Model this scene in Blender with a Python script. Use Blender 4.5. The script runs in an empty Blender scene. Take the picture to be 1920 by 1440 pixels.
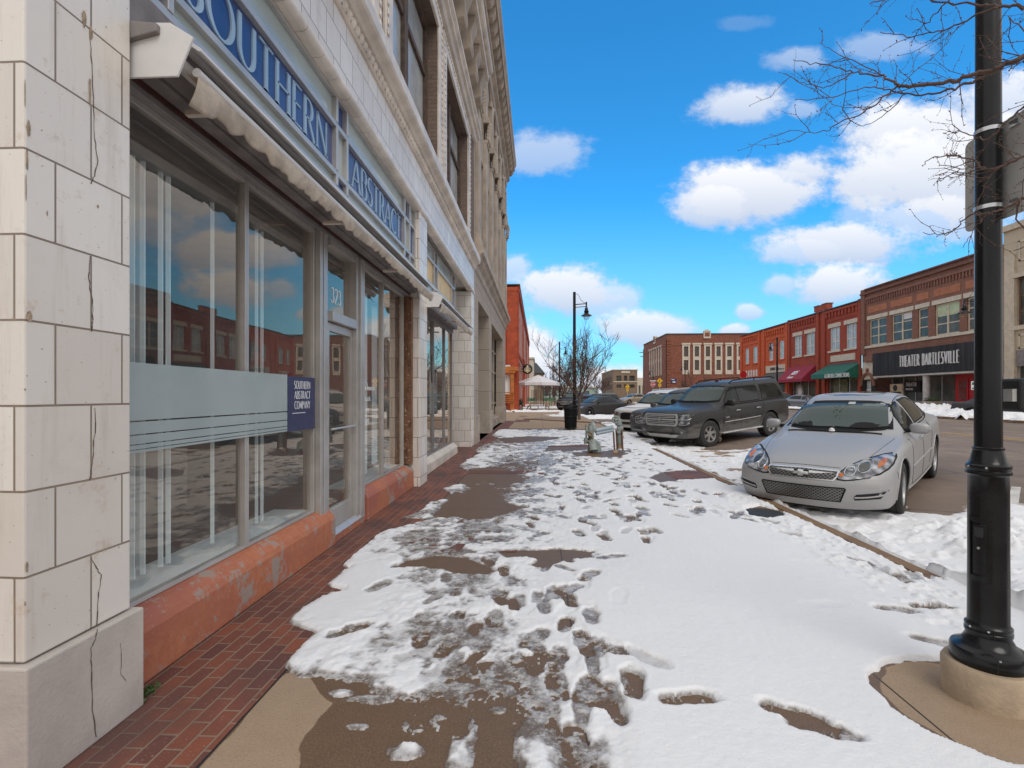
import bpy, bmesh, math, random
import numpy as np
from mathutils import Vector, Matrix, geometry
from mathutils.bvhtree import BVHTree

R = math.radians
random.seed(7)
scn = bpy.context.scene
col = scn.collection
# ---------------------------------------------------------------- camera
FPX, VPX, HZY, CZ = 960.0, 1010.0, 741.0, 1.42      # focal length in px of the 1920 px photo, street vanishing point, eye height
TH = math.atan((VPX - 960) / FPX)
CT, ST = math.cos(TH), math.sin(TH)
cam = bpy.data.cameras.new('camera')
cam.lens = 18.0; cam.sensor_width = 36.0; cam.shift_y = (HZY - 720) / 1920.0
cam.clip_start = 0.05; cam.clip_end = 5000
camo = bpy.data.objects.new('camera', cam); col.objects.link(camo)
camo.location = (0, 0, CZ); camo.rotation_euler = (R(90), 0, TH)
scn.camera = camo
scn.render.resolution_x, scn.render.resolution_y = 1024, 768
scn.view_settings.view_transform = 'Standard'; scn.view_settings.look = 'None'
scn.view_settings.exposure = 0.14; scn.view_settings.gamma = 1.0
scn.render.engine = 'CYCLES'
try: scn.cycles.max_bounces = 7
except Exception: pass

def ray(px, py):
    r = (px - 960) / FPX; u = (HZY - py) / FPX
    return Vector((r * CT - ST, r * ST + CT, u))
def onX(px, py, X):
    a = ray(px, py); t = X / a.x
    return Vector((X, t * a.y, CZ + t * a.z))
def onZ(px, py, z=0.0):
    a = ray(px, py); t = (z - CZ) / a.z
    return Vector((t * a.x, t * a.y, z))
def onF(px, py, F):
    a = ray(px, py)
    return Vector((F * a.x, F * a.y, CZ + F * a.z))
def PY(px, X): return onX(px, 741, X).y

# ---------------------------------------------------------------- sky and sun
SUN_EL, SUN_AZ = R(50), R(160)      # direction towards the sun: behind the camera, a little to the right
w = bpy.data.worlds.new('World'); scn.world = w; w.use_nodes = True
def sky_world():
    nt = w.node_tree; N = nt.nodes; L = nt.links
    for n in list(N): N.remove(n)
    def nd(t, **k):
        n = N.new(t)
        for a, b in k.items(): setattr(n, a, b)
        return n
    def mt(op, a, b=None, c=None, clamp=False):
        n = nd('ShaderNodeMath', operation=op, use_clamp=clamp)
        for i, v in enumerate((a, b, c)):
            if v is None: continue
            if isinstance(v, (int, float)): n.inputs[i].default_value = v
            else: L.new(v, n.inputs[i])
        return n.outputs[0]
    def sm(v, a, b):
        n = nd('ShaderNodeMapRange', interpolation_type='SMOOTHSTEP')
        n.inputs['From Min'].default_value = a; n.inputs['From Max'].default_value = b
        L.new(v, n.inputs['Value']); return n.outputs[0]
    sky = nd('ShaderNodeTexSky', sky_type='NISHITA', sun_disc=False)
    sky.sun_elevation = SUN_EL; sky.sun_rotation = SUN_AZ; sky.air_density = 1.0; sky.dust_density = 0.3; sky.ozone_density = 2.5
    hs = nd('ShaderNodeMix', data_type='RGBA', blend_type='MULTIPLY'); hs.inputs[0].default_value = 1
    L.new(sky.outputs[0], hs.inputs[6]); hs.inputs[7].default_value = SKY_TINT
    tc = nd('ShaderNodeTexCoord'); sp = nd('ShaderNodeSeparateXYZ'); L.new(tc.outputs['Generated'], sp.inputs[0])
    x, y, z = sp.outputs
    yy = mt('MAXIMUM', y, 0.05)
    u = mt('DIVIDE', x, yy); v = mt('DIVIDE', z, yy)
    def noise(scale, detail, rough, vec):
        n = nd('ShaderNodeTexNoise'); n.inputs['Scale'].default_value = scale
        n.inputs['Detail'].default_value = detail; n.inputs['Roughness'].default_value = rough
        L.new(vec, n.inputs['Vector']); return n.outputs['Fac']
    cb = nd('ShaderNodeCombineXYZ'); L.new(u, cb.inputs[0]); L.new(mt('MULTIPLY', v, 1.35), cb.inputs[1])
    n1 = noise(7.0, 8, 0.68, cb.outputs[0]); n2 = noise(26.0, 6, 0.7, cb.outputs[0])
    wob = mt('ADD', mt('MULTIPLY', mt('SUBTRACT', n1, 0.5), 2.3), mt('MULTIPLY', mt('SUBTRACT', n2, 0.5), 0.55))
    cov = None; lit = None
    for (px, py, a, b, dens) in CLOUDS:
        d = ray(px, py); uc, vc = d.x / d.y, d.z / d.y
        du = mt('DIVIDE', mt('SUBTRACT', u, uc), a / 960.0)
        dv = mt('DIVIDE', mt('SUBTRACT', v, vc), b / 960.0)
        r2 = mt('ADD', mt('MULTIPLY', du, du), mt('MULTIPLY', dv, dv))
        r = mt('ADD', mt('SQRT', r2), wob)
        k = mt('MULTIPLY', sm(r, 1.22, 0.55), dens)
        l = mt('MULTIPLY', k, mt('ADD', mt('MULTIPLY', dv, 0.5), 0.5, clamp=True))
        cov = k if cov is None else mt('MAXIMUM', cov, k)
        lit = l if lit is None else mt('MAXIMUM', lit, l)
    # low bank near the horizon, higher towards the street's end
    low = sm(mt('ADD', v, mt('MULTIPLY', wob, 0.012)), 0.055, 0.0)
    cov = mt('MAXIMUM', cov, mt('MULTIPLY', low, 0.75)); lit = mt('MAXIMUM', lit, mt('MULTIPLY', low, 0.55))
    # unseen cloud deck added around the front opening for neutral light and grey reflections
    n3 = noise(2.2, 6, 0.6, tc.outputs['Generated'])
    az = mt('DIVIDE', mt('ABSOLUTE', mt('ADD', x, -0.25)), mt('MAXIMUM', y, 0.001))
    deck = sm(mt('ADD', az, mt('MULTIPLY', n3, 0.5)), 1.2, 1.42)
    deck = mt('MAXIMUM', deck, sm(y, 0.3, 0.05))
    deck = mt('MAXIMUM', deck, sm(z, 0.63, 0.70))
    dl = mt('ADD', mt('MULTIPLY', n3, 0.9), 0.1)
    ccol = nd('ShaderNodeMix', data_type='RGBA'); L.new(lit, ccol.inputs[0])
    ccol.inputs[6].default_value = (5.0, 5.9, 7.6, 1); ccol.inputs[7].default_value = (9.6, 9.6, 9.7, 1)
    dcol = nd('ShaderNodeMix', data_type='RGBA'); L.new(dl, dcol.inputs[0])
    dcol.inputs[6].default_value = (DECK * .8, DECK * .82, DECK * .88, 1); dcol.inputs[7].default_value = (DECK * 1.25, DECK * 1.22, DECK * 1.2, 1)
    m1 = nd('ShaderNodeMix', data_type='RGBA'); L.new(cov, m1.inputs[0])
    hz = nd('ShaderNodeMix', data_type='RGBA'); L.new(mt('MULTIPLY', sm(v, .40, .0), .6), hz.inputs[0]); L.new(hs.outputs[2], hz.inputs[6]); hz.inputs[7].default_value = (4.1, 6.2, 7.6, 1)
    L.new(hz.outputs[2], m1.inputs[6]); L.new(ccol.outputs[2], m1.inputs[7])
    m2 = nd('ShaderNodeMix', data_type='RGBA'); L.new(deck, m2.inputs[0]); L.new(m1.outputs[2], m2.inputs[6]); L.new(dcol.outputs[2], m2.inputs[7])
    bg = nd('ShaderNodeBackground'); bg.inputs[1].default_value = 0.1; L.new(m2.outputs[2], bg.inputs[0])
    out = nd('ShaderNodeOutputWorld'); L.new(bg.outputs[0], out.inputs[0])
SKY_TINT = (0.34, 1.62, 2.25, 1); DECK = 7.6
CLOUDS = [(1380, 200, 85, 38, .85), (1350, 190, 40, 30, .6), (1010, 285, 95, 42, .6), (1500, 322, 70, 40, .95), (1410, 360, 150, 62, 1), (1330, 385, 80, 40, .9), (1760, 255, 150, 75, 1), (1730, 330, 190, 85, 1), (1860, 200, 120, 60, .9),
          (1585, 455, 160, 42, .95), (1500, 470, 90, 28, .8), (1750, 410, 140, 40, .75), (1565, 535, 90, 38, .95), (1465, 535, 34, 22, .65),
          (1060, 545, 105, 46, .95), (1130, 560, 70, 36, .7), (965, 505, 32, 30, .7), (1215, 615, 100, 34, .9), (1405, 584, 26, 14, .75),
          (1490, 108, 60, 22, .5), (1655, 90, 80, 26, .45), (1506, 206, 30, 16, .5), (1375, 620, 30, 14, .85), (1000, 690, 60, 52, 1), (985, 660, 70, 60, 1), (1705, 260, 120, 80, 1), (1830, 320, 170, 110, 1), (1660, 340, 90, 60, .9), (1450, 340, 110, 40, .9), (1180, 718, 110, 36, 1), (1640, 400, 80, 40, .5), (1395, 42, 50, 16, .15)]
sky_world()
sl = bpy.data.lights.new('sun', 'SUN'); sl.energy = 1.15; sl.angle = R(32); sl.color = (1.0, 0.955, 0.89)
so = bpy.data.objects.new('sun', sl); col.objects.link(so)
sd = Vector((math.sin(SUN_AZ) * math.cos(SUN_EL), math.cos(SUN_AZ) * math.cos(SUN_EL), math.sin(SUN_EL)))
so.rotation_euler = sd.to_track_quat('Z', 'Y').to_euler(); so.location = (0, -5, 20)

# ---------------------------------------------------------------- materials
class NT:
    def __init__(s, name):
        m = bpy.data.materials.new(name); m.use_nodes = True; s.m = m
        s.nt = m.node_tree; s.N = s.nt.nodes; s.L = s.nt.links
        s.b = s.N['Principled BSDF']; s.out = s.N['Material Output']
    def nd(s, t, **k):
        n = s.N.new(t)
        for a, b in k.items(): setattr(n, a, b)
        return n
    def put(s, sock, v):
        if v is None: return
        if isinstance(v, (int, float)): sock.default_value = v
        elif isinstance(v, (tuple, list)): sock.default_value = tuple(v) if len(v) != 3 or sock.type == 'VECTOR' else tuple(v) + (1,)
        else: s.L.new(v, sock)
    def mt(s, op, a, b=None, c=None, clamp=False):
        n = s.nd('ShaderNodeMath', operation=op, use_clamp=clamp)
        for i, v in enumerate((a, b, c)): s.put(n.inputs[i], v)
        return n.outputs[0]
    def mix(s, f, a, b, mode='MIX'):
        n = s.nd('ShaderNodeMix', data_type='RGBA', blend_type=mode)
        s.put(n.inputs[0], f); s.put(n.inputs[6], a); s.put(n.inputs[7], b); return n.outputs[2]
    def noise(s, scale, detail=4, rough=.55, vec=None, dist=0, color=False):
        n = s.nd('ShaderNodeTexNoise'); n.inputs['Scale'].default_value = scale; n.inputs['Detail'].default_value = detail
        n.inputs['Roughness'].default_value = rough; n.inputs['Distortion'].default_value = dist
        s.L.new(vec if vec is not None else s.obj(), n.inputs['Vector']); return n.outputs['Color' if color else 'Fac']
    def obj(s):
        if not hasattr(s, '_o'): s._o = s.nd('ShaderNodeTexCoord').outputs['Object']
        return s._o
    def mapv(s, vec=None, scale=(1, 1, 1), loc=(0, 0, 0), rot=(0, 0, 0)):
        n = s.nd('ShaderNodeMapping'); n.inputs['Scale'].default_value = scale; n.inputs['Location'].default_value = loc; n.inputs['Rotation'].default_value = rot
        s.L.new(vec if vec is not None else s.obj(), n.inputs[0]); return n.outputs[0]
    def wall(s):
        """(along the wall, height) whatever way an upright face looks; flat faces get (x, y)"""
        g = s.nd('ShaderNodeNewGeometry'); sn = s.nd('ShaderNodeSeparateXYZ'); s.L.new(g.outputs['True Normal'], sn.inputs[0])
        sp = s.nd('ShaderNodeSeparateXYZ'); s.L.new(s.obj(), sp.inputs[0])
        fx = s.mt('GREATER_THAN', s.mt('ABSOLUTE', sn.outputs[0]), .6); fz = s.mt('GREATER_THAN', s.mt('ABSOLUTE', sn.outputs[2]), .7)
        a = s.mt('ADD', s.mt('MULTIPLY', sp.outputs[1], fx), s.mt('MULTIPLY', sp.outputs[0], s.mt('SUBTRACT', 1.0, fx)))
        h = s.mt('ADD', s.mt('MULTIPLY', sp.outputs[1], fz), s.mt('MULTIPLY', sp.outputs[2], s.mt('SUBTRACT', 1.0, fz)))
        c = s.nd('ShaderNodeCombineXYZ'); s.L.new(a, c.inputs[0]); s.L.new(h, c.inputs[1]); return c.outputs[0]
    def ramp(s, v, stops, interp='LINEAR'):
        n = s.nd('ShaderNodeValToRGB'); n.color_ramp.interpolation = interp
        e = n.color_ramp.elements
        while len(e) < len(stops): e.new(.5)
        for k, (p, c) in zip(e, stops):
            k.position = p; k.color = c if len(c) == 4 else tuple(c) + (1,)
        s.L.new(v, n.inputs[0]); return n.outputs[0]
    def step(s, v, a, b):
        n = s.nd('ShaderNodeMapRange', interpolation_type='SMOOTHSTEP'); n.inputs['From Min'].default_value = a; n.inputs['From Max'].default_value = b
        s.L.new(v, n.inputs['Value']); return n.outputs[0]
    def bump(s, h, dist=.01, strength=1.0):
        n = s.nd('ShaderNodeBump'); n.inputs['Distance'].default_value = dist; n.inputs['Strength'].default_value = strength
        s.L.new(h, n.inputs['Height']); s.L.new(n.outputs[0], s.b.inputs['Normal']); return n
    def set(s, col=None, rough=None, metal=None, **k):
        s.put(s.b.inputs['Base Color'], col); s.put(s.b.inputs['Roughness'], rough); s.put(s.b.inputs['Metallic'], metal)
        for a, v in k.items(): s.put(s.b.inputs[a.replace('_', ' ')], v)
        return s.m

def plain(name, c, rough=.6, metal=0, var=.12, scale=3.0, bump=0, bscale=40, **k):
    t = NT(name); n = t.noise(scale, 5, .6)
    f = t.step(n, .3, .7)
    t.set(t.mix(f, tuple(v * (1 - var) for v in c), tuple(min(1, v * (1 + var)) for v in c)), None, metal, **k)
    t.put(t.b.inputs['Roughness'], t.mt('ADD', t.mt('MULTIPLY', f, .12), rough - .06))
    if bump: t.bump(t.noise(bscale, 4, .6), bump)
    return t.m

def brick_mat(name, c1, c2, mortar, bw=.22, bh=.072, ms=.009, grime=.25, coord='wall', offset=.5, extra=None, var=.5, rough=.85, loc=(0, 0, 0), rot=0):
    t = NT(name); v = t.wall() if coord == 'wall' else t.obj()
    v = t.mapv(v, loc=loc, rot=(0, 0, rot))
    b = t.nd('ShaderNodeTexBrick', offset=offset); t.L.new(v, b.inputs['Vector'])
    b.inputs['Scale'].default_value = 1; b.inputs['Brick Width'].default_value = bw; b.inputs['Row Height'].default_value = bh
    b.inputs['Mortar Size'].default_value = ms; b.inputs['Mortar Smooth'].default_value = .15; b.inputs['Bias'].default_value = 0
    t.put(b.inputs['Color1'], tuple(c1) + (1,)); t.put(b.inputs['Color2'], tuple(c2) + (1,)); t.put(b.inputs['Mortar'], tuple(mortar) + (1,))
    n = t.noise(1.3, 6, .65, v); n2 = t.noise(30, 4, .7, v)
    k = t.mt('ADD', t.mt('MULTIPLY', t.step(n, .3, .75), -grime), 1.0 + grime * .3)
    k = t.mt('MULTIPLY', k, t.mt('ADD', t.mt('MULTIPLY', n2, .35), .83))
    vm = t.nd('ShaderNodeMix', data_type='RGBA', blend_type='MULTIPLY'); vm.inputs[0].default_value = 1
    t.L.new(b.outputs['Color'], vm.inputs[6]); cc = t.nd('ShaderNodeCombineColor'); [t.L.new(k, cc.inputs[i]) for i in range(3)]; t.L.new(cc.outputs[0], vm.inputs[7])
    c = vm.outputs[2]
    if extra: c = extra(t, c, v)
    t.set(c, rough)
    t.bump(t.mt('ADD', t.mt('MULTIPLY', b.outputs['Fac'], -1.0), t.mt('MULTIPLY', n2, .3)), .006)
    return t.m

def glass_mat(name, tint=(.8, .86, .85), ior=.1, rough=.0, gloss=1.0, trans=1.0, haze=.0):
    t = NT(name); t.N.remove(t.b)
    tr = t.nd('ShaderNodeBsdfTransparent'); tr.inputs[0].default_value = tuple(c * trans for c in tint) + (1,)
    gl = t.nd('ShaderNodeBsdfGlossy'); gl.inputs['Roughness'].default_value = rough; gl.inputs['Color'].default_value = (gloss, gloss * .83, gloss * .67, 1)  # warm gloss colour painted in to mute the blue of sky reflections
    g = t.nd('ShaderNodeNewGeometry'); dp = t.nd('ShaderNodeVectorMath', operation='DOT_PRODUCT'); t.L.new(g.outputs['Normal'], dp.inputs[0]); t.L.new(g.outputs['Incoming'], dp.inputs[1])
    fr = t.mt('ADD', ior, t.mt('MULTIPLY', t.mt('POWER', t.mt('SUBTRACT', 1.0, t.mt('ABSOLUTE', dp.outputs['Value'])), 3.4), 1 - ior), clamp=True)
    wn = t.nd('ShaderNodeBump'); wn.inputs['Distance'].default_value = .0015; t.L.new(t.noise(1.4, 1, .4), wn.inputs['Height']); t.L.new(wn.outputs[0], gl.inputs['Normal'])
    mx = t.nd('ShaderNodeMixShader'); t.L.new(fr, mx.inputs[0]); t.L.new(tr.outputs[0], mx.inputs[1]); t.L.new(gl.outputs[0], mx.inputs[2])
    df = t.nd('ShaderNodeBsdfDiffuse'); df.inputs[0].default_value = (.42, .43, .43, 1); m3 = t.nd('ShaderNodeMixShader'); t.L.new(t.mt('MULTIPLY', t.noise(2.5, 5, .6), haze * 2), m3.inputs[0]); t.L.new(mx.outputs[0], m3.inputs[1]); t.L.new(df.outputs[0], m3.inputs[2])  # grey diffuse veil mixed in, imitating the reflection of an overcast sky
    t.L.new(m3.outputs[0], t.out.inputs[0]); return t.m

# ---------------------------------------------------------------- objects
def link(o, parent=None):
    col.objects.link(o)
    if parent is not None: o.parent = parent
    return o
def tag(o, label, cat, group=None):
    o['label'] = label; o['category'] = cat
    if group: o['group'] = group
    return o
def thing(name, label, cat, loc=(0, 0, 0), rz=0, group=None):
    o = bpy.data.objects.new(name, None); link(o); o.location = loc; o.rotation_euler = (0, 0, rz)
    o.empty_display_size = .3
    return tag(o, label, cat, group)
def copy_tree(o, parent=None):
    c = o.copy(); col.objects.link(c)
    if parent is not None: c.parent = parent
    for ch in [q for q in scn.objects if q.parent == o]: copy_tree(ch, c)
    return c
def root_of(o):
    off = Vector((0, 0, 0))
    while o is not None: off = off + o.location; o = o.parent
    return off

class MB:
    """collects shapes in world coordinates (or local=True) and links them as one mesh"""
    def __init__(s): s.v = []; s.f = []; s.mi = []; s.cur = 0
    def add(s, vs, fs):
        o = len(s.v); s.v += [tuple(p) for p in vs]; s.f += [tuple(i + o for i in q) for q in fs]; s.mi += [s.cur] * len(fs); return s
    def box(s, x0, x1, y0, y1, z0, z1):
        x0, x1 = min(x0, x1), max(x0, x1); y0, y1 = min(y0, y1), max(y0, y1); z0, z1 = min(z0, z1), max(z0, z1)
        return s.add([(x0, y0, z0), (x1, y0, z0), (x1, y1, z0), (x0, y1, z0), (x0, y0, z1), (x1, y0, z1), (x1, y1, z1), (x0, y1, z1)],
                     [(0, 3, 2, 1), (4, 5, 6, 7), (0, 1, 5, 4), (1, 2, 6, 5), (2, 3, 7, 6), (3, 0, 4, 7)])
    def prism(s, poly, axis, a, b):
        """poly: 2D outline; axis 'x': poly=(y,z), 'y': poly=(x,z), 'z': poly=(x,y); swept a..b"""
        n = len(poly)
        def p(q, t): return {'x': (t, q[0], q[1]), 'y': (q[0], t, q[1]), 'z': (q[0], q[1], t)}[axis]
        vs = [p(q, a) for q in poly] + [p(q, b) for q in poly]
        fs = [tuple(range(n))[::-1], tuple(range(n, 2 * n))] + [(i, (i + 1) % n, n + (i + 1) % n, n + i) for i in range(n)]
        return s.add(vs, fs)
    def tube(s, pts, rad, n=8, cap=True):
        pts = [Vector(p) for p in pts]; m = len(pts)
        if isinstance(rad, (int, float)): rad = [rad] * m
        vs = []; fs = []; prev = None
        for i, p in enumerate(pts):
            t = (pts[min(i + 1, m - 1)] - pts[max(i - 1, 0)]).normalized()
            if prev is None:
                a = Vector((0, 0, 1)) if abs(t.z) < .9 else Vector((1, 0, 0)); u = t.cross(a).normalized()
            else: u = (prev - t * prev.dot(t)).normalized()
            prev = u; w_ = t.cross(u)
            for k in range(n):
                an = 2 * math.pi * k / n; vs.append(p + (u * math.cos(an) + w_ * math.sin(an)) * rad[i])
        for i in range(m - 1):
            for k in range(n):
                fs.append((i * n + k, i * n + (k + 1) % n, (i + 1) * n + (k + 1) % n, (i + 1) * n + k))
        if cap: fs += [tuple(range(n))[::-1], tuple((m - 1) * n + k for k in range(n))]
        return s.add(vs, fs)
    def lathe(s, prof, c=(0, 0, 0), n=24, axis='z', a0=0, a1=2 * math.pi):
        """prof: (r, h) pairs"""
        vs = []; fs = []; full = abs(a1 - a0 - 2 * math.pi) < 1e-6; m = n if full else n + 1
        for (r, h) in prof:
            for k in range(m):
                an = a0 + (a1 - a0) * k / n; q = (r * math.cos(an), r * math.sin(an), h)
                if axis == 'y': q = (q[0], q[2], q[1])
                if axis == 'x': q = (q[2], q[0], q[1])
                vs.append((q[0] + c[0], q[1] + c[1], q[2] + c[2]))
        for i in range(len(prof) - 1):
            for k in range(n):
                k2 = (k + 1) % m
                fs.append((i * m + k, i * m + k2, (i + 1) * m + k2, (i + 1) * m + k))
        return s.add(vs, fs)
    def sweep(s, prof, y0, y1, nseg=1):
        """moulding: prof (x,z) outline open, swept along y, closed to the wall by its ends"""
        return s.prism(prof, 'y', y0, y1)
    def build(s, name, mat, parent=None, smooth=0, bevel=0, local=False, kind=None, bseg=2, rem=0):
        me = bpy.data.meshes.new(name)
        off = Vector((0, 0, 0)) if local or parent is None else root_of(parent)
        me.from_pydata([(p[0] - off.x, p[1] - off.y, p[2] - off.z) for p in s.v], [], s.f)
        mats = mat if isinstance(mat, (list, tuple)) else [mat]
        for m in mats: me.materials.append(m)
        if len(mats) > 1: me.polygons.foreach_set('material_index', s.mi)
        bm = bmesh.new(); bm.from_mesh(me)
        if bevel or smooth or rem:
            bmesh.ops.remove_doubles(bm, verts=bm.verts, dist=max(rem, 1e-5))
        bmesh.ops.recalc_face_normals(bm, faces=bm.faces); bm.to_mesh(me); bm.free()
        if smooth:
            me.polygons.foreach_set('use_smooth', [True] * len(me.polygons)); me.set_sharp_from_angle(angle=R(smooth))
        me.update()
        o = bpy.data.objects.new(name, me); link(o, parent)
        if bevel:
            b = o.modifiers.new('bevel', 'BEVEL'); b.width = bevel; b.segments = bseg; b.limit_method = 'ANGLE'; b.angle_limit = R(40)
            b.harden_normals = False
        if kind: o['kind'] = kind
        return o

# ---------------------------------------------------------------- lettering: strokes with contrast, as thin solids
def arc(cx, cy, rx, ry, a0, a1, n=14): return [(cx + rx * math.cos(R(a0 + (a1 - a0) * i / n)), cy + ry * math.sin(R(a0 + (a1 - a0) * i / n))) for i in range(n + 1)]
GL = {  # width, strokes in a box of height 1
 'A': (.74, [[(0.02, 0), (.37, 1)], [(.37, 1), (.72, 0)], [(.14, .33), (.6, .33)]]),
 'B': (.56, [[(.08, 0), (.08, 1)], [(.08, 1), (.3, 1)] + arc(.3, .76, .2, .24, 90, -90, 8) + [(.08, .52)], [(.08, .52), (.3, .52)] + arc(.3, .26, .25, .26, 90, -90, 8) + [(.08, 0)]]),
 'C': (.72, [arc(.42, .5, .38, .5, 48, 312, 20)]),
 'D': (.7, [[(.08, 0), (.08, 1)], [(.08, 1), (.25, 1)] + arc(.25, .5, .38, .5, 90, -90, 12) + [(.08, 0)]]),
 'E': (.5, [[(.08, 0), (.08, 1)], [(.08, 1), (.46, 1)], [(.08, .52), (.4, .52)], [(.08, 0), (.48, 0)]]),
 'F': (.48, [[(.08, 0), (.08, 1)], [(.08, 1), (.46, 1)], [(.08, .52), (.4, .52)]]),
 'G': (.76, [arc(.42, .5, .38, .5, 50, 330, 20), [(.74, .12), (.74, .42), (.52, .42)]]),
 'H': (.7, [[(.08, 0), (.08, 1)], [(.62, 0), (.62, 1)], [(.08, .5), (.62, .5)]]),
 'I': (.2, [[(.1, 0), (.1, 1)]]),
 'K': (.62, [[(.08, 0), (.08, 1)], [(.56, 1), (.1, .45)], [(.22, .58), (.6, 0)]]),
 'L': (.48, [[(.08, 0), (.08, 1)], [(.08, 0), (.46, 0)]]),
 'M': (.84, [[(.06, 0), (.12, 1)], [(.12, 1), (.42, .1)], [(.42, .1), (.72, 1)], [(.72, 1), (.78, 0)]]),
 'N': (.74, [[(.08, 0), (.08, 1)], [(.08, 1), (.66, 0)], [(.66, 0), (.66, 1)]]),
 'O': (.84, [arc(.42, .5, .38, .5, 0, 360, 28)]),
 'P': (.54, [[(.08, 0), (.08, 1)], [(.08, 1), (.28, 1)] + arc(.28, .74, .2, .26, 90, -90, 8) + [(.08, .48)]]),
 'R': (.62, [[(.08, 0), (.08, 1)], [(.08, 1), (.28, 1)] + arc(.28, .75, .2, .25, 90, -90, 8) + [(.08, .5)], [(.28, .5), (.6, 0)]]),
 'S': (.52, [arc(.27, .75, .2, .25, 50, 250, 10) + [(.27, .51)] + arc(.25, .26, .22, .26, 70, -140, 10)]),
 'T': (.6, [[(.3, 0), (.3, 1)], [(.02, 1), (.58, 1)]]),
 'U': (.68, [[(.08, 1), (.08, .35)] + arc(.34, .35, .26, .35, 180, 360, 12) + [(.6, 1)]]),
 'V': (.68, [[(.02, 1), (.34, 0)], [(.34, 0), (.66, 1)]]),
 'Y': (.64, [[(.02, 1), (.32, .48)], [(.62, 1), (.32, .48)], [(.32, .48), (.32, 0)]]),
 'X': (.64, [[(.04, 0), (.6, 1)], [(.04, 1), (.6, 0)]]),
 'W': (.9, [[(.02, 1), (.24, 0)], [(.24, 0), (.45, .8)], [(.45, .8), (.66, 0)], [(.66, 0), (.88, 1)]]),
 'J': (.4, [[(.3, 1), (.3, .2)] + arc(.16, .2, .14, .2, 0, -150, 6)]),
 'Z': (.6, [[(.04, 1), (.56, 1), (.04, 0), (.56, 0)]]),
 'k': (.42, [[(.06, 1), (.06, 0)], [(.36, .44), (.08, .18)], [(.16, .25), (.38, 0)]]), 'd': (.44, [arc(.2, .22, .17, .22, 0, 360, 12), [(.37, 1), (.37, 0)]]), 'h': (.42, [[(.06, 0), (.06, 1)], arc(.2, .28, .14, .16, 180, 0, 6) + [(.34, 0)]]),
 '2': (.52, [arc(.25, .74, .2, .26, 150, 0, 8) + [(.44, .62), (.04, 0), (.5, 0)]]),
 '3': (.52, [arc(.23, .76, .18, .24, 150, -80, 10), arc(.22, .26, .24, .26, 85, -150, 10)]),
 '1': (.3, [[(.04, .8), (.18, 1), (.18, 0)]]),
 '-': (.4, [[(.05, .5), (.35, .5)]]), '.': (.2, [[(.08, 0), (.08, .08)]]), ' ': (.34, []),
 'a': (.44, [arc(.2, .22, .17, .22, 0, 360, 12), [(.37, .44), (.37, 0)]]), 'b': (.44, [[(.06, 1), (.06, 0)], arc(.22, .22, .17, .22, 0, 360, 12)]),
 'c': (.38, [arc(.2, .22, .17, .22, 45, 315, 10)]), 'e': (.42, [[(.04, .24), (.36, .24)] + arc(.2, .22, .17, .22, 10, 310, 10)]),
 'i': (.16, [[(.08, 0), (.08, .44)], [(.08, .6), (.08, .66)]]), 'l': (.16, [[(.08, 0), (.08, 1)]]), 'n': (.42, [[(.06, 0), (.06, .44)], arc(.2, .28, .14, .16, 180, 0, 6) + [(.34, 0)]]),
 'o': (.44, [arc(.21, .22, .17, .22, 0, 360, 12)]), 'r': (.28, [[(.06, 0), (.06, .44)], arc(.2, .3, .14, .14, 180, 60, 4)]), 's': (.34, [arc(.16, .33, .11, .11, 50, 250, 6) + arc(.16, .11, .12, .11, 70, -140, 6)]),
 't': (.28, [[(.12, .7), (.12, 0)], [(.02, .44), (.24, .44)]]), 'u': (.42, [[(.06, .44), (.06, .15)] + arc(.2, .15, .14, .15, 180, 360, 6), [(.34, .44), (.34, 0)]]),
 'w': (.56, [[(.02, .44), (.14, 0), (.27, .4), (.4, 0), (.52, .44)]]), 'g': (.42, [arc(.2, .22, .17, .22, 0, 360, 12), [(.37, .44), (.37, -.15)] + arc(.22, -.15, .15, .15, 0, -150, 6)]),
}
def text_width(t, h, sp=.1, cond=1.0): return (sum(GL.get(c, GL[' '])[0] for c in t) + sp * (len(t) - 1)) * h * cond
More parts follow.
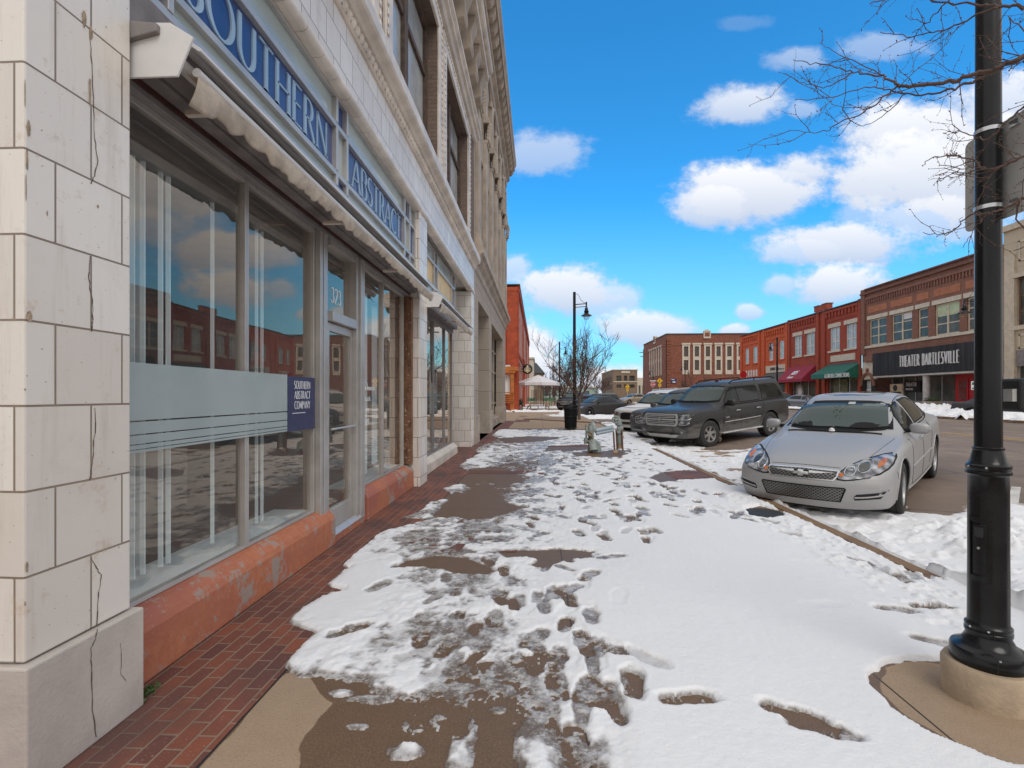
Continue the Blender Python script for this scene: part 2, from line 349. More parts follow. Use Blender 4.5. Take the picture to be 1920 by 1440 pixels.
def text_mesh(mb, t, h, place, sp=.1, cond=1.0, thick=.15, thin=.06, depth=.01, serif=0, slant=0):
    """place(u, v, d) -> world point; u along, v up, d out of the wall"""
    u0 = 0
    for ch in t:
        wd, strokes = GL.get(ch, GL[' '])
        for st in strokes:
            pts = [(p[0], p[1]) for p in st]
            if len(pts) == 2: # finer so that curves of the carrier are followed
                pts = [pts[0], ((pts[0][0] + pts[1][0]) / 2, (pts[0][1] + pts[1][1]) / 2), pts[1]]
            n = len(pts); L_ = []; R_ = []
            closed = math.dist(pts[0], pts[-1]) < 1e-6
            for i in range(n):
                a = pts[i - 1] if i > 0 else (pts[-2] if closed else pts[0]); b = pts[i + 1] if i < n - 1 else (pts[1] if closed else pts[-1])
                dx, dy = (b[0] - a[0]) * cond, b[1] - a[1]; l = math.hypot(dx, dy) or 1; dx /= l; dy /= l
                up_thin = (ch in 'AVMNWY' and dx * dy > 0 and len(st) == 2) or (ch in 'N' and abs(dx) < .05 and len(st) == 2)
                wdt = thin if up_thin else thin + (thick - thin) * abs(dy) ** 1.5
                L_.append((pts[i][0] * cond - dy * wdt / 2, pts[i][1] + dx * wdt / 2)); R_.append((pts[i][0] * cond + dy * wdt / 2, pts[i][1] - dx * wdt / 2))
            vs = []
            for q in L_ + R_:
                u = (u0 + q[0] + slant * q[1]) * h; vs.append(place(u, q[1] * h, depth))
            for q in L_ + R_:
                u = (u0 + q[0] + slant * q[1]) * h; vs.append(place(u, q[1] * h, 0))
            m = 2 * n; fs = []
            for i in range(n - 1):
                fs += [(i, i + 1, n + i + 1, n + i), (i, m + i, m + i + 1, i + 1), (n + i, n + i + 1, m + n + i + 1, m + n + i)]
            fs += [(0, n, m + n, m), (n - 1, m + n - 1, m + 2 * n - 1, 2 * n - 1)]
            mb.add(vs, fs)
            if serif and len(st) == 2 and abs(st[0][0] - st[1][0]) < .5 and abs(st[0][1] - st[1][1]) > .6:
                for q in st:
                    if (ch in 'AMVN' and q[1] > .9 and ch != 'V') or (ch == 'V' and q[1] < .1): continue
                    sgn = 1 if q[1] > .5 else -1
                    x = q[0] * cond; y = q[1]
                    pl = [(x - serif, y), (x + serif, y), (x + serif * .5, y - sgn * .05), (x - serif * .5, y - sgn * .05)]
                    vs = [place((u0 + a_) * h, b_ * h, depth * .98) for a_, b_ in pl] + [place((u0 + a_) * h, b_ * h, 0) for a_, b_ in pl]
                    mb.add(vs, [(0, 1, 2, 3), (0, 4, 5, 1), (1, 5, 6, 2), (2, 6, 7, 3), (3, 7, 4, 0)])
        u0 += wd * cond + sp
    return u0 * h
M = {}
def crack_extra(t, c, v): return c
def tile_mat():
    t = NT('terracotta_tile'); v = t.mapv(t.wall(), loc=(-1.74 + .217, -.147, 0))
    b = t.nd('ShaderNodeTexBrick', offset=.5); t.L.new(v, b.inputs['Vector'])
    for k, q in (('Scale', 1), ('Brick Width', .312), ('Row Height', .3085), ('Mortar Size', .0042), ('Mortar Smooth', .2), ('Bias', 0)): b.inputs[k].default_value = q
    b.inputs['Color1'].default_value = (.68, .625, .57, 1); b.inputs['Color2'].default_value = (.81, .77, .715, 1); b.inputs['Mortar'].default_value = (.24, .185, .14, 1)
    n = t.noise(1.8, 6, .7, v); n2 = t.noise(22, 5, .7, v)
    c = t.mix(t.mt('MULTIPLY', t.step(n, .48, .8), .35), b.outputs['Color'], (.52, .42, .33, 1))
    st = t.noise(1.0, 5, .75, t.mapv(v, scale=(9, .7, 1)))
    c = t.mix(t.mt('MULTIPLY', t.step(st, .5, .75), .38), c, (.46, .38, .30, 1))
    jf = t.mt('MULTIPLY', b.outputs['Fac'], 1.0)
    n9 = t.noise(7, 6, .75, v); c = t.mix(t.mt('MULTIPLY', t.step(n9, .56, .70), .5), c, (.50, .37, .25, 1))
    c = t.mix(t.step(t.noise(60, 2, .5, v), .70, .76), c, (.33, .24, .17, 1))
    t.set(c, t.mt('ADD', t.mt('MULTIPLY', n2, .3), .2), Specular_IOR_Level=.5)
    t.bump(t.mt('ADD', t.mt('MULTIPLY', b.outputs['Fac'], -1.0), t.mt('MULTIPLY', n2, .25)), .004)
    return t.m
M['tile'] = tile_mat()
M['mould'] = plain('terracotta_moulding', (.68, .61, .54), .45, var=.18, scale=2.5, bump=.003, bscale=20)
M['granite'] = plain('grey_granite', (.48, .43, .39), .55, var=.16, scale=2.2, bump=.002, bscale=60)
M['crack'] = plain('dark_crack', (.10, .07, .055), .9)
M['chip'] = plain('chipped_clay', (.36, .28, .20), .95, var=.3, scale=30, bump=.006, bscale=70)
M['stone'] = None
def stone_mat(name, c, bw, bh, loc=(0, 0, 0)):
    t = NT(name); v = t.mapv(t.wall(), loc=loc)
    b = t.nd('ShaderNodeTexBrick', offset=.5); t.L.new(v, b.inputs['Vector'])
    for k, q in (('Scale', 1), ('Brick Width', bw), ('Row Height', bh), ('Mortar Size', .007), ('Mortar Smooth', .3)): b.inputs[k].default_value = q
    b.inputs['Color1'].default_value = tuple(q * .93 for q in c) + (1,); b.inputs['Color2'].default_value = tuple(q * 1.05 for q in c) + (1,); b.inputs['Mortar'].default_value = tuple(q * .35 for q in c) + (1,)
    n = t.noise(.7, 6, .7, v); st = t.noise(1.0, 5, .75, t.mapv(v, scale=(5, .4, 1)))
    cc = t.mix(t.mt('MULTIPLY', t.step(n, .45, .75), .35), b.outputs['Color'], tuple(q * .6 for q in c) + (1,))
    cc = t.mix(t.mt('MULTIPLY', t.step(st, .5, .8), .4), cc, tuple(q * .5 for q in c) + (1,))
    t.set(cc, .8); t.bump(t.mt('ADD', t.mt('MULTIPLY', b.outputs['Fac'], -1.0), t.mt('MULTIPLY', t.noise(30, 4, .6, v), .2)), .006)
    return t.m
M['stone'] = stone_mat('grey_limestone', (.39, .325, .265), 1.3, .78)
M['stone_trim'] = plain('limestone_trim', (.40, .335, .275), .75, var=.22, scale=1.6, bump=.004, bscale=14)
M['copper'] = plain('weathered_copper', (.22, .27, .25), .6, var=.25)
M['tan'] = stone_mat('tan_limestone', (.52, .44, .33), 2.0, .9)
M['tan_trim'] = plain('tan_trim', (.56, .48, .37), .8)
M['brown_brick_a'] = brick_mat('brown_wall_brick', (.17, .115, .09), (.22, .15, .12), (.15, .12, .10), .22, .075)
def orange_sill():
    t = NT('flaking_orange_paint'); n = t.noise(3.2, 7, .72); n2 = t.noise(17, 5, .75); n3 = t.noise(1.2, 3, .5)
    c = t.mix(t.step(n2, .3, .7), (.40, .13, .06, 1), (.47, .175, .09, 1))
    c = t.mix(t.step(n3, .42, .68), c, (.36, .12, .08, 1))
    c = t.mix(t.step(t.mt('ADD', t.mt('MULTIPLY', n, .7), t.mt('MULTIPLY', n2, .3)), .515, .575), c, (.32, .25, .21, 1))
    c = t.mix(t.step(t.mt('ADD', t.mt('MULTIPLY', n, .3), t.mt('MULTIPLY', n2, .7)), .66, .68), c, (.66, .6, .54, 1))
    t.set(c, .75); t.bump(t.mt('ADD', n2, n), .006); return t.m
M['orange'] = orange_sill()
M['cream_sill'] = plain('cream_sill', (.60, .53, .45), .6, var=.15, scale=2)
M['alu'] = plain('dull_aluminium', (.50, .48, .46), .42, .55, var=.1)
M['alu_dark'] = plain('grey_aluminium', (.27, .26, .26), .5, .4, var=.12)
M['white_metal'] = plain('white_painted_metal', (.68, .67, .66), .45, var=.06)
M['grey_board'] = plain('grey_board', (.21, .19, .185), .7, var=.25, scale=5)
M['red_wood'] = plain('bare_reddish_wood', (.06, .018, .012), .7, var=.4, scale=12)
M['old_wood'] = plain('dark_weathered_wood', (.085, .055, .04), .75, var=.4, scale=9, bump=.003)
def peel():
    t = NT('peeling_brown_post'); n = t.noise(14, 6, .7, t.mapv(scale=(1, 1, .4)))
    c = t.mix(t.step(n, .35, .6), (.11, .052, .027, 1), (.22, .11, .06, 1)); c = t.mix(t.step(t.noise(24, 5, .75), .6, .63), c, (.5, .42, .35, 1))
    t.set(c, .8); t.bump(n, .005); return t.m
M['peel'] = peel()
M['blue'] = plain('blue_sign_enamel', (.022, .055, .19), .3, var=.16, scale=1.5)
M['letter'] = plain('pale_blue_letter', (.30, .43, .56), .4, var=.1)
M['letter_side'] = plain('dark_blue_letter_edge', (.015, .04, .12), .4)
M['strip_glass'] = plain('painted_grey_green_glass', (.40, .47, .47), .12, var=.1, scale=1.2)
M['yellow_board'] = plain('yellowed_board', (.70, .52, .27), .6, var=.12)
M['fabric'] = plain('worn_cream_canvas', (.52, .45, .37), .9, var=.22, scale=8, bump=.004, bscale=25)
M['frost'] = None
def frost():
    t = NT('frosted_film'); t.set(t.mix(t.step(t.noise(2, 5, .6), .3, .7), (.33, .39, .395, 1), (.40, .465, .465, 1)), .35, Alpha=.93); return t.m
M['frost'] = frost()
M['navy'] = plain('navy_sign', (.035, .04, .105), .4)
M['white'] = plain('white_lettering', (.82, .82, .82), .5, var=.03)
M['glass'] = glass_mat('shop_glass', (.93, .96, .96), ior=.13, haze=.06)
M['glass_far'] = plain('dark_window_glass', (.075, .08, .075), .08, var=.4, scale=1.0, Specular_IOR_Level=.3)
M['glass_pale'] = plain('pale_window_glass', (.40, .42, .43), .2, var=.2, scale=1.5)
M['blind'] = plain('vertical_blind_vane', (.80, .88, .89), .6, var=.06)
M['room'] = plain('dim_interior', (.36, .365, .37), .9)
M['room_floor'] = plain('interior_floor', (.20, .17, .14), .8)
M['black'] = plain('black_paint', (.012, .012, .013), .32, var=.1)
M['black_pole'] = plain('black_powder_coat', (.006, .0065, .0075), .24, var=.2, scale=6, Specular_IOR_Level=.38)
M['black_matte'] = plain('black_plastic', (.02, .02, .021), .6)
M['rubber'] = plain('tyre_rubber', (.028, .027, .026), .85, var=.3, scale=9, bump=.002, bscale=60)
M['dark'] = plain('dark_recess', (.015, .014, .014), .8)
M['galv'] = plain('galvanised_sheet', (.46, .46, .44), .5, .15, var=.15, scale=4)
M['steel'] = plain('bright_steel', (.6, .6, .6), .25, .9)
M['valve'] = plain('weathered_grey_green_iron', (.26, .30, .285), .6, var=.3, scale=8, bump=.003)
M['valve_body'] = plain('brass_and_rust_fitting', (.20, .16, .10), .55, .3, var=.5, scale=25, bump=.004)
M['pipe_blue'] = plain('blue_grey_pipe', (.30, .37, .42), .45, var=.15)
M['rust'] = plain('rusty_steel', (.16, .085, .05), .85, var=.4, scale=14)
M['bark'] = plain('grey_brown_bark', (.115, .085, .07), .9, var=.3, scale=14, bump=.004)
M['twig'] = plain('twig_bark', (.12, .075, .06), .9, var=.3, scale=10)
M['lamp_glass'] = glass_mat('lantern_glass', (.85, .87, .88), ior=.12)

M['br_theatre'] = brick_mat('theatre_brick', (.20, .072, .045), (.265, .10, .062), (.25, .19, .155), .3, .10, .012)
M['br_theatre2'] = brick_mat('orange_panel_brick', (.42, .14, .065), (.48, .17, .08), (.36, .2, .14), .3, .10, .012)
def flecks(t, c, v): return t.mix(t.mt('MULTIPLY', t.step(t.noise(3.2, 5, .8, v), .655, .675), .9), c, (.6, .55, .5, 1))
M['br_red'] = brick_mat('painted_red_brick', (.33, .058, .030), (.38, .07, .036), (.27, .055, .035), .28, .09, .008)
M['br_orange'] = brick_mat('painted_orange_brick', (.56, .10, .03), (.62, .125, .04), (.46, .09, .035), .28, .09, .008, extra=flecks)
M['br_brown'] = brick_mat('russet_brick', (.20, .065, .038), (.27, .09, .052), (.22, .11, .08), .4, .14, .014)
M['br_tan'] = brick_mat('tan_brick', (.19, .13, .085), (.24, .165, .11), (.2, .16, .12), .5, .2, .02)
M['br_corner'] = brick_mat('orange_red_brick', (.46, .085, .028), (.40, .06, .025), (.34, .08, .045), .28, .09, .008, grime=.35)
M['plaster_pink'] = plain('pink_painted_wall', (.46, .23, .19), .85, var=.15, scale=.7)
M['lintel'] = plain('cream_lintel', (.58, .52, .43), .75, var=.12)
M['white_frame'] = plain('white_window_frame', (.66, .65, .62), .55, var=.06)
M['cream_frame'] = plain('cream_window_frame', (.55, .48, .37), .6, var=.12)
def metal_panel():
    t = NT('dark_ribbed_sign_panel'); v = t.wall(); wv = t.nd('ShaderNodeTexWave'); wv.inputs['Scale'].default_value = 2.1; t.L.new(v, wv.inputs['Vector'])
    st = t.noise(1, 5, .7, t.mapv(v, scale=(4, .3, 1)))
    t.set(t.mix(t.step(st, .4, .75), (.030, .030, .033, 1), (.062, .062, .066, 1)), .7, Specular_IOR_Level=.15); t.bump(wv.outputs['Fac'], .01); return t.m
M['ribbed'] = metal_panel()
M['red_paint'] = plain('red_door_paint', (.42, .012, .018), .35, var=.12)
M['maroon_canvas'] = plain('maroon_canvas', (.28, .018, .04), .75, var=.12)
M['green_canvas'] = plain('green_canvas', (.012, .13, .09), .55, var=.2, scale=4)
M['grey_canvas'] = plain('grey_canvas', (.10, .095, .08), .9)
M['roof_dark'] = plain('dark_roofing', (.10, .11, .12), .9)
M['soffit'] = plain('pale_soffit', (.5, .49, .47), .8)
M['yellow'] = plain('yellow_sign_face', (.80, .48, .01), .4, var=.03)
M['sign_red'] = plain('red_sign_face', (.5, .012, .02), .4, var=.04)
M['sign_blue'] = plain('dark_blue_sign_face', (.02, .05, .16), .4, var=.04)
M['emblem'] = plain('cream_emblem_paint', (.68, .58, .38), .5)
M['orange_wood'] = plain('orange_stained_wood', (.46, .15, .03), .7, var=.25, scale=3)
M['picnic_wood'] = plain('weathered_pine', (.34, .22, .12), .8, var=.25, scale=6)
M['green_paint'] = plain('green_planter_paint', (.05, .20, .11), .6, var=.2)
M['plant'] = plain('dull_leaf', (.05, .075, .03), .8, var=.4, scale=20)
M['dead_plant'] = plain('dead_stem', (.20, .14, .08), .9, var=.3)
M['canvas_white'] = plain('white_canvas', (.66, .65, .66), .85, var=.06)
M['plaster_cream'] = plain('cream_plaster', (.58, .52, .42), .85)

def snow_mat():
    t = NT('snow'); a = t.nd('ShaderNodeAttribute', attribute_name='thin'); d = t.nd('ShaderNodeAttribute', attribute_name='dirt')
    n = t.noise(55, 5, .7); n2 = t.noise(9, 5, .65); n4 = t.noise(260, 2, .6)
    f = t.mt('ADD', a.outputs['Fac'], t.mt('MULTIPLY', t.mt('SUBTRACT', n, .5), .5), clamp=True)
    ice = t.mix(t.step(t.mt('ADD', t.mt('MULTIPLY', n2, .6), t.mt('MULTIPLY', n, .4)), .42, .6), (.15, .115, .09, 1), (.48, .47, .465, 1))
    c = t.mix(t.step(f, .25, .95), (.77, .775, .79, 1), ice)
    dd = t.mt('ADD', d.outputs['Fac'], t.mt('MULTIPLY', t.mt('SUBTRACT', n2, .5), .6), clamp=True)
    c = t.mix(t.step(t.mt('MULTIPLY', dd, t.mt('ADD', n, .5)), .3, .9), c, (.30, .21, .145, 1))
    t.set(c, t.mt('SUBTRACT', .75, t.mt('MULTIPLY', t.step(f, .3, .9), .5)), Subsurface_Weight=0.0, Specular_IOR_Level=.4)
    t.bump(t.mt('ADD', t.mt('MULTIPLY', n, .7), t.mt('MULTIPLY', n4, .35)), .007, .8); return t.m
M['snow'] = snow_mat()
def concrete_mat():
    t = NT('tan_concrete'); n = t.noise(2.2, 6, .65); n2 = t.noise(110, 5, .85); n3 = t.noise(9, 6, .7)
    wa = t.nd('ShaderNodeAttribute', attribute_name='wet')
    wetf = t.step(t.mt('ADD', wa.outputs['Fac'], t.mt('MULTIPLY', t.mt('SUBTRACT', n, .5), .25)), .46, .54)
    dry = t.mix(n3, (.27, .19, .12, 1), (.37, .27, .18, 1)); wet = t.mix(n3, (.095, .054, .028, 1), (.155, .09, .048, 1))
    c = t.mix(wetf, dry, wet); c = t.mix(t.mt('MULTIPLY', t.step(n2, .45, .7), .30), c, (.45, .34, .25, 1), 'MIX')
    c = t.mix(t.mt('MULTIPLY', t.step(n2, .48, .36), .45), c, (.05, .035, .025, 1))
    # joints every 1.5 m
    sp = t.nd('ShaderNodeSeparateXYZ'); t.L.new(t.obj(), sp.inputs[0])
    jy = t.mt('ABSOLUTE', t.mt('SUBTRACT', t.mt('FRACT', t.mt('DIVIDE', t.mt('ADD', sp.outputs[1], .6), 1.55)), .5))
    jx = t.mt('ABSOLUTE', t.mt('SUBTRACT', t.mt('FRACT', t.mt('DIVIDE', t.mt('ADD', sp.outputs[0], 2.05), 1.5)), .5))
    j = t.mt('LESS_THAN', t.mt('MINIMUM', jy, jx), .0035)
    c = t.mix(j, c, (.045, .032, .022, 1))
    t.set(c, t.mt('SUBTRACT', .85, t.mt('MULTIPLY', wetf, .30)))
    t.bump(t.mt('ADD', t.mt('MULTIPLY', n2, .5), t.mt('MULTIPLY', n3, .5)), .003); return t.m
M['concrete'] = concrete_mat()
M['kerb'] = plain('brown_concrete_kerb', (.19, .115, .06), .8, var=.25, scale=3, bump=.004)
M['ped_conc'] = plain('concrete_footing', (.42, .32, .22), .8, var=.2, scale=5, bump=.004, bscale=60)
def pav_extra(t, c, v):
    c = t.mix(t.step(t.noise(90, 3, .6, v), .64, .7), c, (.35, .26, .2, 1))
    return t.mix(t.mt('MULTIPLY', t.step(t.noise(4.5, 3, .5, t.mapv(v, scale=(.35, .7, 1))), .42, .66), .6), c, (.075, .045, .04, 1))
M['paver'] = brick_mat('brick_paver', (.235, .072, .038), (.12, .045, .036), (.25, .165, .115), .172, .0835, .0055, coord='obj', extra=pav_extra, rot=R(90), rough=.7)
M['paver_x'] = brick_mat('brick_paver_band', (.19, .055, .033), (.13, .045, .035), (.22, .145, .10), .172, .0835, .0055, coord='obj', extra=pav_extra, rough=.7)
def asphalt_mat():
    t = NT('worn_asphalt'); n = t.noise(.35, 6, .65); n2 = t.noise(120, 3, .7); n3 = t.noise(3, 6, .7, t.mapv(scale=(1, .25, 1)))
    c = t.mix(t.step(n, .35, .7), (.16, .118, .09, 1), (.25, .185, .14, 1)); c = t.mix(t.mt('MULTIPLY', t.step(n3, .46, .7), .65), c, (.105, .08, .065, 1)); cr = t.nd('ShaderNodeTexVoronoi', feature='DISTANCE_TO_EDGE'); cr.inputs['Scale'].default_value = .45; t.L.new(t.mapv(t.obj()), cr.inputs['Vector']); c = t.mix(t.mt('MULTIPLY', t.mt('LESS_THAN', t.mt('ADD', cr.outputs['Distance'], t.mt('MULTIPLY', n2, .02)), .018), .6), c, (.05, .04, .035, 1))
    c = t.mix(t.mt('MULTIPLY', t.step(n2, .55, .75), .4), c, (.3, .24, .19, 1))
    t.set(c, .75); t.bump(n2, .004); return t.m
M['asphalt'] = asphalt_mat()
M['ground'] = plain('bare_ground', (.22, .17, .12), .9, var=.25, scale=.1)
M['mark_yellow'] = plain('yellow_road_paint', (.50, .32, .10), .7, var=.2)
M['mark_white'] = plain('white_road_paint', (.50, .48, .45), .7, var=.2)
# ---------------------------------------------------------------- numpy noise
def _hash(ix, iy, seed):
    h = (ix.astype(np.int64) * 374761393 + iy.astype(np.int64) * 668265263 + seed * 2147483647) & 0xffffffff
    h = ((h ^ (h >> 13)) * 1274126177) & 0xffffffff
    return ((h ^ (h >> 16)) & 0xffff) / 65535.0
def vnoise(x, y, seed=0):
    ix = np.floor(x); iy = np.floor(y); fx = x - ix; fy = y - iy
    fx = fx * fx * fx * (fx * (fx * 6 - 15) + 10); fy = fy * fy * fy * (fy * (fy * 6 - 15) + 10)
    a = _hash(ix, iy, seed); b = _hash(ix + 1, iy, seed); c = _hash(ix, iy + 1, seed); d = _hash(ix + 1, iy + 1, seed)
    return (a * (1 - fx) + b * fx) * (1 - fy) + (c * (1 - fx) + d * fx) * fy - .5
def fbm(x, y, sc, oct=4, seed=0, gain=.5):
    r = 0; a = 1; t = 0; ca, sa = math.cos(.6), math.sin(.6)
    for o in range(oct):
        r = r + a * vnoise(x * sc, y * sc, seed + o * 7); t += a; a *= gain; sc *= 2.03; x, y = x * ca - y * sa, x * sa + y * ca
    return 2 * r / t
def sstep(v, a, b):
    t = np.clip((v - a) / (b - a), 0, 1); return t * t * (3 - 2 * t)
def poly_sd(X, Y, poly):
    """signed distance, positive inside"""
    P = [Vector(p[:2]) for p in poly]; n = len(P)
    d = np.full(X.shape, 1e9); ins = np.zeros(X.shape, bool)
    for i in range(n):
        a, b = P[i], P[(i + 1) % n]; ex, ey = b.x - a.x, b.y - a.y
        t = np.clip(((X - a.x) * ex + (Y - a.y) * ey) / (ex * ex + ey * ey + 1e-12), 0, 1)
        d = np.minimum(d, (X - a.x - t * ex) ** 2 + (Y - a.y - t * ey) ** 2)
        c = ((a.y > Y) != (b.y > Y)) & (X < ex * (Y - a.y) / (ey if abs(ey) > 1e-12 else 1e-12) + a.x); ins ^= c
    return np.where(ins, 1, -1) * np.sqrt(d)
def gp(pts, z=0.0): return [tuple(onZ(x, y, z)[:2]) for x, y in pts]

KX = 3.0          # kerb line
def road_z(x):
    xs = [-1e3, KX + .15, 4.7, 6.6, 7.5, 10, 14, 22.6, 1e4]; zs = [-.13, -.13, -.12, .045, .085, .14, .19, .10, .10]
    return np.interp(x, xs, zs)

# ---------------------------------------------------------------- ground, road, pavements
def sheet(name, mat, x0, x1, y0, y1, z, nx=1, ny=1, zf=None, kind='structure', attr=None):
    xs = np.linspace(x0, x1, nx + 1) if not hasattr(nx, '__len__') else np.array(nx); ys = np.linspace(y0, y1, ny + 1) if not hasattr(ny, '__len__') else np.array(ny)
    X, Y = np.meshgrid(xs, ys); Z = zf(X, Y) if zf else np.full(X.shape, z)
    o = grid_obj(name, X, Y, Z, mat, attr=attr); o['kind'] = kind; return o
def grid_obj(name, X, Y, Z, mat, keep=None, attr=None, smooth=True):
    ny, nx = X.shape; idx = np.arange(nx * ny).reshape(ny, nx)
    q = np.stack([idx[:-1, :-1], idx[:-1, 1:], idx[1:, 1:], idx[1:, :-1]], -1).reshape(-1, 4)
    if keep is not None:
        k = (keep[:-1, :-1] | keep[:-1, 1:] | keep[1:, 1:] | keep[1:, :-1]).reshape(-1); q = q[k]
    used = np.zeros(nx * ny, bool); used[q.reshape(-1)] = True; re = np.cumsum(used) - 1; q = re[q]
    co = np.stack([X, Y, Z], -1).reshape(-1, 3)[used].astype(np.float32)
    me = bpy.data.meshes.new(name); me.vertices.add(len(co)); me.vertices.foreach_set('co', co.ravel())
    me.loops.add(len(q) * 4); me.loops.foreach_set('vertex_index', q.ravel().astype(np.int32))
    me.polygons.add(len(q)); me.polygons.foreach_set('loop_start', np.arange(0, len(q) * 4, 4, dtype=np.int32))
    try: me.polygons.foreach_set('loop_total', np.full(len(q), 4, dtype=np.int32))
    except Exception: pass
    me.polygons.foreach_set('use_smooth', np.full(len(q), smooth)); me.update(calc_edges=True)
    if attr:
        for k, v in attr.items():
            a = me.attributes.new(k, 'FLOAT', 'POINT'); a.data.foreach_set('value', np.broadcast_to(v, X.shape).reshape(-1)[used].astype(np.float32))
    me.materials.append(mat); o = bpy.data.objects.new(name, me); link(o); return o

sheet('ground', M['ground'], -900, 1500, -40, 2600, -.34)
rx = [KX + .14, 4.0, 4.7, 5.6, 6.6, 7.5, 9, 10, 12, 14, 18, 22.6]
o = sheet('road', M['asphalt'], 0, 1, 0, 1, 0, nx=rx, ny=[-12, 0, 20, 60, 90, 130, 400], zf=lambda X, Y: road_z(X))
# near pavement with wetness
def wetness(X, Y):
    W = np.full(X.shape, 1.0) + .3 * fbm(X, Y, 2.2, 3, 5)
    dry = poly_sd(X, Y, gp([(200, 1700), (378, 1442), (530, 1262), (575, 1262), (590, 1290), (622, 1318), (600, 1350), (565, 1380), (560, 1440), (575, 1520), (540, 1700)]))
    W = np.where(dry > -.05, np.minimum(W, .5 - dry * 12 + .25 * fbm(X, Y, 9, 3, 3)), W)
    c = onZ(1850, 1330); r = np.hypot(X - c.x, Y - c.y)
    W = np.where(r < .62, np.minimum(W, .5 + (r - .40) * 9 + .3 * fbm(X, Y, 7, 3, 9)), W)
    W = np.where(Y > 21.5, .25 + .5 * fbm(X, Y, .8, 3, 4), W)
    return W
ys = np.concatenate([np.arange(.6, 4, .03), np.arange(4, 14, .08), np.arange(14, 46, .5)]); xs = np.arange(-1.30, KX + .001, .03075)
X, Y = np.meshgrid(np.append(xs, KX), ys)
o = grid_obj('sidewalk', X, Y, np.zeros(X.shape), M['concrete'], attr={'wet': wetness(X, Y)}); o['kind'] = 'structure'
m = MB(); m.add([(-1.30, -8, 0), (KX, -8, 0), (KX, .6, 0), (-1.30, .6, 0)], [(0, 1, 2, 3)])
o = m.build('sidewalk', M['concrete'], kind='structure')
m = MB(); m.add([(-30, 28.3, 0), (-1.30, 28.3, 0), (-1.30, 46, 0), (-30, 46, 0), (-30, 46, 0), (KX, 46, 0), (KX, 300, 0), (-30, 300, 0)], [(0, 1, 2, 3), (4, 5, 6, 7)])
o = m.build('sidewalk', M['concrete'], kind='structure')
m = MB(); m.add([(-2.4, 1.2, .0), (-1.302, 1.2, .0), (-1.302, 28.3, .0), (-2.4, 28.3, .0), (-2.4, -8, 0), (-1.302, -8, 0)], [(0, 1, 2, 3), (4, 5, 1, 0)])
m.build('brick_paving', M['paver'], kind='structure')
m = MB()
for y0, y1, x0, x1 in ((4.62, 5.05, -1.3, -.2), (9.2, 9.62, -1.3, .4), (14.2, 14.8, -1.3, 2.9), (27.2, 29.6, -1.3, -.5)):
    m.add([(x0, y0, .004), (x1, y0, .004), (x1, y1, .004), (x0, y1, .004)], [(0, 1, 2, 3)])
m.add([(2.3, 7.2, .004), (KX - .002, 7.2, .004), (KX - .002, 10.8, .004), (2.3, 10.8, .004)], [(0, 1, 2, 3)])
m.build('brick_paving', M['paver_x'], kind='structure')
rnj = random.Random(2); m = MB(); y = .8; prev = None
while y < 28:
    a_, b_ = -1.301 - rnj.uniform(.001, .006), -1.299 + rnj.uniform(.001, .005)
    if prev: m.add([(prev[0], prev[2], .0015), (prev[1], prev[2], .0015), (b_, y, .0015), (a_, y, .0015)], [(0, 1, 2, 3)])
    prev = (a_, b_, y); y += .035 + y * .01
m.build('sidewalk', M['dark'], kind='structure')
# kerbs
m = MB()
for a in np.arange(-6, 26, 2.0): m.prism([(KX + .002, -.3), (KX + .15, -.3), (KX + .15, -.03), (KX + .13, .004), (KX + .002, .008)], 'y', a + .006, a + 1.994)
m.build('kerb', M['kerb'], kind='structure')
m = MB(); m.prism([(-.9, 30.0), (KX, 26.0), (KX + .16, 26.0), (KX + .16, 26.2), (-.7, 30.2)], 'z', -.2, .05)
m.build('kerb', M['kerb'], kind='structure')
# far side of the street
FX = 33.0; FZ = .28
m = MB(); m.add([(22.75, -30, .22), (22.75, 94, .22), (FX + 2.5, 94, FZ), (FX + 2.5, -30, FZ)], [(0, 3, 2, 1)])
m.build('sidewalk', M['concrete'], kind='structure')
m = MB(); m.prism([(22.6, -.2), (22.75, -.2), (22.75, .225), (22.62, .22)], 'y', -30, 94); m.build('kerb', M['kerb'], kind='structure')
m = MB(); m.add([(22.75, 94, .15), (200, 94, .15), (200, 106, .15), (22.75, 106, .15)], [(0, 1, 2, 3)]); m.build('road', M['asphalt'], kind='structure')
m = MB(); m.add([(22.75, 106, .2), (200, 106, .2), (200, 400, .2), (22.75, 400, .2)], [(0, 1, 2, 3)]); m.build('sidewalk', M['concrete'], kind='structure')
# paint
def rz(x): return float(road_z(x))
m = MB()
for x in (13.1, 13.35):
    m.add([(x, 2, rz(x) + .006), (x + .1, 2, rz(x + .1) + .006), (x + .1, 90, rz(x + .1) + .006), (x, 90, rz(x) + .006)], [(0, 1, 2, 3)])
m.build('lane_marking', M['mark_yellow'], kind='structure')
a = onZ(1822, 930, -.02); m = MB()
def bay(x0, y0):
    d = (.68, .733); px_, py_ = -.733, .68; pts = []
    n = 8
    for i in range(n + 1):
        x = x0 + d[0] * 4.6 * i / n; y = y0 + d[1] * 4.6 * i / n
        pts.append(((x + px_ * .05, y + py_ * .05), (x - px_ * .05, y - py_ * .05)))
    vs = []; fs = []
    for p, q in pts: vs += [(p[0], p[1], rz(p[0]) + .006), (q[0], q[1], rz(q[0]) + .006)]
    for i in range(n): fs.append((2 * i, 2 * i + 1, 2 * i + 3, 2 * i + 2))
    m.add(vs, fs)
for y0 in (4.55, 8.6): bay(3.9, y0)
m.build('parking_line', M['mark_white'], kind='structure')

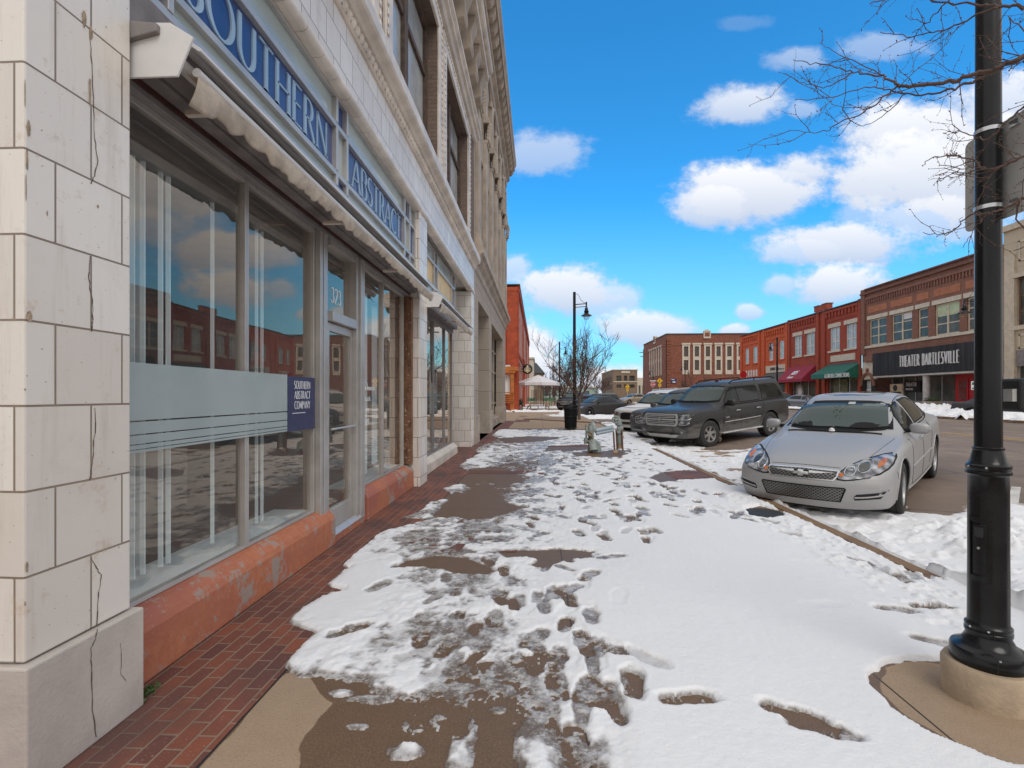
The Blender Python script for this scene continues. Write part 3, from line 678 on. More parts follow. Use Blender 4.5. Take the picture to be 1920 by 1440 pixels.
# ---------------------------------------------------------------- snow
def snow_field():
    # columns finer over the near pavement, rows closer together near the camera
    xs = np.concatenate([np.arange(-1.62, 3.0, SNX), np.arange(3.0, 8.6, SNX * 1.9)])
    ys = [1.22]
    while ys[-1] < 29: ys.append(ys[-1] + max(.0075, ys[-1] * SNY))
    ys = np.array(ys); X, Y = np.meshgrid(xs, ys)
    G = np.where(X < KX + .145, 0.0, road_z(X))
    # coverage over the pavement, read off the photograph as a coarse map
    rows = [785, 800, 815, 830, 850, 870, 890, 910, 930, 950, 980, 1010, 1040, 1060, 1100, 1150, 1200, 1240, 1265, 1300, 1350, 1440, 1600]
    cols = [400, 500, 550, 600, 650, 700, 750, 800, 850, 900, 950, 1000, 1050, 1100, 1200, 1300]
    T = [ # 400 500 550 600 650 700 750 800 850 900 950 1000 1050 1100 1200 1300
     [-1, -1, -1, -1, -1, -1, -1, -1, -1, -.9, -.6, -.8, -.8, -.8, -.2, .3],
     [-1, -1, -1, -1, -1, -1, -1, -1, -1, -.4, .6, .1, .1, .2, .8, 1],
     [-1, -1, -1, -1, -1, -1, -1, -1, -1, 0, .6, .5, .6, .7, .9, 1],
     [-1, -1, -1, -1, -1, -1, -1, -1, -.8, -.2, .1, .1, .4, .5, .9, 1],
     [-1, -1, -1, -1, -1, -1, -1, -1, -.5, .5, .5, .2, .35, .5, .9, .9],
     [-1, -1, -1, -1, -1, -1, -1, -1, .2, .5, -.2, -.1, .4, .6, .8, .5],
     [-1, -1, -1, -1, -1, -1, -1, -.9, .6, .1, -.4, .2, .5, .7, .8, .4],
     [-1, -1, -1, -1, -1, -1, -1, -.5, .5, -.3, -.1, .3, .6, .7, .8, .9],
     [-1, -1, -1, -1, -1, -1, -.8, .3, .1, -.9, -.1, .35, .6, .6, .9, 1],
     [-1, -1, -1, -1, -1, -.8, -.2, .5, -.2, -.8, .05, .4, .6, .6, 1, 1],
     [-1, -1, -1, -1, -.6, .2, .4, .4, .2, .3, .4, .45, .6, .8, 1, 1],
     [-1, -1, -1, -1, .3, .5, .4, .2, .1, .15, .3, .5, .7, .9, 1, 1],
     [-1, -1, -1, -.6, .7, .6, .3, .2, .2, .4, .5, .3, .3, .5, 1, 1],
     [-1, -1, -1, .2, 1, .9, .6, .45, .3, .3, .4, .6, .7, .9, 1, 1],
     [-1, -1, .1, .7, 1, .9, .6, .4, .35, .35, .45, .7, 1, 1, 1, 1],
     [-1, -.8, .5, 1, 1, .7, .45, .35, .35, .4, .5, .8, 1, 1, 1, 1],
     [-1, -.5, .6, .8, .6, .4, .4, .3, .35, .3, .4, .55, .8, 1, 1, 1],
     [-1, -.6, .9, .6, .45, .4, .35, .35, .25, .2, .3, .45, .6, 1, 1, 1],
     [-1, -1, -.2, .2, .3, .25, .3, .25, .1, .2, .2, .3, .45, 1, 1, 1],
     [-1, -1, -1, -.8, -.4, .1, .2, .2, 0, .1, -.05, .1, .4, .8, 1, 1],
     [-1, -1, -1, -1, -.9, -.7, -.5, -.4, -.5, -.6, -.5, .1, .1, .5, 1, 1],
     [-1, -1, -1, -1, -1, -1, -.6, -.7, -.5, -.9, -.4, .4, -.3, .2, 1, 1],
     [-1, -1, -1, -1, -1, -1, -1, -.8, -.6, -.9, -.6, .4, .2, .5, 1, 1]]
    T = np.array(T)
    # world -> position in that map, by pure ground geometry
    F_ = -X * ST + Y * CT; Rr = X * CT + Y * ST
    px = 960 + FPX * Rr / F_; py = HZY + FPX * CZ / F_
    wx = fbm(X, Y, 2.6, 4, 31); wy = fbm(X, Y, 2.6, 4, 47)
    pxw = px + wx * 34 * np.clip(3.4 / F_, .15, 1); pyw = py + wy * 26 * np.clip(3.0 / F_, .1, 1)
    ci = np.interp(pxw, cols, np.arange(len(cols))); ri = np.interp(pyw, rows, np.arange(len(rows)))
    c0 = np.clip(ci.astype(int), 0, len(cols) - 2); r0 = np.clip(ri.astype(int), 0, len(rows) - 2); fc = ci - c0; fr = ri - r0
    D = (T[r0, c0] * (1 - fc) + T[r0, c0 + 1] * fc) * (1 - fr) + (T[r0 + 1, c0] * (1 - fc) + T[r0 + 1, c0 + 1] * fc) * fr
    n1 = fbm(X, Y * .8, 5.5, 5, 11, .6); n2 = fbm(X, Y, 19, 4, 23, .6); n0 = fbm(X, Y, 1.4, 3, 77)
    rag = sstep(D, 1.0, .55)
    C = D + .13 * rag * (D > -.3) + rag * (.50 * n1 + .36 * n2)
    # crisp left margin of the near sheet and the brick strip
    edge = poly_sd(X, Y, gp([(300, 1700), (535, 1262), (531, 1248), (548, 1226), (572, 1200), (590, 1188), (540, 1170), (537, 1162), (566, 1142), (604, 1120), (640, 1108), (610, 1096), (652, 1066), (634, 1058), (662, 1036), (680, 1022), (664, 1008), (694, 1002), (742, 990), (800, 974), (748, 972), (790, 956), (806, 940), (856, 934), (830, 916), (858, 908), (882, 886), (858, 874), (872, 864), (900, 850), (882, 842), (904, 836), (936, 822), (906, 812), (924, 790), (940, 780), (200, 780), (0, 1100)]))
    C = np.minimum(C, np.where(edge > -.6, (-edge * 9 + .35 * n1 + .25 * n2 * (Y > 3.2) - .02), 2))
    bare = [[(735, 1066), (760, 1052), (820, 1043), (875, 1047), (908, 1060), (930, 1072), (905, 1076), (850, 1074), (835, 1068), (790, 1062)],
            [(940, 1035), (990, 1032), (1060, 1030), (1112, 1036), (1106, 1046), (1060, 1052), (1020, 1066), (990, 1062), (1006, 1050), (975, 1046), (950, 1048)],
            [(812, 968), (838, 940), (852, 922), (905, 930), (955, 944), (985, 952), (952, 962), (915, 972), (880, 975), (850, 968), (835, 972)],
            [(862, 906), (880, 880), (930, 874), (965, 886), (985, 900), (945, 912), (905, 904), (880, 912)],
            [(1218, 896), (1240, 886), (1290, 882), (1330, 888), (1345, 898), (1290, 900), (1240, 906)],
            [(1395, 955), (1425, 949), (1462, 958), (1473, 972), (1440, 974), (1410, 968)],
            [(1030, 836), (1100, 834), (1140, 838), (1080, 846), (1020, 846)],
            [(930, 822), (990, 818), (1060, 820), (1020, 828), (950, 832)],
            [(1095, 848), (1150, 845), (1180, 850), (1160, 858), (1110, 858)]]
    for b in bare:
        p = gp(b); q = np.array(p); mrg = .5
        s = (X > q[:, 0].min() - mrg) & (X < q[:, 0].max() + mrg) & (Y > q[:, 1].min() - mrg) & (Y < q[:, 1].max() + mrg)
        if s.any():
            sd_ = poly_sd(X[s], Y[s], p); C[s] = np.minimum(C[s], -sd_ * 11 + .30 * n1[s] + .22 * n2[s])
    # small patches of snow lying on the bare concrete
    for (x, y, a, b) in ((785, 1363, 34, 15), (672, 1363, 22, 8), (640, 1300, 26, 7), (700, 1312, 46, 9), (870, 1290, 40, 15), (760, 1412, 34, 15), (876, 1340, 14, 60), (868, 1410, 26, 50), (1000, 1400, 45, 60), (800, 1345, 34, 8), (935, 1330, 18, 10), (965, 1310, 12, 22), (1020, 1375, 30, 25)):
        p = onZ(x, y); F0 = p.y; rx_ = a * F0 / 960; ry_ = b * F0 * F0 / (960 * CZ)
        e = 1 - np.sqrt(((X - p.x) / rx_) ** 2 + ((Y - p.y) / ry_) ** 2) + .5 * n1 + .25 * n2
        C = np.maximum(C, np.where(e > 0, e * .9, -9))
    near = sstep(C, -.02, .55)
    thick = np.where(D > .55, .018 + .011 * sstep(D, .55, 1.0), .002 + .026 * np.clip(D, 0, 1) + .012 * np.clip(n1, 0, 1))
    dome = np.sqrt(np.clip(C, 0, .5) / .5)
    H = thick * dome + (.010 * n1 + .007 * n2) * sstep(C, .0, .4) * (.12 + rag) + .010 * n0 * sstep(D, .6, 1)
    H = H + .0016 * fbm(X, Y, 34, 3, 5) * near * (Y < 6)
    thin = np.clip(1.25 - H / .016, 0, 1) * sstep(rag, .1, .6)
    # footprints
    foot = []
    def fp(x, y, ang, L=.30, W=.115, dep=1.0): p = onZ(x, y); foot.append((p.x, p.y, ang, L * 1.06, W * 1.2, dep))
    for x, y, an, dp in ((1186, 1287, 85, 1), (1290, 1318, 10, 1), (1490, 1345, -28, 1), (1540, 1372, -20, 1), (1080, 1400, 92, 1), (1045, 1290, 95, 1), (975, 1318, 90, .9), (990, 1262, 100, .8), (1104, 1083, 60, .9), (1050, 1114, 70, .8), (1146, 1047, 20, .9),
                         (1136, 1218, -40, .9), (1210, 1240, -50, .7), (1118, 1202, -38, .5), (1680, 1148, -15, .9), (1746, 1143, -12, .9), (1545, 1140, 5, .3), (1160, 1125, 80, .25), (712, 1102, 70, .8), (655, 1185, 45, .9), (1045, 1240, 80, .9), (960, 1250, 60, .9), (1000, 1200, 55, .9),
                         (903, 1252, 10, .9), (1010, 1300, 80, .7), (905, 1190, 60, .8), (860, 1210, 60, .8), (830, 1260, 50, .7), (780, 1230, 40, .7), (740, 1200, 60, .7), (790, 1120, 50, .6), (1060, 1150, 60, .6), (1230, 1275, 20, .0), (1735, 1110, 0, .6), (1712, 1090, 0, .5), (1520, 1060, -20, .4), (1790, 1180, 0, .6), (1760, 1212, -35, .8)):
        if dp > 0: fp(x, y, an, .29, .115, dp)
    rnd = random.Random(5)
    for k in range(620):                      # the trampled stretch further on
        yy = rnd.uniform(5.0, 13.5); xx = rnd.uniform(-.9, 2.6)
        if yy < 6.0 and xx > 1.2: continue
        if yy < 8.4 and xx > 2.9 - .1 * yy and rnd.random() < .3: continue
        foot.append((xx, yy, rnd.gauss(88, 22), rnd.uniform(.24, .32), rnd.uniform(.09, .14), rnd.choice((.4, .7, .9, 1.0))))
    for k in range(220): foot.append((rnd.uniform(-.7, 2.8), rnd.uniform(13, 21), rnd.gauss(88, 25), .32, .15, rnd.uniform(.5, 1)))
    for k in range(26):                       # a line of prints beside the kerb
        t = k / 26; p = onZ(1250 + 500 * t, 915 + 190 * t + rnd.uniform(-8, 8)); foot.append((p.x, p.y, rnd.gauss(100, 18), .29, .12, rnd.uniform(.25, .9)))
    for k in range(105):
        yy = 2.15 + 2.6 * rnd.random() ** 1.3; foot.append((rnd.uniform(-.85, .35) , yy, rnd.gauss(88, 20), rnd.uniform(.22, .30), rnd.uniform(.09, .13), rnd.choice((.5, .8, 1, 1))))
    for (cx, cy, an, L, W, dep) in foot:
        r = L * .8; j0, j1 = np.searchsorted(ys, [cy - r, cy + r]); i0, i1 = np.searchsorted(xs, [cx - r, cx + r])
        if j1 <= j0 or i1 <= i0: continue
        S = np.s_[j0:j1, i0:i1]; a = R(an); u = (X[S] - cx) * math.cos(a) + (Y[S] - cy) * math.sin(a); v = -(X[S] - cx) * math.sin(a) + (Y[S] - cy) * math.cos(a)
        u = u / (L / 2); wid = (W / 2) * (1.0 - .22 * np.exp(-((u + .25) / .28) ** 2)); v = v / wid
        e = 1 - (np.abs(u) ** 2.4 + np.abs(v) ** 2.4) ** (1 / 2.4) + .22 * n2[S]
        k = sstep(e, -.10, .24); tread = .5 + .5 * np.sin(u * 30)
        floor_ = np.minimum(H[S], .0025 + .0025 * tread + (1 - dep) * .022 + .006 * np.clip(n2[S], -1, 1))
        H[S] = H[S] * (1 - k * min(1, dep + .15)) + floor_ * k * min(1, dep + .15)
        rim = np.exp(-((e + .14) / .12) ** 2) * .0018 * dep * (C[S] > .1) * (.6 + n2[S]); H[S] += rim
        thin[S] = np.maximum(thin[S], k * sstep(np.array(dep), .45, .9))
        if dep > .8: C[S] = np.where((k > .8) & (n1[S] > -.02) & (H[S] < .006), -.1, C[S])
    # lumps of pushed snow along the kerb prints
    dd = np.abs(X - 2.72) ; H += sstep(dd, .5, .1) * (Y < 7.5) * (Y > 3.2) * np.clip(fbm(X, Y, 16, 3, 91), 0, 1) * .03 * (X < KX - .05)
    # kerb kept clear between the two sheets, buried near the corner
    kc = (X > KX - .05 + .03 * n1) & (X < KX + .19 + .03 * n1)
    clear = sstep(Y + .35 * n1, 4.02, 4.35) * (1 - .9 * sstep(Y, 13.0, 14.5)) * (1 - .75 * ((Y > 7.0) & (Y < 8.2) & (n0 > .15)))
    C = np.where(kc & (clear > .5), -1, C)
    # ring of bare concrete round the lamp post
    c = onZ(1850, 1330); rr = np.hypot((X - c.x), (Y - c.y) * 1.0) + .05 * n1
    C = np.minimum(C, (rr - .43) * 9); ring = np.clip((rr - .43) * 9, 0, .5) / .5
    H = np.where(rr < .62, np.minimum(H, .058 * np.sqrt(ring) + .002), H)
    C = np.where((Y < 1.9) & (X > 1.25), np.minimum(C, (Y - 1.62 + .1 * n1 + (X - 1.25) * -.25) * 8), C)
    # backflow pipe stands and manhole keep small clearings
    for (bx, by, br) in ((onZ(1105, 852).x, onZ(1105, 852).y, .42), (onZ(1162, 846).x, onZ(1162, 846).y, .28)):
        C = np.minimum(C, (np.hypot(X - bx, (Y - by) * .8) - br + .1 * n1) * 7)
    C = np.where(Y > 20.2, np.minimum(C, (20.8 + .6 * n0 - Y) * 2 + .5 * n1), C)
    onroad = X > KX + .14
    # ------------- the parking lane
    m1 = fbm(X, Y, .9, 4, 61); lump = np.clip(fbm(X, Y, 5.5, 4, 71, .55) + .12, 0, 1)
    DR = np.interp(X, [3, 3.6, 4.6, 5.8, 7.0], [1, 1, .9, .5, -1])
    bank = np.exp(-(((X - 4.45) / .75) ** 2 + ((Y - 4.95) / .75) ** 2)) + .8 * np.exp(-(((X - 5.0) / .55) ** 2 + ((Y - 5.7) / .5) ** 2)) + .5 * np.exp(-(((X - 4.0) / .6) ** 2 + ((Y - 3.6) / .9) ** 2))
    stall = sstep(Y, 4.0, 4.8)
    lane = DR + .6 * m1 + .3 * n1
    lane = np.maximum(lane, bank * 2.2 - .25 + .3 * n1)
    slush = poly_sd(X, Y, [(5.0, 6.9), (8.5, 9.8), (8.5, 13), (7.5, 13.5), (5.6, 11.5), (4.9, 9.5)])
    lane = np.where(slush > 0, np.minimum(lane, .42 - slush * .45 + .7 * n1), lane)
    under = poly_sd(X, Y, [(4.3, 7.0), (5.1, 6.1), (7.2, 8.2), (6.4, 9.3)]); lane = np.where(under > 0, lane - under * 2.5, lane)
    under = poly_sd(X, Y, [(4.6, 14.6), (5.4, 14.2), (9.0, 16.4), (8.0, 18.0), (5.5, 17)]); lane = np.where(under > -.2, lane - (under + .2) * 3, lane)
    lane = np.where(Y > 11, lane - .2, lane)
    HR = (.022 + .05 * lump * sstep(lane, .2, 1)) * np.sqrt(np.clip(lane, 0, .5) / .5) + .17 * bank * (.65 + .7 * lump) + (.012 * n1 + .007 * n2) * sstep(lane, 0, .4)
    kerbramp = np.exp(-(X - KX - .14) / .22) * .06 * sstep(Y, 4.3, 3.7); HR = HR + np.where(onroad, kerbramp, 0) * 1.2 + np.where(onroad & (Y < 4.3), .03, 0)
    C = np.where(onroad, lane, C); H = np.where(onroad, HR, H)
    thin = np.where(onroad, np.clip(1 - HR / .02, 0, 1) * .9, thin)
    dirt = np.where(onroad, sstep(fbm(X, Y, 1.7, 4, 15), .12, .6) * 1.0 + .6 * sstep(lane, .5, .0), .35 * thin * sstep(n0, 0, .5))
    dirt = np.where(onroad & (np.abs(Y - 3.55 + .25 * (X - 4)) < .35) & (X > 3.7), .9, dirt)
    G = np.where((X > KX + .13) & (X < KX + .16), np.where(Y < 4.2, 0, G), G)
    C = np.where((edge > .0) & (X < -1.0) & (Y > 2), np.minimum(C, -.1), C)
    Z = G + np.where(C > 0, np.maximum(H, .0035) * sstep(C, -.01, .12) + .001, -.02)
    keep = C > -.02
    # clean wrap of edges: pull the first hidden ring under the pavement
    o = grid_obj('snow', X, Y, Z, M['snow'], keep=keep, attr={'thin': thin, 'dirt': dirt}); o['kind'] = 'stuff'
SNX, SNY = .0095, .0042
snow_field()

def snow_patch(cx, cy, lx, ly, h, z, rot=0, seed=1, res=60, rag=.5, dirt=.0, lumpy=1.0):
    u = np.linspace(-1.2, 1.2, res); U, V = np.meshgrid(u, u); a = R(rot)
    x = U * lx / 2; y = V * ly / 2; X = cx + x * math.cos(a) - y * math.sin(a); Y = cy + x * math.sin(a) + y * math.cos(a)
    s = 3.0 / max(.5, min(lx, ly)); n = fbm(X, Y, s, 5, seed, .6); n2 = fbm(X, Y, s * 4, 4, seed + 9, .6)
    C = 1 - (np.abs(U) ** 2.5 + np.abs(V) ** 2.5) ** .4 + rag * n + .2 * n2
    Z = z + np.where(C > 0, h * np.sqrt(np.clip(C, 0, 1)) * (1 + lumpy * (.6 * n + .45 * n2)) + .004, -.05)
    o = grid_obj('snow', X, Y, Z, M['snow'], keep=C > -.05, attr={'thin': np.full(X.shape, .0), 'dirt': np.full(X.shape, dirt)}); o['kind'] = 'stuff'
p = onZ(1735, 787, .2)
snow_patch(25.2, 36.5, 4.2, 7.5, .55, .2, seed=3, res=90)
snow_patch(24.5, 43.5, 3.0, 9.0, .25, .2, seed=4, res=70)
snow_patch(23.8, 30, 2.2, 9.0, .35, .2, seed=5, res=70)
snow_patch(23.4, 58, 1.6, 22, .2, .2, seed=6, res=80)
for (px, py, lx, ly, h, sd_) in ((985, 772, 4.4, 1.6, .16, 11), (1120, 780, 9.5, 4.0, .18, 12), (1135, 776, 6, 3.2, .22, 13), (1085, 776, 3, 3, .4, 14), (1150, 806, 1.9, 3.0, .03, 15), (1040, 764, 7, 9, .12, 16), (1000, 760, 5, 10, .08, 17), (1180, 772, 6, 4, .14, 18)):
    p = onZ(px, py); snow_patch(p.x, p.y, lx, ly, h, 0 if p.x < KX else rz(p.x), seed=sd_, res=70)
snow_patch(.6, 44.6, 7.5, 1.0, .10, 0, seed=22, res=80)
def wall_holes(mb, axis, c, a0, a1, z0, z1, holes, d):
    """upright wall face at x=c (axis 'x') or y=c with real openings; reveals run to c+d"""
    A = sorted({a0, a1, *[h[0] for h in holes], *[h[1] for h in holes]}); Z = sorted({z0, z1, *[h[2] for h in holes], *[h[3] for h in holes]})
    P = (lambda a, t, z: (t, a, z)) if axis == 'x' else (lambda a, t, z: (a, t, z))
    for i in range(len(A) - 1):
        for j in range(len(Z) - 1):
            ca, cz = (A[i] + A[i + 1]) / 2, (Z[j] + Z[j + 1]) / 2
            if any(h[0] < ca < h[1] and h[2] < cz < h[3] for h in holes): continue
            mb.add([P(A[i], c, Z[j]), P(A[i + 1], c, Z[j]), P(A[i + 1], c, Z[j + 1]), P(A[i], c, Z[j + 1])], [(0, 1, 2, 3)])
    for (b0, b1, y0, y1) in holes:
        for q in (((b0, y0), (b0, y1)), ((b1, y0), (b1, y1)), ((b0, y0), (b1, y0)), ((b0, y1), (b1, y1))):
            mb.add([P(q[0][0], c, q[0][1]), P(q[1][0], c, q[1][1]), P(q[1][0], c + d, q[1][1]), P(q[0][0], c + d, q[0][1])], [(0, 1, 2, 3)])

# =============================================================== white tiled shop building (left, nearest)
TA = thing('shop_building', 'cream terracotta tiled corner shop building with blue lettered sign band and long display windows', 'building', (-1.84, 1.74, 0))
PX = -1.84; P1 = 2.219; P2, P2b = 7.847, 8.379; P3, P3b = 13.96, 14.54
m = MB()
m.box(-12, -2.05, 1.74, 2.02, .459, 10.9); m.box(-2.05, PX, 1.74, P1, .459, 4.27)
m.box(-2.4, PX, P2, P2b, 0, 4.27); m.box(-4.2, PX, P3, P3b, 0, 4.27)
m.box(-2.6, PX, 1.741, P3b, 4.372, 4.975)
m.box(-2.6, PX + .003, 2.02, 2.25, 5.4, 8.5)
m.build('wall', M['tile'], TA, bevel=.008)
m = MB(); m.box(-12, -1.805, 1.715, 2.256, 0, .452); m.build('plinth', M['granite'], TA, bevel=.008)
m = MB(); m.box(-2.6, PX - .05, 2.25, P3b, 5.1, 10.7)
m2 = MB()
UW = [(2.25, 5.83), (6.0, 9.58), (9.75, 13.52)]
m = MB(); wall_holes(m, 'x', PX - .01, 2.25, P3b, 5.4, 8.62, [(a + .3, b - .3, 5.5, 8.2) for a, b in UW], -.35); m.build('upper_wall', M['brown_brick_a'], TA)
m = MB(); m.box(-12, PX - .06, 2.02, P3b, 8.6, 10.6); m.build('attic_wall', M['stone_trim'], TA)
# upper windows
for a, b in UW:
    m = MB()
    m.box(PX - .02, PX + .03, a, a + .30, 5.43, 8.46); m.box(PX - .02, PX + .03, b - .30, b, 5.43, 8.46); m.box(PX - .02, PX + .03, a + .30, b - .30, 8.16, 8.46)
    for k in range(24):   # little studs of the ornament
        z = 5.5 + k * .122
        for y in (a + .07, b - .07): m.box(PX + .03, PX + .05, y - .03, y + .03, z, z + .07)
    n = int((b - a) / .12)
    for k in range(n): m.box(PX + .03, PX + .05, a + .03 + k * .12, a + .1 + k * .12, 8.33, 8.40)
    f = m.build('window_surround', M['mould'], TA, bevel=.01)
    m = MB(); c = (a + b) / 2
    for y0, y1 in ((a + .30, a + .40), (c - .10, c + .10), (b - .40, b - .30)): m.box(-2.16, -2.03, y0, y1, 5.42, 8.16)
    m.box(-2.15, -2.05, a + .4, b - .4, 7.2, 7.3); m.box(-2.15, -2.02, a + .4, b - .4, 8.06, 8.16); m.box(-2.15, -2.02, a + .4, b - .4, 5.42, 5.5)
    wdo = m.build('window', M['old_wood'], TA, bevel=.006)
    m = MB(); m.box(-2.13, -2.10, a + .4, b - .4, 5.5, 8.06); m.build('pane', M['glass_pale'], wdo)
# mouldings
def bullnose(y0, y1, z0, z1, xo, xi, seg=.31):
    m = MB(); y = y0
    while y < y1 - .02:
        e = min(y + seg, y1); pr = [(xi, z0), (xo - .03, z0 - .0)] + [(xo - .035 + .045 * math.cos(R(q)), (z0 + z1) / 2 + (z1 - z0) / 2 * math.sin(R(q))) for q in range(-80, 81, 20)] + [(xi, z1)]
        m.prism(pr, 'y', y + .003, e - .003); y = e
    return m
bullnose(1.75, P3b, 4.272, 4.37, -1.815, -1.95).build('bullnose_moulding', M['mould'], TA, smooth=40)
m = MB(); m.box(-1.95, -1.83, 1.75, P3b, 4.28, 4.362); m.build('mortar_backing', M['crack'], TA)
m = MB(); y = 1.76; k = 0
while y < P3b - .06:
    c = (-1.825, y + .055, 5.045); vs = []; fs = []; nu, nv = 8, 6
    for i in range(nv + 1):
        ph = math.pi * (i / nv - .5)
        for j in range(nu): an = 2 * math.pi * j / nu; vs.append((c[0] + .055 * math.cos(ph) * math.cos(an), c[1] + .047 * math.cos(ph) * math.sin(an), c[2] + .062 * math.sin(ph)))
    for i in range(nv):
        for j in range(nu): fs.append((i * nu + j, i * nu + (j + 1) % nu, (i + 1) * nu + (j + 1) % nu, (i + 1) * nu + j))
    m.add(vs, fs); m.box(-1.84, -1.79, y - .008, y + .008, 4.985, 5.10); y += .11
m.build('egg_and_dart_moulding', M['mould'], TA, smooth=50)
m = MB(); m.prism([(-2.0, 4.976), (-1.815, 4.976), (-1.80, 4.99), (-1.83, 5.0), (-1.83, 5.10), (-1.77, 5.115), (-1.74, 5.15), (-1.68, 5.165), (-1.66, 5.19), (-1.66, 5.33), (-1.69, 5.36), (-1.69, 5.39), (-1.84, 5.42), (-2.0, 5.42)], 'y', 1.73, P3b + .02)
m.build('sill_cornice', M['mould'], TA, bevel=.004)
m = MB()
m = MB(); m.prism([(-1.84, 8.6), (-1.78, 8.62), (-1.74, 8.68), (-1.68, 8.70), (-1.68, 8.78), (-1.62, 8.82), (-1.62, 8.88), (-1.90, 8.9), (-1.9, 8.6)], 'y', 1.74, P3b); m.build('string_course', M['mould'], TA)
m = MB(); y = 2.0
while y < P3b - .3:
    m = MB(); m.prism([(-1.9, 9.55), (-1.62, 9.62), (-1.58, 9.72), (-1.60, 10.0), (-1.50, 10.22), (-1.50, 10.38), (-1.9, 10.38)], 'y', y, y + .45); y += 1.0
    m.build('modillion', M['stone_trim'], TA, bevel=.01)
m = MB(); m.box(-3.0, -1.42, 1.6, P3b + .05, 10.39, 10.6); m.tube([(-1.40, 1.6, 10.68), (-1.40, P3b + .05, 10.68)], .10, 12); m.box(-3, -1.45, 1.6, P3b + .04, 10.6, 10.74); m.build('cornice', M['mould'], TA)
m = MB(); m.box(-13, -2.62, 2.03, P3b, 10.61, 10.73); m.build('roof', M['roof_dark'], TA)

# cracks and chips in the nearest pier
def onw(pts, X=PX): return [onX(x, y, X) for x, y in pts]
def crack(pts, w0, X=PX):
    mb = MB()
    q = onw(pts, X); rn = random.Random(len(pts))
    pp = []
    for a, b in zip(q, q[1:]):
        for k in range(4): t = k / 4; pp.append(a.lerp(b, t) + Vector((0, rn.uniform(-1, 1) * .003, 0)))
    pp.append(q[-1])
    for i in range(len(pp) - 1):
        a, b = pp[i], pp[i + 1]; w_ = w0 * rn.uniform(.5, 1.3); mb.add([(X + .0015, a.y - w_, a.z), (X + .0015, a.y + w_, a.z), (X + .0015, b.y + w_, b.z), (X + .0015, b.y - w_, b.z)], [(0, 1, 2, 3)])
    mb.build('crack', M['crack'], TA)
crack([(168, 60), (172, 120), (176, 205), (177, 260), (183, 300), (176, 330), (170, 345)], .0022)
crack([(168, 480), (165, 520), (172, 560), (174, 600), (171, 622)], .0022)
crack([(177, 765), (178, 800), (174, 850), (170, 890), (167, 900)], .0022)
crack([(170, 1047), (180, 1065), (189, 1078), (184, 1120), (181, 1172)], .0022)
crack([(181, 1180), (180, 1195), (170, 1216), (171, 1260), (173, 1330), (180, 1382)], .0022, -1.805)
crack([(226, 1205), (228, 1230), (225, 1262), (236, 1276)], .0012, -1.805)
rn = random.Random(3)
def chip(px, py, w, h, X=PX, s=0, mb=None):
    c = onX(px, py, X); t = c.y / 960 * 1.06; n = 14; vs = []
    for k in range(n):
        a = 2 * math.pi * k / n; rr = rn.uniform(.75, 1.15); dy = math.cos(a) * w * rr * t * (c.y / 1.84); vs.append((X + .002, c.y + dy, c.z + math.sin(a) * h * rr * t))
    mb.add([(X + .0035, c.y, c.z)] + vs, [(0, i + 1, (i + 1) % n + 1) for i in range(n)])
for px, py, w_, h_ in ((53, 240, 5, 14), (50, 300, 3, 20), (54, 594, 7, 10), (50, 1062, 3.5, 9), (157, 35, 5, 14), (170, 60, 4, 12), (168, 170, 3, 26), (46, 175, 1.5, 26), (48, 350, 1.5, 26), (183, 387, 2.5, 3), (88, 400, 1.5, 5), (46, 730, 2, 2), (46, 1132, 2, 4)): m = MB(); chip(px, py, w_ * .85, h_ * 1.1, mb=m); m.build('chipped_patch', M['chip'], TA)
# wash of the corner arris
# ------------------------------------------------ shop front, first bay
GX = -2.06
yg = lambda px: PY(px, GX)
Yd0, Yd1, Yd2, Yd3 = yg(586), yg(607), yg(655), yg(668)
sp_ = lambda x0: [(x0, 0), (x0 - .004, .25), (x0 - .02, .285), (x0 - .075, .335), (x0 - .12, .35), (-2.4, .35), (-2.4, 0)]
m = MB(); m.prism(sp_(-1.93), 'y', P1 + .005, Yd1 - .02); m.prism(sp_(-1.93), 'y', Yd3 + .03, P2 - .003)
m.box(-2.4, -1.96, Yd1 - .02, Yd3 + .03, -.02, .07)
for y in (2.95, 3.95, 6.0): pass
m.build('painted_sill', M['orange'], TA, bevel=.012, bseg=3)
m = MB(); m.prism([(-1.955, .07), (-2.1, .07), (-2.1, .11), (-2.0, .105)], 'y', Yd1, Yd3); m.build('threshold', M['alu'], TA)
m = MB(); m.box(-2.12, -1.985, P1, P2, 2.966, 3.0); m.build('header_rail', M['red_wood'], TA, bevel=.004)
m = MB(); m.box(-2.12, -1.99, P1, P2, 2.93, 2.965); m.build('head_moulding', M['alu_dark'], TA, bevel=.004)
m = MB(); m.box(-2.5, -1.90, P1 - .001, P2 + .001, 3.0, 3.36); m.prism([(-1.90, 3.02), (-1.72, 3.06), (-1.72, 3.10), (-1.90, 3.12)], 'y', P1, P2)
m.build('soffit_board', M['grey_board'], TA, bevel=.006)
m = MB(); m.box(-2.085, -1.945, P2 - .10, P2 - .002, .36, 2.93); m.box(-2.13, -2.085, P2 - .2, P2 - .002, .36, 2.93); m.build('corner_post', M['peel'], TA, bevel=.006)
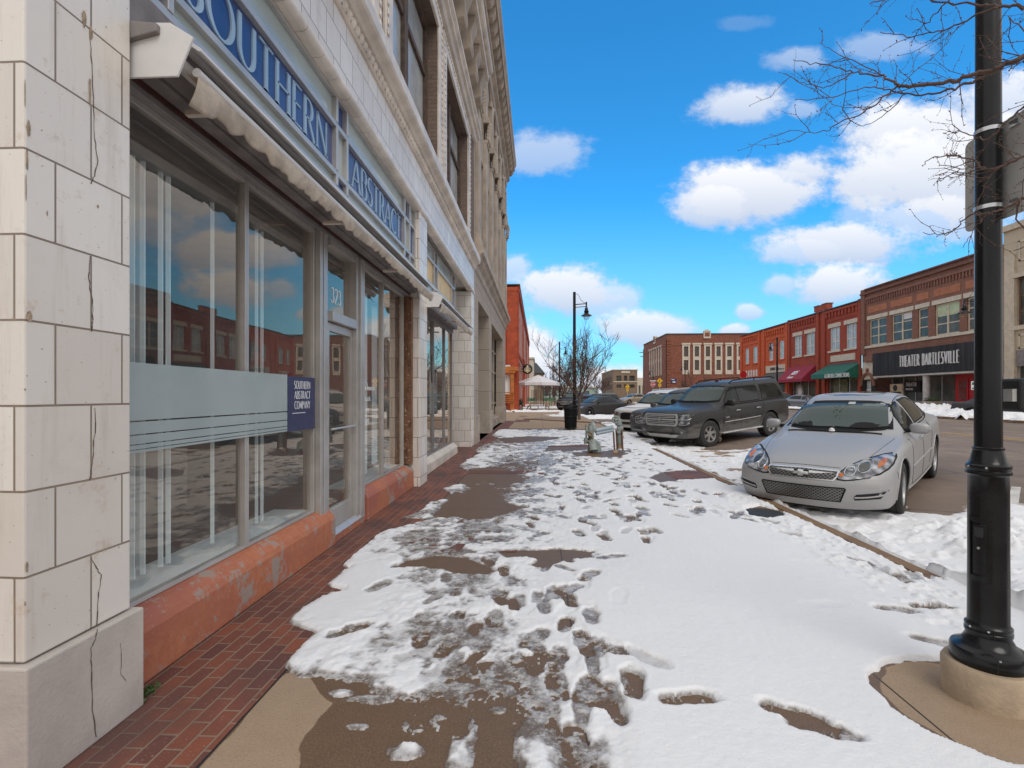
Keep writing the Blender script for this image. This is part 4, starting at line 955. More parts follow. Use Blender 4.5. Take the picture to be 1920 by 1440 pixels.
def win(y0, y1, z0, z1, fw=.022, x=GX, mat='alu', glass='glass', name='window'):
    m = MB()
    m.box(x - .03, x + .02, y0 - fw / 2, y0 + fw / 2, z0, z1); m.box(x - .03, x + .02, y1 - fw / 2, y1 + fw / 2, z0, z1)
    m.box(x - .03, x + .018, y0 + fw / 2, y1 - fw / 2, z0, z0 + .025); m.box(x - .03, x + .018, y0 + fw / 2, y1 - fw / 2, z1 - .03, z1)
    o = m.build(name, M[mat], TA, bevel=.002)
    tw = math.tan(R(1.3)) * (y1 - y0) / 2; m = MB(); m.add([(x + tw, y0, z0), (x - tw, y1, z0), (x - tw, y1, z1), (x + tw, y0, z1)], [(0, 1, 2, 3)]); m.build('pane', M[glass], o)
    return o
Ym1 = yg(458)
win(P1 + .01, Ym1 - .013, .352, 2.93); win(Ym1 + .013, Yd0 - .01, .352, 2.93)
win(Yd3 + .02, yg(716) - .012, .352, 2.93, .016); win(yg(716) + .012, P2 - .2, .352, 2.93, .016)
m = MB()
for y0, y1, xo in ((Yd0 + .012, Yd0 + .07, -1.99), (Yd0 + .08, Yd0 + .16, -1.985), (Yd0 + .17, Yd1 + .03, -2.03)): m.box(-2.12, xo, y0, y1, .07, 2.93)
m.box(-2.12, -1.985, Yd2 + .02, Yd2 + .085, .07, 2.93); m.box(-2.12, -1.96, Yd2 + .095, Yd3, .07, 2.93)
zt0, zt1 = onX(640, 587, GX).z, onX(640, 562, GX).z
m.box(-2.12, -1.98, Yd1 + .03, Yd2 + .02, 2.14, 2.235); m.box(-2.12, -2.0, Yd1 + .03, Yd2 + .02, 2.87, 2.93)
m.build('door_frame', M['alu'], TA, bevel=.004)
m = MB(); a, b = Yd1 + .035, Yd2 + .015
m.box(-2.085, -2.035, a, a + .035, .11, 2.13); m.box(-2.085, -2.035, b - .05, b, .11, 2.13); m.box(-2.085, -2.035, a + .035, b - .05, 2.05, 2.13); m.box(-2.085, -2.03, a + .035, b - .05, .11, .30)
door = m.build('door', M['alu'], TA, bevel=.003)
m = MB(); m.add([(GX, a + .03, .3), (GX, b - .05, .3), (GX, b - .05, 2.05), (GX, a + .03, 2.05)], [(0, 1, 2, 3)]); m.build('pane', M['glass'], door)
m = MB(); m.tube([(-2.01, a + .02, 1.09), (-1.99, a + .06, 1.09), (-1.99, b - .05, 1.09), (-2.02, b - .01, 1.09)], .012, 8); m.build('push_bar', M['alu'], door)
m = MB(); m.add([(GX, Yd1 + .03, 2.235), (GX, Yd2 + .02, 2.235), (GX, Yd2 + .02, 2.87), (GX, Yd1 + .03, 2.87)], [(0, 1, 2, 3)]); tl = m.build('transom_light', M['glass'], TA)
def wall_text(txt, h, y0, z0, x, mat, parent, name='lettering', depth=.003, **k):
    m = MB(); text_mesh(m, txt, h, lambda u, v, d: (x + d, y0 + u, z0 + v), depth=depth, **k); return m.build(name, mat, parent)
p = onX(621, 567, GX); wall_text('323', .15, p.y, p.z + .005, GX + .001, M['white'], tl, thick=.16, thin=.05, depth=.002, cond=.9, sp=.12)
# film, sign and blinds behind the glass
m = MB(); e = GX + .03
y0f = P1 + .02; y1f = yg(532)
for (za, zb) in ((1.292, 1.585), (1.222, 1.284), (1.172, 1.216), (1.146, 1.167), (1.128, 1.142)):
    m.add([(e, y0f, za), (e, y1f, za), (e, y1f, zb), (e, y0f, zb)], [(0, 1, 2, 3)])
m.build('frosted_film', M['frost'], TA)
m = MB(); m.box(e - .004, e, y1f + .01, Yd0 - .02, 1.12, 1.575); sg = m.build('window_sign', M['navy'], TA)
p = onX(537, 727, GX)
for k, t_ in enumerate(('SOUTHERN', 'ABSTRACT', 'COMPANY')):
    h = .064; wd = text_width(t_, h, .09, .78); wall_text(t_, h, (y1f + Yd0) / 2 - wd / 2 - .004, 1.475 - k * .085, e + .001, M['white'], sg, thick=.12, thin=.06, depth=.001, sp=.09, cond=.78)
wall_text('-', .25, y1f + .04, 1.27 - .125, e + .001, M['white'], sg, thick=.02, thin=.02, depth=.001, cond=3.2, sp=0)
for i, t_ in enumerate(('Title Insurance', 'Abstracts', 'Escrows', 'Closings')):
    t_ = ''.join(c if c in GL else c for c in t_)
    wall_text(t_, .085, yg(674), 1.42 + (741 - (731, 752, 773, 793)[i]) / 336 * 2.06, e, M['white'], TA, depth=.001, thick=.13, thin=.08, sp=.08, cond=.8)
def vane(y, z0=.42, z1=2.72, w_=.085, a=72, x=-2.20):
    m = MB(); dx, dy = w_ / 2 * math.sin(R(a)), w_ / 2 * math.cos(R(a)); m.prism([(x - dx, y - dy), (x + dx, y + dy), (x + dx, y + dy + .007), (x - dx, y - dy + .007)], 'z', z0, z1); m.build('blind_vane', M['blind'], TA)
for px in (259, 278, 297, 330, 344): vane(yg(px) + .06, a=60, w_=.022)
vane(yg(425) + .06, a=60, w_=.02)
for px in (270, 290, 310): vane(yg(px) + .10, a=78, w_=.02, x=-2.3)
for px in (474, 484, 503, 513): vane(yg(px) + .08, w_=.02)
for px in (673, 683, 695, 704): vane(yg(px) + .02, w_=.10, a=10)
vane(yg(745), w_=.2, a=4, x=-2.4)
m = MB(); m.box(-2.24, -2.16, P1, Yd0, 2.72, 2.78); m.box(-2.24, -2.16, Yd3 + .03, P2 - .2, 2.72, 2.78); m.build('blind_rail', M['alu'], TA)
m = MB(); m.box(-2.42, -2.075, P1, Yd0, .352, .375); m.box(-2.42, -2.075, Yd3, P2 - .2, .352, .375); m.build('inner_sill', M['blind'], TA)
m = MB()
m.add([(-7, 2.03, .05), (-2.42, 2.03, .05), (-2.42, P2, .05), (-7, P2, .05)], [(0, 1, 2, 3)]); m.build('floor_inside', M['room_floor'], TA)
m = MB()
m.add([(-7, 2.03, 3.2), (-2.1, 2.03, 3.2), (-2.1, P2, 3.2), (-7, P2, 3.2), (-7, 2.03, 0), (-7, P2, 0), (-2.42, P2 - .001, 0), (-2.42, P2 - .001, 3.2), (-7, P2 - .001, 3.2), (-7, 2.031, 0), (-2.1, 2.031, 0), (-2.1, 2.031, 3.2), (-7, 2.031, 3.2)],
      [(0, 1, 2, 3), (0, 4, 5, 3), (5, 6, 7, 8), (9, 10, 11, 12)])
m.box(-4.3, -4.2, 2.03, 3.3, 0, 2.4); m.build('inside_wall', M['room'], TA)
m = MB(); m.box(-3.9, -3.5, 3.0, 3.6, .05, .78); m.box(-5.2, -4.4, 4.6, 6.2, .05, .76); m.build('counter', M['granite'], TA)
# ------------------------------------------------ sign band
rails = [3.383, 3.525, 3.98, 4.262]
def grid_band(y0, y1, verts, x, mats):
    m = MB()
    for z in rails: m.box(x - .05, x + .012, y0, y1, z - .024, z + .024)
    vv = [y0 + .02] + verts + [y1 - .02]
    for y in vv:
        for z0, z1 in zip(rails, rails[1:]): m.box(x - .05, x + .018, y - .022, y + .022, z0 + .0242, z1 - .0242)
    m.build('sign_frame', M['alu'], TA, bevel=.003)
    for i, (a, b) in enumerate(zip(vv, vv[1:])):
        for j, (z0, z1) in enumerate(zip(rails, rails[1:])):
            k = mats[i][j]; q = MB(); q.box(x - .045, x - .03, a + .022, b - .022, z0 + .024, z1 - .024)
            o = q.build('sign_panel', M[k], TA)
            if i in SIGN_TXT and j == 1 and x > -2.0:
                t_, ya, yb = SIGN_TXT[i]; h = .315; zz = z0 + .075
                c0 = text_width(t_, h, .10, 1.0); cond = 1.0
                cond = (yb - ya - .1 * h * (len(t_) - 1)) / (c0 - .1 * h * (len(t_) - 1))
                wall_text(t_, h, ya, zz, x - .03, M['letter'], o, thick=.125, thin=.045, depth=.012, sp=.10, cond=cond, serif=.10)
SIGN_TXT = {1: ('SOUTHERN', 2.70, 4.62), 3: ('ABSTRACT', 5.24, 7.12)}
g_, b_, s_ = 'strip_glass', 'blue', 'yellow_board'
grid_band(P1 + .003, P2 - .003, [2.56, 4.76, 5.02, 7.22, 7.5], -1.92, [(b_, g_, b_), (g_, b_, g_), (b_, g_, b_), (g_, b_, g_), (b_, g_, b_), (g_, b_, g_)])
SIGN_TXT = {}
grid_band(P2b + .003, 12.35, [9.9, 10.2, 11.9], -2.04, [(g_, s_, g_), ('peel', 'grey_board', 'peel'), (g_, s_, g_), ('peel', 'grey_board', 'peel')])
m = MB(); m.box(-2.5, -1.975, P1, P2, 3.361, 4.27); m.box(-2.5, -2.09, P2b, 12.35, 3.0, 4.27); m.build('backing_board', M['grey_board'], TA)
# ------------------------------------------------ folding awnings
def awning(y0, y1, seed, cap=True):
    rn = random.Random(seed); m = MB()
    m.prism([(-1.90, 3.115), (-1.67, 3.10), (-1.57, 3.035), (-1.57, 3.02), (-1.585, 3.022), (-1.675, 3.085), (-1.90, 3.10)], 'y', y0, y1)
    aw = m.build('awning', M['white_metal'], TA, bevel=.002)
    m = MB(); m.tube([(-1.715, y0 + .03, 3.005), (-1.715, y1 - .03, 3.005)], .034, 10); m.tube([(-1.625, y0 + .05, 2.955), (-1.625, y1 - .05, 2.955)], .022, 10)
    m.build('front_bar', M['white_metal'], aw, smooth=50)
    if cap:
        m = MB(); m.prism([(-1.90, 3.125), (-1.675, 3.115), (-1.565, 3.045), (-1.64, 2.87), (-1.90, 2.87)], 'y', y0 - .06, y0 - .048); m.build('end_cap', M['white_metal'], aw, bevel=.003)
    m = MB(); y = y0 + .35
    while y < y1: 
        m.box(-1.90, -1.66, y, y + .035, 2.925, 2.955); m.box(-1.70, -1.63, y - .04, y + .07, 2.90, 2.925); y += 1.75
    m.build('folding_arm', M['mould'], aw, bevel=.004)
    n = int((y1 - y0) * 46); rows = 8; vs = []; fs = []
    ph = [rn.uniform(0, 6) for _ in range(6)]
    for i in range(n + 1):
        y = y0 + .05 + (y1 - y0 - .1) * i / n
        sc = abs(math.sin(math.pi * (y - y0) / .24)); drop = .058 + .026 * sc ** .6 + .014 * math.sin(1.7 * y + ph[0]) + .010 * math.sin(5.1 * y + ph[1]) + .006 * math.sin(31 * y)
        if y < y0 + .7: drop += .085 * (1 - (y - y0) / .7)
        fold = .005 * math.sin(47 * y + 3 * math.sin(3 * y + ph[2])) + .004 * math.sin(19 * y + ph[3])
        for j in range(rows + 1):
            t = j / rows; vs.append((-1.612 + fold * (.25 + t) - .04 * t * t, y, 2.945 - drop * t))
    for i in range(n):
        for j in range(rows): a = i * (rows + 1) + j; fs.append((a, a + 1, a + rows + 2, a + rows + 1))
    m = MB(); m.add(vs, fs); o = m.build('canvas_valance', M['fabric'], aw, smooth=60)
    s = o.modifiers.new('thick', 'SOLIDIFY'); s.thickness = .003
    vs = []; fs = []
    for i in range(n + 1):
        y = y0 + .05 + (y1 - y0 - .1) * i / n
        for j in range(5):
            t = j / 4; vs.append((-1.70 + .08 * t, y, 2.97 - .035 * math.sin(math.pi * t) * (1 + .5 * math.sin(3 * y + ph[4])) - .01 * t + .004 * math.sin(40 * y)))
    for i in range(n):
        for j in range(4): a = i * 5 + j; fs.append((a, a + 1, a + 6, a + 5))
    m = MB(); m.add(vs, fs); m.build('rolled_canvas', M['fabric'], aw, smooth=60)
awning(P1 + .085, P2 - .03, 3); awning(P2b + .02, 12.5, 8)
# ------------------------------------------------ second bay
m = MB(); m.prism([(-1.975, 0), (-1.98, .175), (-2.02, .215), (-2.08, .26), (-2.4, .26), (-2.4, 0)], 'y', P2b + .003, 12.42); m.build('stone_sill', M['cream_sill'], TA, bevel=.015)
GX2 = -2.12; ye = 12.35; q1, q2, q3 = PY(812, GX2), PY(833, GX2), ye
for a, b in ((P2b + .02, q1 - .012), (q1 + .012, q2 - .012), (q2 + .012, ye)): win(a, b, .262, 2.93, .02, GX2, 'alu_dark')
m = MB(); m.box(-2.2, -2.08, P2b + .002, 12.4, 2.93, 3.02); m.box(-2.5, -1.98, P2b + .002, 12.4, 3.02, 3.34); m.build('soffit_board', M['grey_board'], TA, bevel=.006)
m = MB(); m.box(-4.2, -2.6, 8.2, 12.45, .1, .12); m.box(-4.25, -4.2, 8.3, 12.45, 0, 3.4); m.box(-4.2, -2.2, P2b, 12.45, 3.3, 3.35); m.build('inside_wall', M['room'], TA)
m = MB(); m.box(-4.2, -2.12, 12.36, 12.43, .26, 4.27); m.build('side_glass_frame', M['alu_dark'], TA)
m = MB(); m.box(-4.3, -4.2, 12.43, P3, 0, 4.27); m.build('entrance_recess', M['grey_board'], TA)
m = MB(); m.box(-4.15, -4.1, 12.7, 13.7, .05, 2.2); m.build('door', M['alu_dark'], TA)
p = onX(812, 775, GX2 - .02)
m = MB(); m.box(-2.15, -2.145, 9.95, 10.75, 1.05, 1.9); sgn = m.build('window_sign', M['frost'], TA)
m = MB()
for cy in (10.2, 10.42):
    pts = [(-2.14, cy + .09 * math.cos(a / 10 * 6.283), 1.95 + .28 * math.sin(a / 10 * 6.283)) for a in range(11)]; m.tube(pts, .012, 6)
m.build('scroll_ornament', M['black_matte'], TA)

# =============================================================== tall grey stone building
TB = thing('stone_building', 'tall grey limestone building with ornate pilasters and a heavy overhanging cornice', 'building', (-1.84, 14.54, 0))
B0, B1 = 14.545, 28.3
ops = [(15.58, 18.95, 0, 4.32), (20.03, 26.3, 0, 4.25)]
m = MB(); wall_holes(m, 'x', -1.845, B0, B1, 0, 5.5, ops, -.42)
m.add([(-1.845, B1, 0), (-14, B1, 0), (-14, B1, 13.4), (-1.845, B1, 13.4)], [(0, 1, 2, 3)])
m.add([(-1.845, B0, 8), (-14, B0, 8), (-14, B0, 13.4), (-1.845, B0, 13.4)], [(0, 1, 2, 3)])
uo = []
ypil = [15.2, 17.35, 19.5, 21.65, 23.8, 25.95, 27.7]
for a, b in zip(ypil, ypil[1:]): uo += [(a + .35, b - .35, 6.4, 9.0), (a + .35, b - .35, 9.9, 12.2)]
wall_holes(m, 'x', -1.845, B0, B1, 5.5, 13.4, uo, -.3); m.build('wall', M['stone'], TB)
m = MB(); m.add([(-14, B0, 13.39), (-1.845, B0, 13.39), (-1.845, B1, 13.39), (-14, B1, 13.39)], [(0, 1, 2, 3)]); m.build('roof', M['roof_dark'], TB)
for (a, b, z0, z1) in uo:
    m = MB(); m.box(-2.14, -2.06, a, a + .06, z0, z1); m.box(-2.14, -2.06, b - .06, b, z0, z1); m.box(-2.14, -2.06, a + .06, b - .06, (z0 + z1) / 2 - .03, (z0 + z1) / 2 + .03); m.box(-2.14, -2.0, a, b, z0, z0 + .06)
    f = m.build('window', M['peel'], TB); m = MB(); m.box(-2.12, -2.10, a + .06, b - .06, z0 + .06, z1); m.build('pane', M['glass_far'], f)
m = MB()
for (a, b, z0, z1) in ((B0 + .02, 15.58, 0, .82), (18.95, 20.03, 0, .82), (26.3, B1, 0, .82)): m = MB(); m.box(-2.25, -1.80, a - (.0 if a < 15 else .03), b + .03, z0, z1); m.build('plinth', M['stone_trim'], TB, bevel=.01)
m = MB()
for y in (18.95, 26.3): pass
m.prism([(-1.9, 4.95), (-1.80, 5.05), (-1.80, 5.25), (-1.70, 5.36), (-1.66, 5.46), (-1.58, 5.5), (-1.58, 5.68), (-1.63, 5.72), (-1.9, 5.76)], 'y', B0 + .005, B1 + .2); m.build('belt_course', M['stone_trim'], TB)
for y in ypil:
    m = MB(); m.box(-1.86, -1.74, y - .32, y + .32, 5.77, 9.85); m.box(-1.86, -1.70, y - .36, y + .36, 5.765, 6.1); m.box(-1.86, -1.74, y - .27, y + .27, 10.7, 12.5)
    pl = m.build('pilaster', M['stone_trim'], TB, bevel=.02)
    m = MB(); m.box(-1.86, -1.64, y - .36, y + .36, 10.5, 10.68); m.box(-1.86, -1.70, y - .32, y + .32, 9.851, 9.95)
    for k in range(5):
        for s in range(4): m.lathe([(0, -.09), (.07, -.05), (.08, .02), (.05, .08), (0, .1)], (-1.70 + .012 * k, y - .24 + .16 * s, 10.02 + .11 * k), 6)
    m.build('capital', M['stone_trim'], pl)
for a, b in zip(ypil, ypil[1:]):
    m = MB(); c = (a + b) / 2; w_ = (b - a) / 2 - .33; pts = [(-1.80, c + w_ * math.cos(R(q)), 12.25 + .55 * math.sin(R(q))) for q in range(0, 181, 20)]; m.tube(pts, .07, 6); m.build('arch_moulding', M['stone_trim'], TB)
m = MB()
m.prism([(-1.9, 13.0), (-1.78, 13.05), (-1.76, 13.3), (-1.62, 13.4), (-1.62, 13.55), (-1.9, 13.55)], 'y', B0, B1 + .3)
m.box(-3, -1.34, B0 - .2, B1 + .5, 14.0, 14.22); m.prism([(-3, 14.221), (-1.34, 14.221), (-1.26, 14.34), (-1.26, 14.5), (-1.36, 14.56), (-3, 14.6)], 'y', B0 - .25, B1 + .56)
m.box(-3, -1.70, B0, B1 + .2, 13.551, 13.999); m.build('cornice', M['stone_trim'], TB)
m = MB(); y = B0 + .1
while y < B1 + .3:
    m = MB(); m.prism([(-1.70, 13.6), (-1.50, 13.66), (-1.40, 13.8), (-1.40, 13.998), (-1.70, 13.998)], 'y', y, y + .28); y += .62
    m.build('modillion', M['stone_trim'], TB)
m = MB(); m.box(-3, -1.30, B0 - .26, B1 + .58, 14.6, 14.64); m.build('cornice_flashing', M['copper'], TB)
# ground floor
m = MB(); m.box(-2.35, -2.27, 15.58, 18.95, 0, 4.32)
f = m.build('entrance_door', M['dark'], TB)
m = MB(); m.box(-2.32, -2.28, 20.03, 26.3, .35, 4.25); gw = m.build('display_window', M['glass_far'], TB)
m = MB()
for k in range(6): y = 20.2 + k * 1.22; m.box(-2.27, -2.2, y, y + .08, .35, 4.25)
for z in (.355, 1.0, 2.5, 3.5): m.box(-2.271, -2.215, 20.04, 26.29, z, z + .07)
m.build('window_frame', M['stone_trim'], gw)
m = MB(); m.box(-2.4, -2.0, 20.03, 26.3, 0, .34); m.build('window_sill', M['stone_trim'], TB)

# =============================================================== red brick corner block down the street
TC = thing('brick_building', 'orange red brick corner building with pink side wall beyond the grey stone building', 'building', (-1.88, 45.1, 0))
C0, C1 = 45.1, 95.0
CXC = -1.88
m = MB(); wall_holes(m, 'y', C0, -14, CXC, 0, 11.0, [(-9, -7.9, 6, 8.5), (-6, -4.9, 6, 8.5)], .3)
m.box(CXC - .9, CXC - .001, C0 - .12, C0 - .001, 0, 10.6); m.box(-14, CXC + .08, C0 - .15, C0 - .002, 10.6, 10.95)
m.build('front_wall', M['br_corner'], TC)
ws = [(C0 + 5 + k * 4.6, C0 + 6.5 + k * 4.6, 5.9, 9.0) for k in range(8)] + [(C0 + 4, C0 + 7.5, .3, 4.6), (C0 + 9.5, C0 + 13, .3, 4.4), (C0 + 17, C0 + 20, .3, 4.0)]
m = MB(); wall_holes(m, 'x', CXC, C0, C1, 0, 10.99, ws, -.35); m.build('side_wall', M['plaster_pink'], TC)
m = MB()
for y in (C0, C0 + 14.5, C0 + 30, C1 - 1): m.box(CXC - .1, CXC + .12, y + .01, y + .9, 0, 10.5)
m.box(CXC - .1, CXC + .2, C0, C1, 10.5, 11.1)
m.prism([(CXC, 4.9), (CXC + .15, 5.0), (CXC + .15, 5.2), (CXC, 5.3)], 'y', C0, C0 + 15)
m.build('brick_pilaster', M['br_corner'], TC)
m = MB(); m.add([(-14, C0, 10.9), (CXC, C0, 10.9), (CXC, C1, 10.9), (-14, C1, 10.9)], [(0, 1, 2, 3)]); m.box(-14, CXC + .24, C0 - .2, C1, 11.1, 11.2); m.build('roof', M['roof_dark'], TC)
for (a, b, z0, z1) in ws:
    m = MB(); m.box(CXC - .3, CXC - .2, a, b, z0, z1); f = m.build('window', M['glass_far'], TC)
    m = MB(); m.box(CXC - .2, CXC - .12, a, a + .1, z0, z1); m.box(CXC - .2, CXC - .12, b - .1, b, z0, z1); m.box(CXC - .2, CXC - .12, a, b, (z0 + z1) / 2, (z0 + z1) / 2 + .08); m.build('window_frame', M['stone_trim'], f)
m = MB(); m.tube([(CXC + .12, C0 + 13, 5.6), (CXC + .25, C0 + 13.6, 5.2), (CXC + .25, C0 + 14.1, .1)], .08, 8); m.build('downpipe', M['br_corner'], TC)
# hanging round sign
t = thing('hanging_sign', 'round black hanging sign with a cream crest on the brick corner building', 'sign', (CXC, 47.2, 4))
c = onF(989, 692, 47); m = MB(); m.lathe([(0, -.06), (.44, -.06), (.47, -.04), (.47, .04), (.44, .06), (0, .06)], c, 32, 'y'); m.build('disc', M['black'], t, smooth=40)
m = MB(); m.tube([(CXC, c.y, c.z + .25), (c.x - .3, c.y, c.z + .25)], .03, 6); m.tube([(CXC, c.y, c.z - .25), (c.x - .3, c.y, c.z - .25)], .03, 6); m.build('bracket', M['black'], t)
m = MB(); yy = c.y - .07
def blob(pts): m.prism([(c.x + a, c.z + b) for a, b in pts], 'y', yy, yy + .012)
blob([(-.07, .10), (.07, .10), (.11, .2), (.06, .24), (.04, .34), (-.04, .34), (-.06, .24), (-.11, .2)])
blob([(-.2, -.06), (.2, -.06), (.16, .05), (-.16, .05)]); blob([(-.17, -.22), (.17, -.22), (.2, -.1), (-.2, -.1)]); blob([(-.06, -.34), (.06, -.34), (.1, -.25), (-.1, -.25)])
for s in (-1, 1): 
    pts = [(s * (.13 + .17 * math.sin(R(q))), .14 - .42 * (q / 180)) for q in range(0, 181, 20)]; m.tube([(c.x + a, yy, c.z + b) for a, b in pts], .022, 5)
m.build('crest', M['emblem'], t)
# buildings still further down the left side
t = thing('cream_building', 'cream walled low building just beyond the red brick corner building', 'building', (-2.4, 100, 0))
m = MB(); m.box(-20, -1.0, 100, 112, 0, 8.5); m.box(-20, -.8, 99.8, 112.2, 8.5, 8.8); m.build('wall', M['plaster_cream'], t)
m = MB(); [m.box(-1.02, -.95, 101 + 2.6 * k, 102.2 + 2.6 * k, 3, 5.4) for k in range(4)]; m.build('window', M['glass_far'], t)
t = thing('gabled_building', 'small brown gabled building with dark roof seen over the white canopy', 'building', (0, 130, 0))
m = MB(); m.box(-14, 1.2, 130, 142, 0, 7.0); m.build('wall', M['br_tan'], t)
m = MB(); m.prism([(-14, 7.0), (1.6, 7.0), (-.6, 9.6), (-11, 9.6)], 'y', 129.6, 142.4); m.build('roof', M['roof_dark'], t)
t = thing('low_shed', 'long low pale green building with snowy flat roof at the far end of the street', 'building', (6, 190, 0))
m = MB(); m.box(-6, 22, 190, 205, 0, 4.2); m.build('wall', plain('pale_green_wall', (.30, .38, .34), .8), t)
m = MB(); m.box(-6.4, 22.4, 189.6, 205.4, 4.2, 4.9); m.build('roof', M['canvas_white'], t)
m = MB(); [m.box(-4 + 3 * k, -2.4 + 3 * k, 189.9, 190.05, 1.2, 3) for k in range(8)]; m.build('window', M['glass_far'], t)

t = thing('weed_tuft', 'small green weed tuft growing at the foot of the tiled corner pier', 'plant', (-1.86, 2.3, 0)); m = MB(); rn = random.Random(3)
for k in range(160):
    c = Vector((-1.86 + rn.gauss(0, .022), 2.32 + rn.gauss(0, .035), rn.uniform(0, .02))); s_ = rn.uniform(.006, .014); m.add([c, c + Vector((s_, rn.uniform(-s_, s_), s_)), c + Vector((rn.uniform(-s_, s_), s_, s_ * 1.3))], [(0, 1, 2)])
m.build('leaves', plain('weed_green', (.06, .12, .03), .8), t)
# =============================================================== buildings across the street (facades at x = FX, facing -x)
def fy(px): return PY(px, FX)
def far_window(t, y0, y1, z0, z1, frame='white_frame', glass='glass_far', mull=(0,), rails_=(.5,), rec=.22, x=FX, fw=.09):
    a, b = min(y0, y1), max(y0, y1); m = MB(); xf = x + rec - .12
    m.box(xf, xf + .1, a, a + fw, z0, z1); m.box(xf, xf + .1, b - fw, b, z0, z1); m.box(xf, xf + .1, a + fw, b - fw, z1 - fw, z1); m.box(xf, xf + .1, a + fw, b - fw, z0, z0 + fw)
    for k in mull:
        c = a + (b - a) * k
        if k: m.box(xf - .01, xf + .09, c - fw * .7, c + fw * .7, z0 + fw, z1 - fw)
    for r in rails_:
        z = z0 + (z1 - z0) * r; m.box(xf + .01, xf + .085, a + fw, b - fw, z - .045, z + .045)
    o = m.build('window', M[frame], t)
    m = MB(); m.box(xf + .05, xf + .07, a + fw, b - fw, z0 + fw, z1 - fw); m.build('pane', M[glass] if isinstance(glass, str) else glass, o)
    return o
# ---- theatre
T0, T1 = fy(1884), fy(1617)
TT = thing('theatre_building', 'brown brick theatre with dark ribbed sign band lettered THEATER BARTLESVILLE and red doors', 'building', (FX, T0, FZ))
wl = [(1630, 1662, 2), (1672, 1710, 2), (1721, 1740, 1), (1753, 1799, 2), (1813, 1838, 1), (1848, 1876, 2)]
holes = [(fy(b), fy(a), 6.35, 8.92) for a, b, n in wl]
yA = fy(1643)
m = MB(); wall_holes(m, 'x', FX, T0, T1, 5.5, 11.55, holes, .3); m.add([(FX, T1, 0), (FX + 18, T1, 0), (FX + 18, T1, 11.5), (FX, T1, 11.5)], [(0, 1, 2, 3)])
m.add([(FX, T0, 0), (FX + 18, T0, 0), (FX + 18, T0, 11.5), (FX, T0, 11.5)], [(0, 1, 2, 3)])
m.box(FX - .12, FX + .1, T0, T1, 11.0, 11.2)
m.box(FX - .16, FX + .2, T1 - .55, T1 + .05, 5.5, 12.1)
y = T0 + .2
while y < T1: m.box(FX - .1, FX - .001, y, y + .14, 10.55, 10.98); y += .32
m.build('wall', M['br_theatre'], TT)
m = MB(); m.box(FX - .22, FX + .5, T0, T1 + .1, 11.55, 11.75); m.box(FX - .05, FX + .5, T0, T1 - .6, 11.75, 12.0); m.box(FX - .2, FX + .5, T0, T1 - .6, 12.0, 12.12); m.build('parapet', brick_mat('parapet_brick', (.16, .06, .045), (.2, .08, .055), (.2, .14, .1), .3, .1), TT)
m = MB(); m.add([(FX + .5, T0, 11.5), (FX + 18, T0, 11.5), (FX + 18, T1, 11.5), (FX + .5, T1, 11.5)], [(0, 1, 2, 3)]); m.build('roof', M['roof_dark'], TT)
m = MB()
for a, b, n in wl: m.box(FX - .03, FX - .001, fy(b) - .1, fy(a) + .1, 9.62, 10.22)
m.build('brick_panel', M['br_theatre2'], TT)
m = MB()
for a, b, n in wl: m.box(FX - .08, FX + .1, fy(b) - .25, fy(a) + .25, 8.93, 9.3)
m.box(FX - .12, FX + .15, T0, T1 - .3, 6.12, 6.34); m.build('stone_lintel', M['lintel'], TT)
for i, ((a, b, n), h) in enumerate(zip(wl, holes)):
    o = far_window(TT, h[0], h[1], h[2], h[3], 'cream_frame', 'glass_far', mull=(.5,) if n == 2 else (), rails_=(.36, .68), fw=.12)
    if i == 3:
        m = MB(); m.box(FX + .13, FX + .14, h[0] + .15, h[1] - .15, 7.9, 8.8); m.build('roller_blind', plain('pale_green_blind', (.45, .55, .36), .8), o)
    if i in (1, 5):
        m = MB(); m.box(FX + .13, FX + .14, h[0] + .15, (h[0] + h[1]) / 2 - .1, 8.3, 8.8); m.build('roller_blind', M['canvas_white'], o)
# sign band with ribbed metal
s0, s1 = T0 + .2, yA
m = MB(); m.box(FX - .35, FX + .3, s0, s1, 3.28, 5.48); sb = m.build('sign_band', M['ribbed'], TT)
txt = 'THEATER BARTLESVILLE'
ya, yb = PY(1687, FX - .38), PY(1798, FX - .38); L0 = text_width(txt, .95, .12, 1); cond = (ya - yb - .12 * .95 * (len(txt) - 1)) / (L0 - .12 * .95 * (len(txt) - 1))
m = MB(); text_mesh(m, txt, .95, lambda u, v, d: (FX - .351 - d, ya - u, 3.98 + v), thick=.06, thin=.06, depth=.08, sp=.12, cond=cond); m.build('lettering', M['white'], sb)
m = MB(); m.box(FX - .3, FX + 5, s0, s1, 3.12, 3.27); m.build('soffit', M['soffit'], TT)
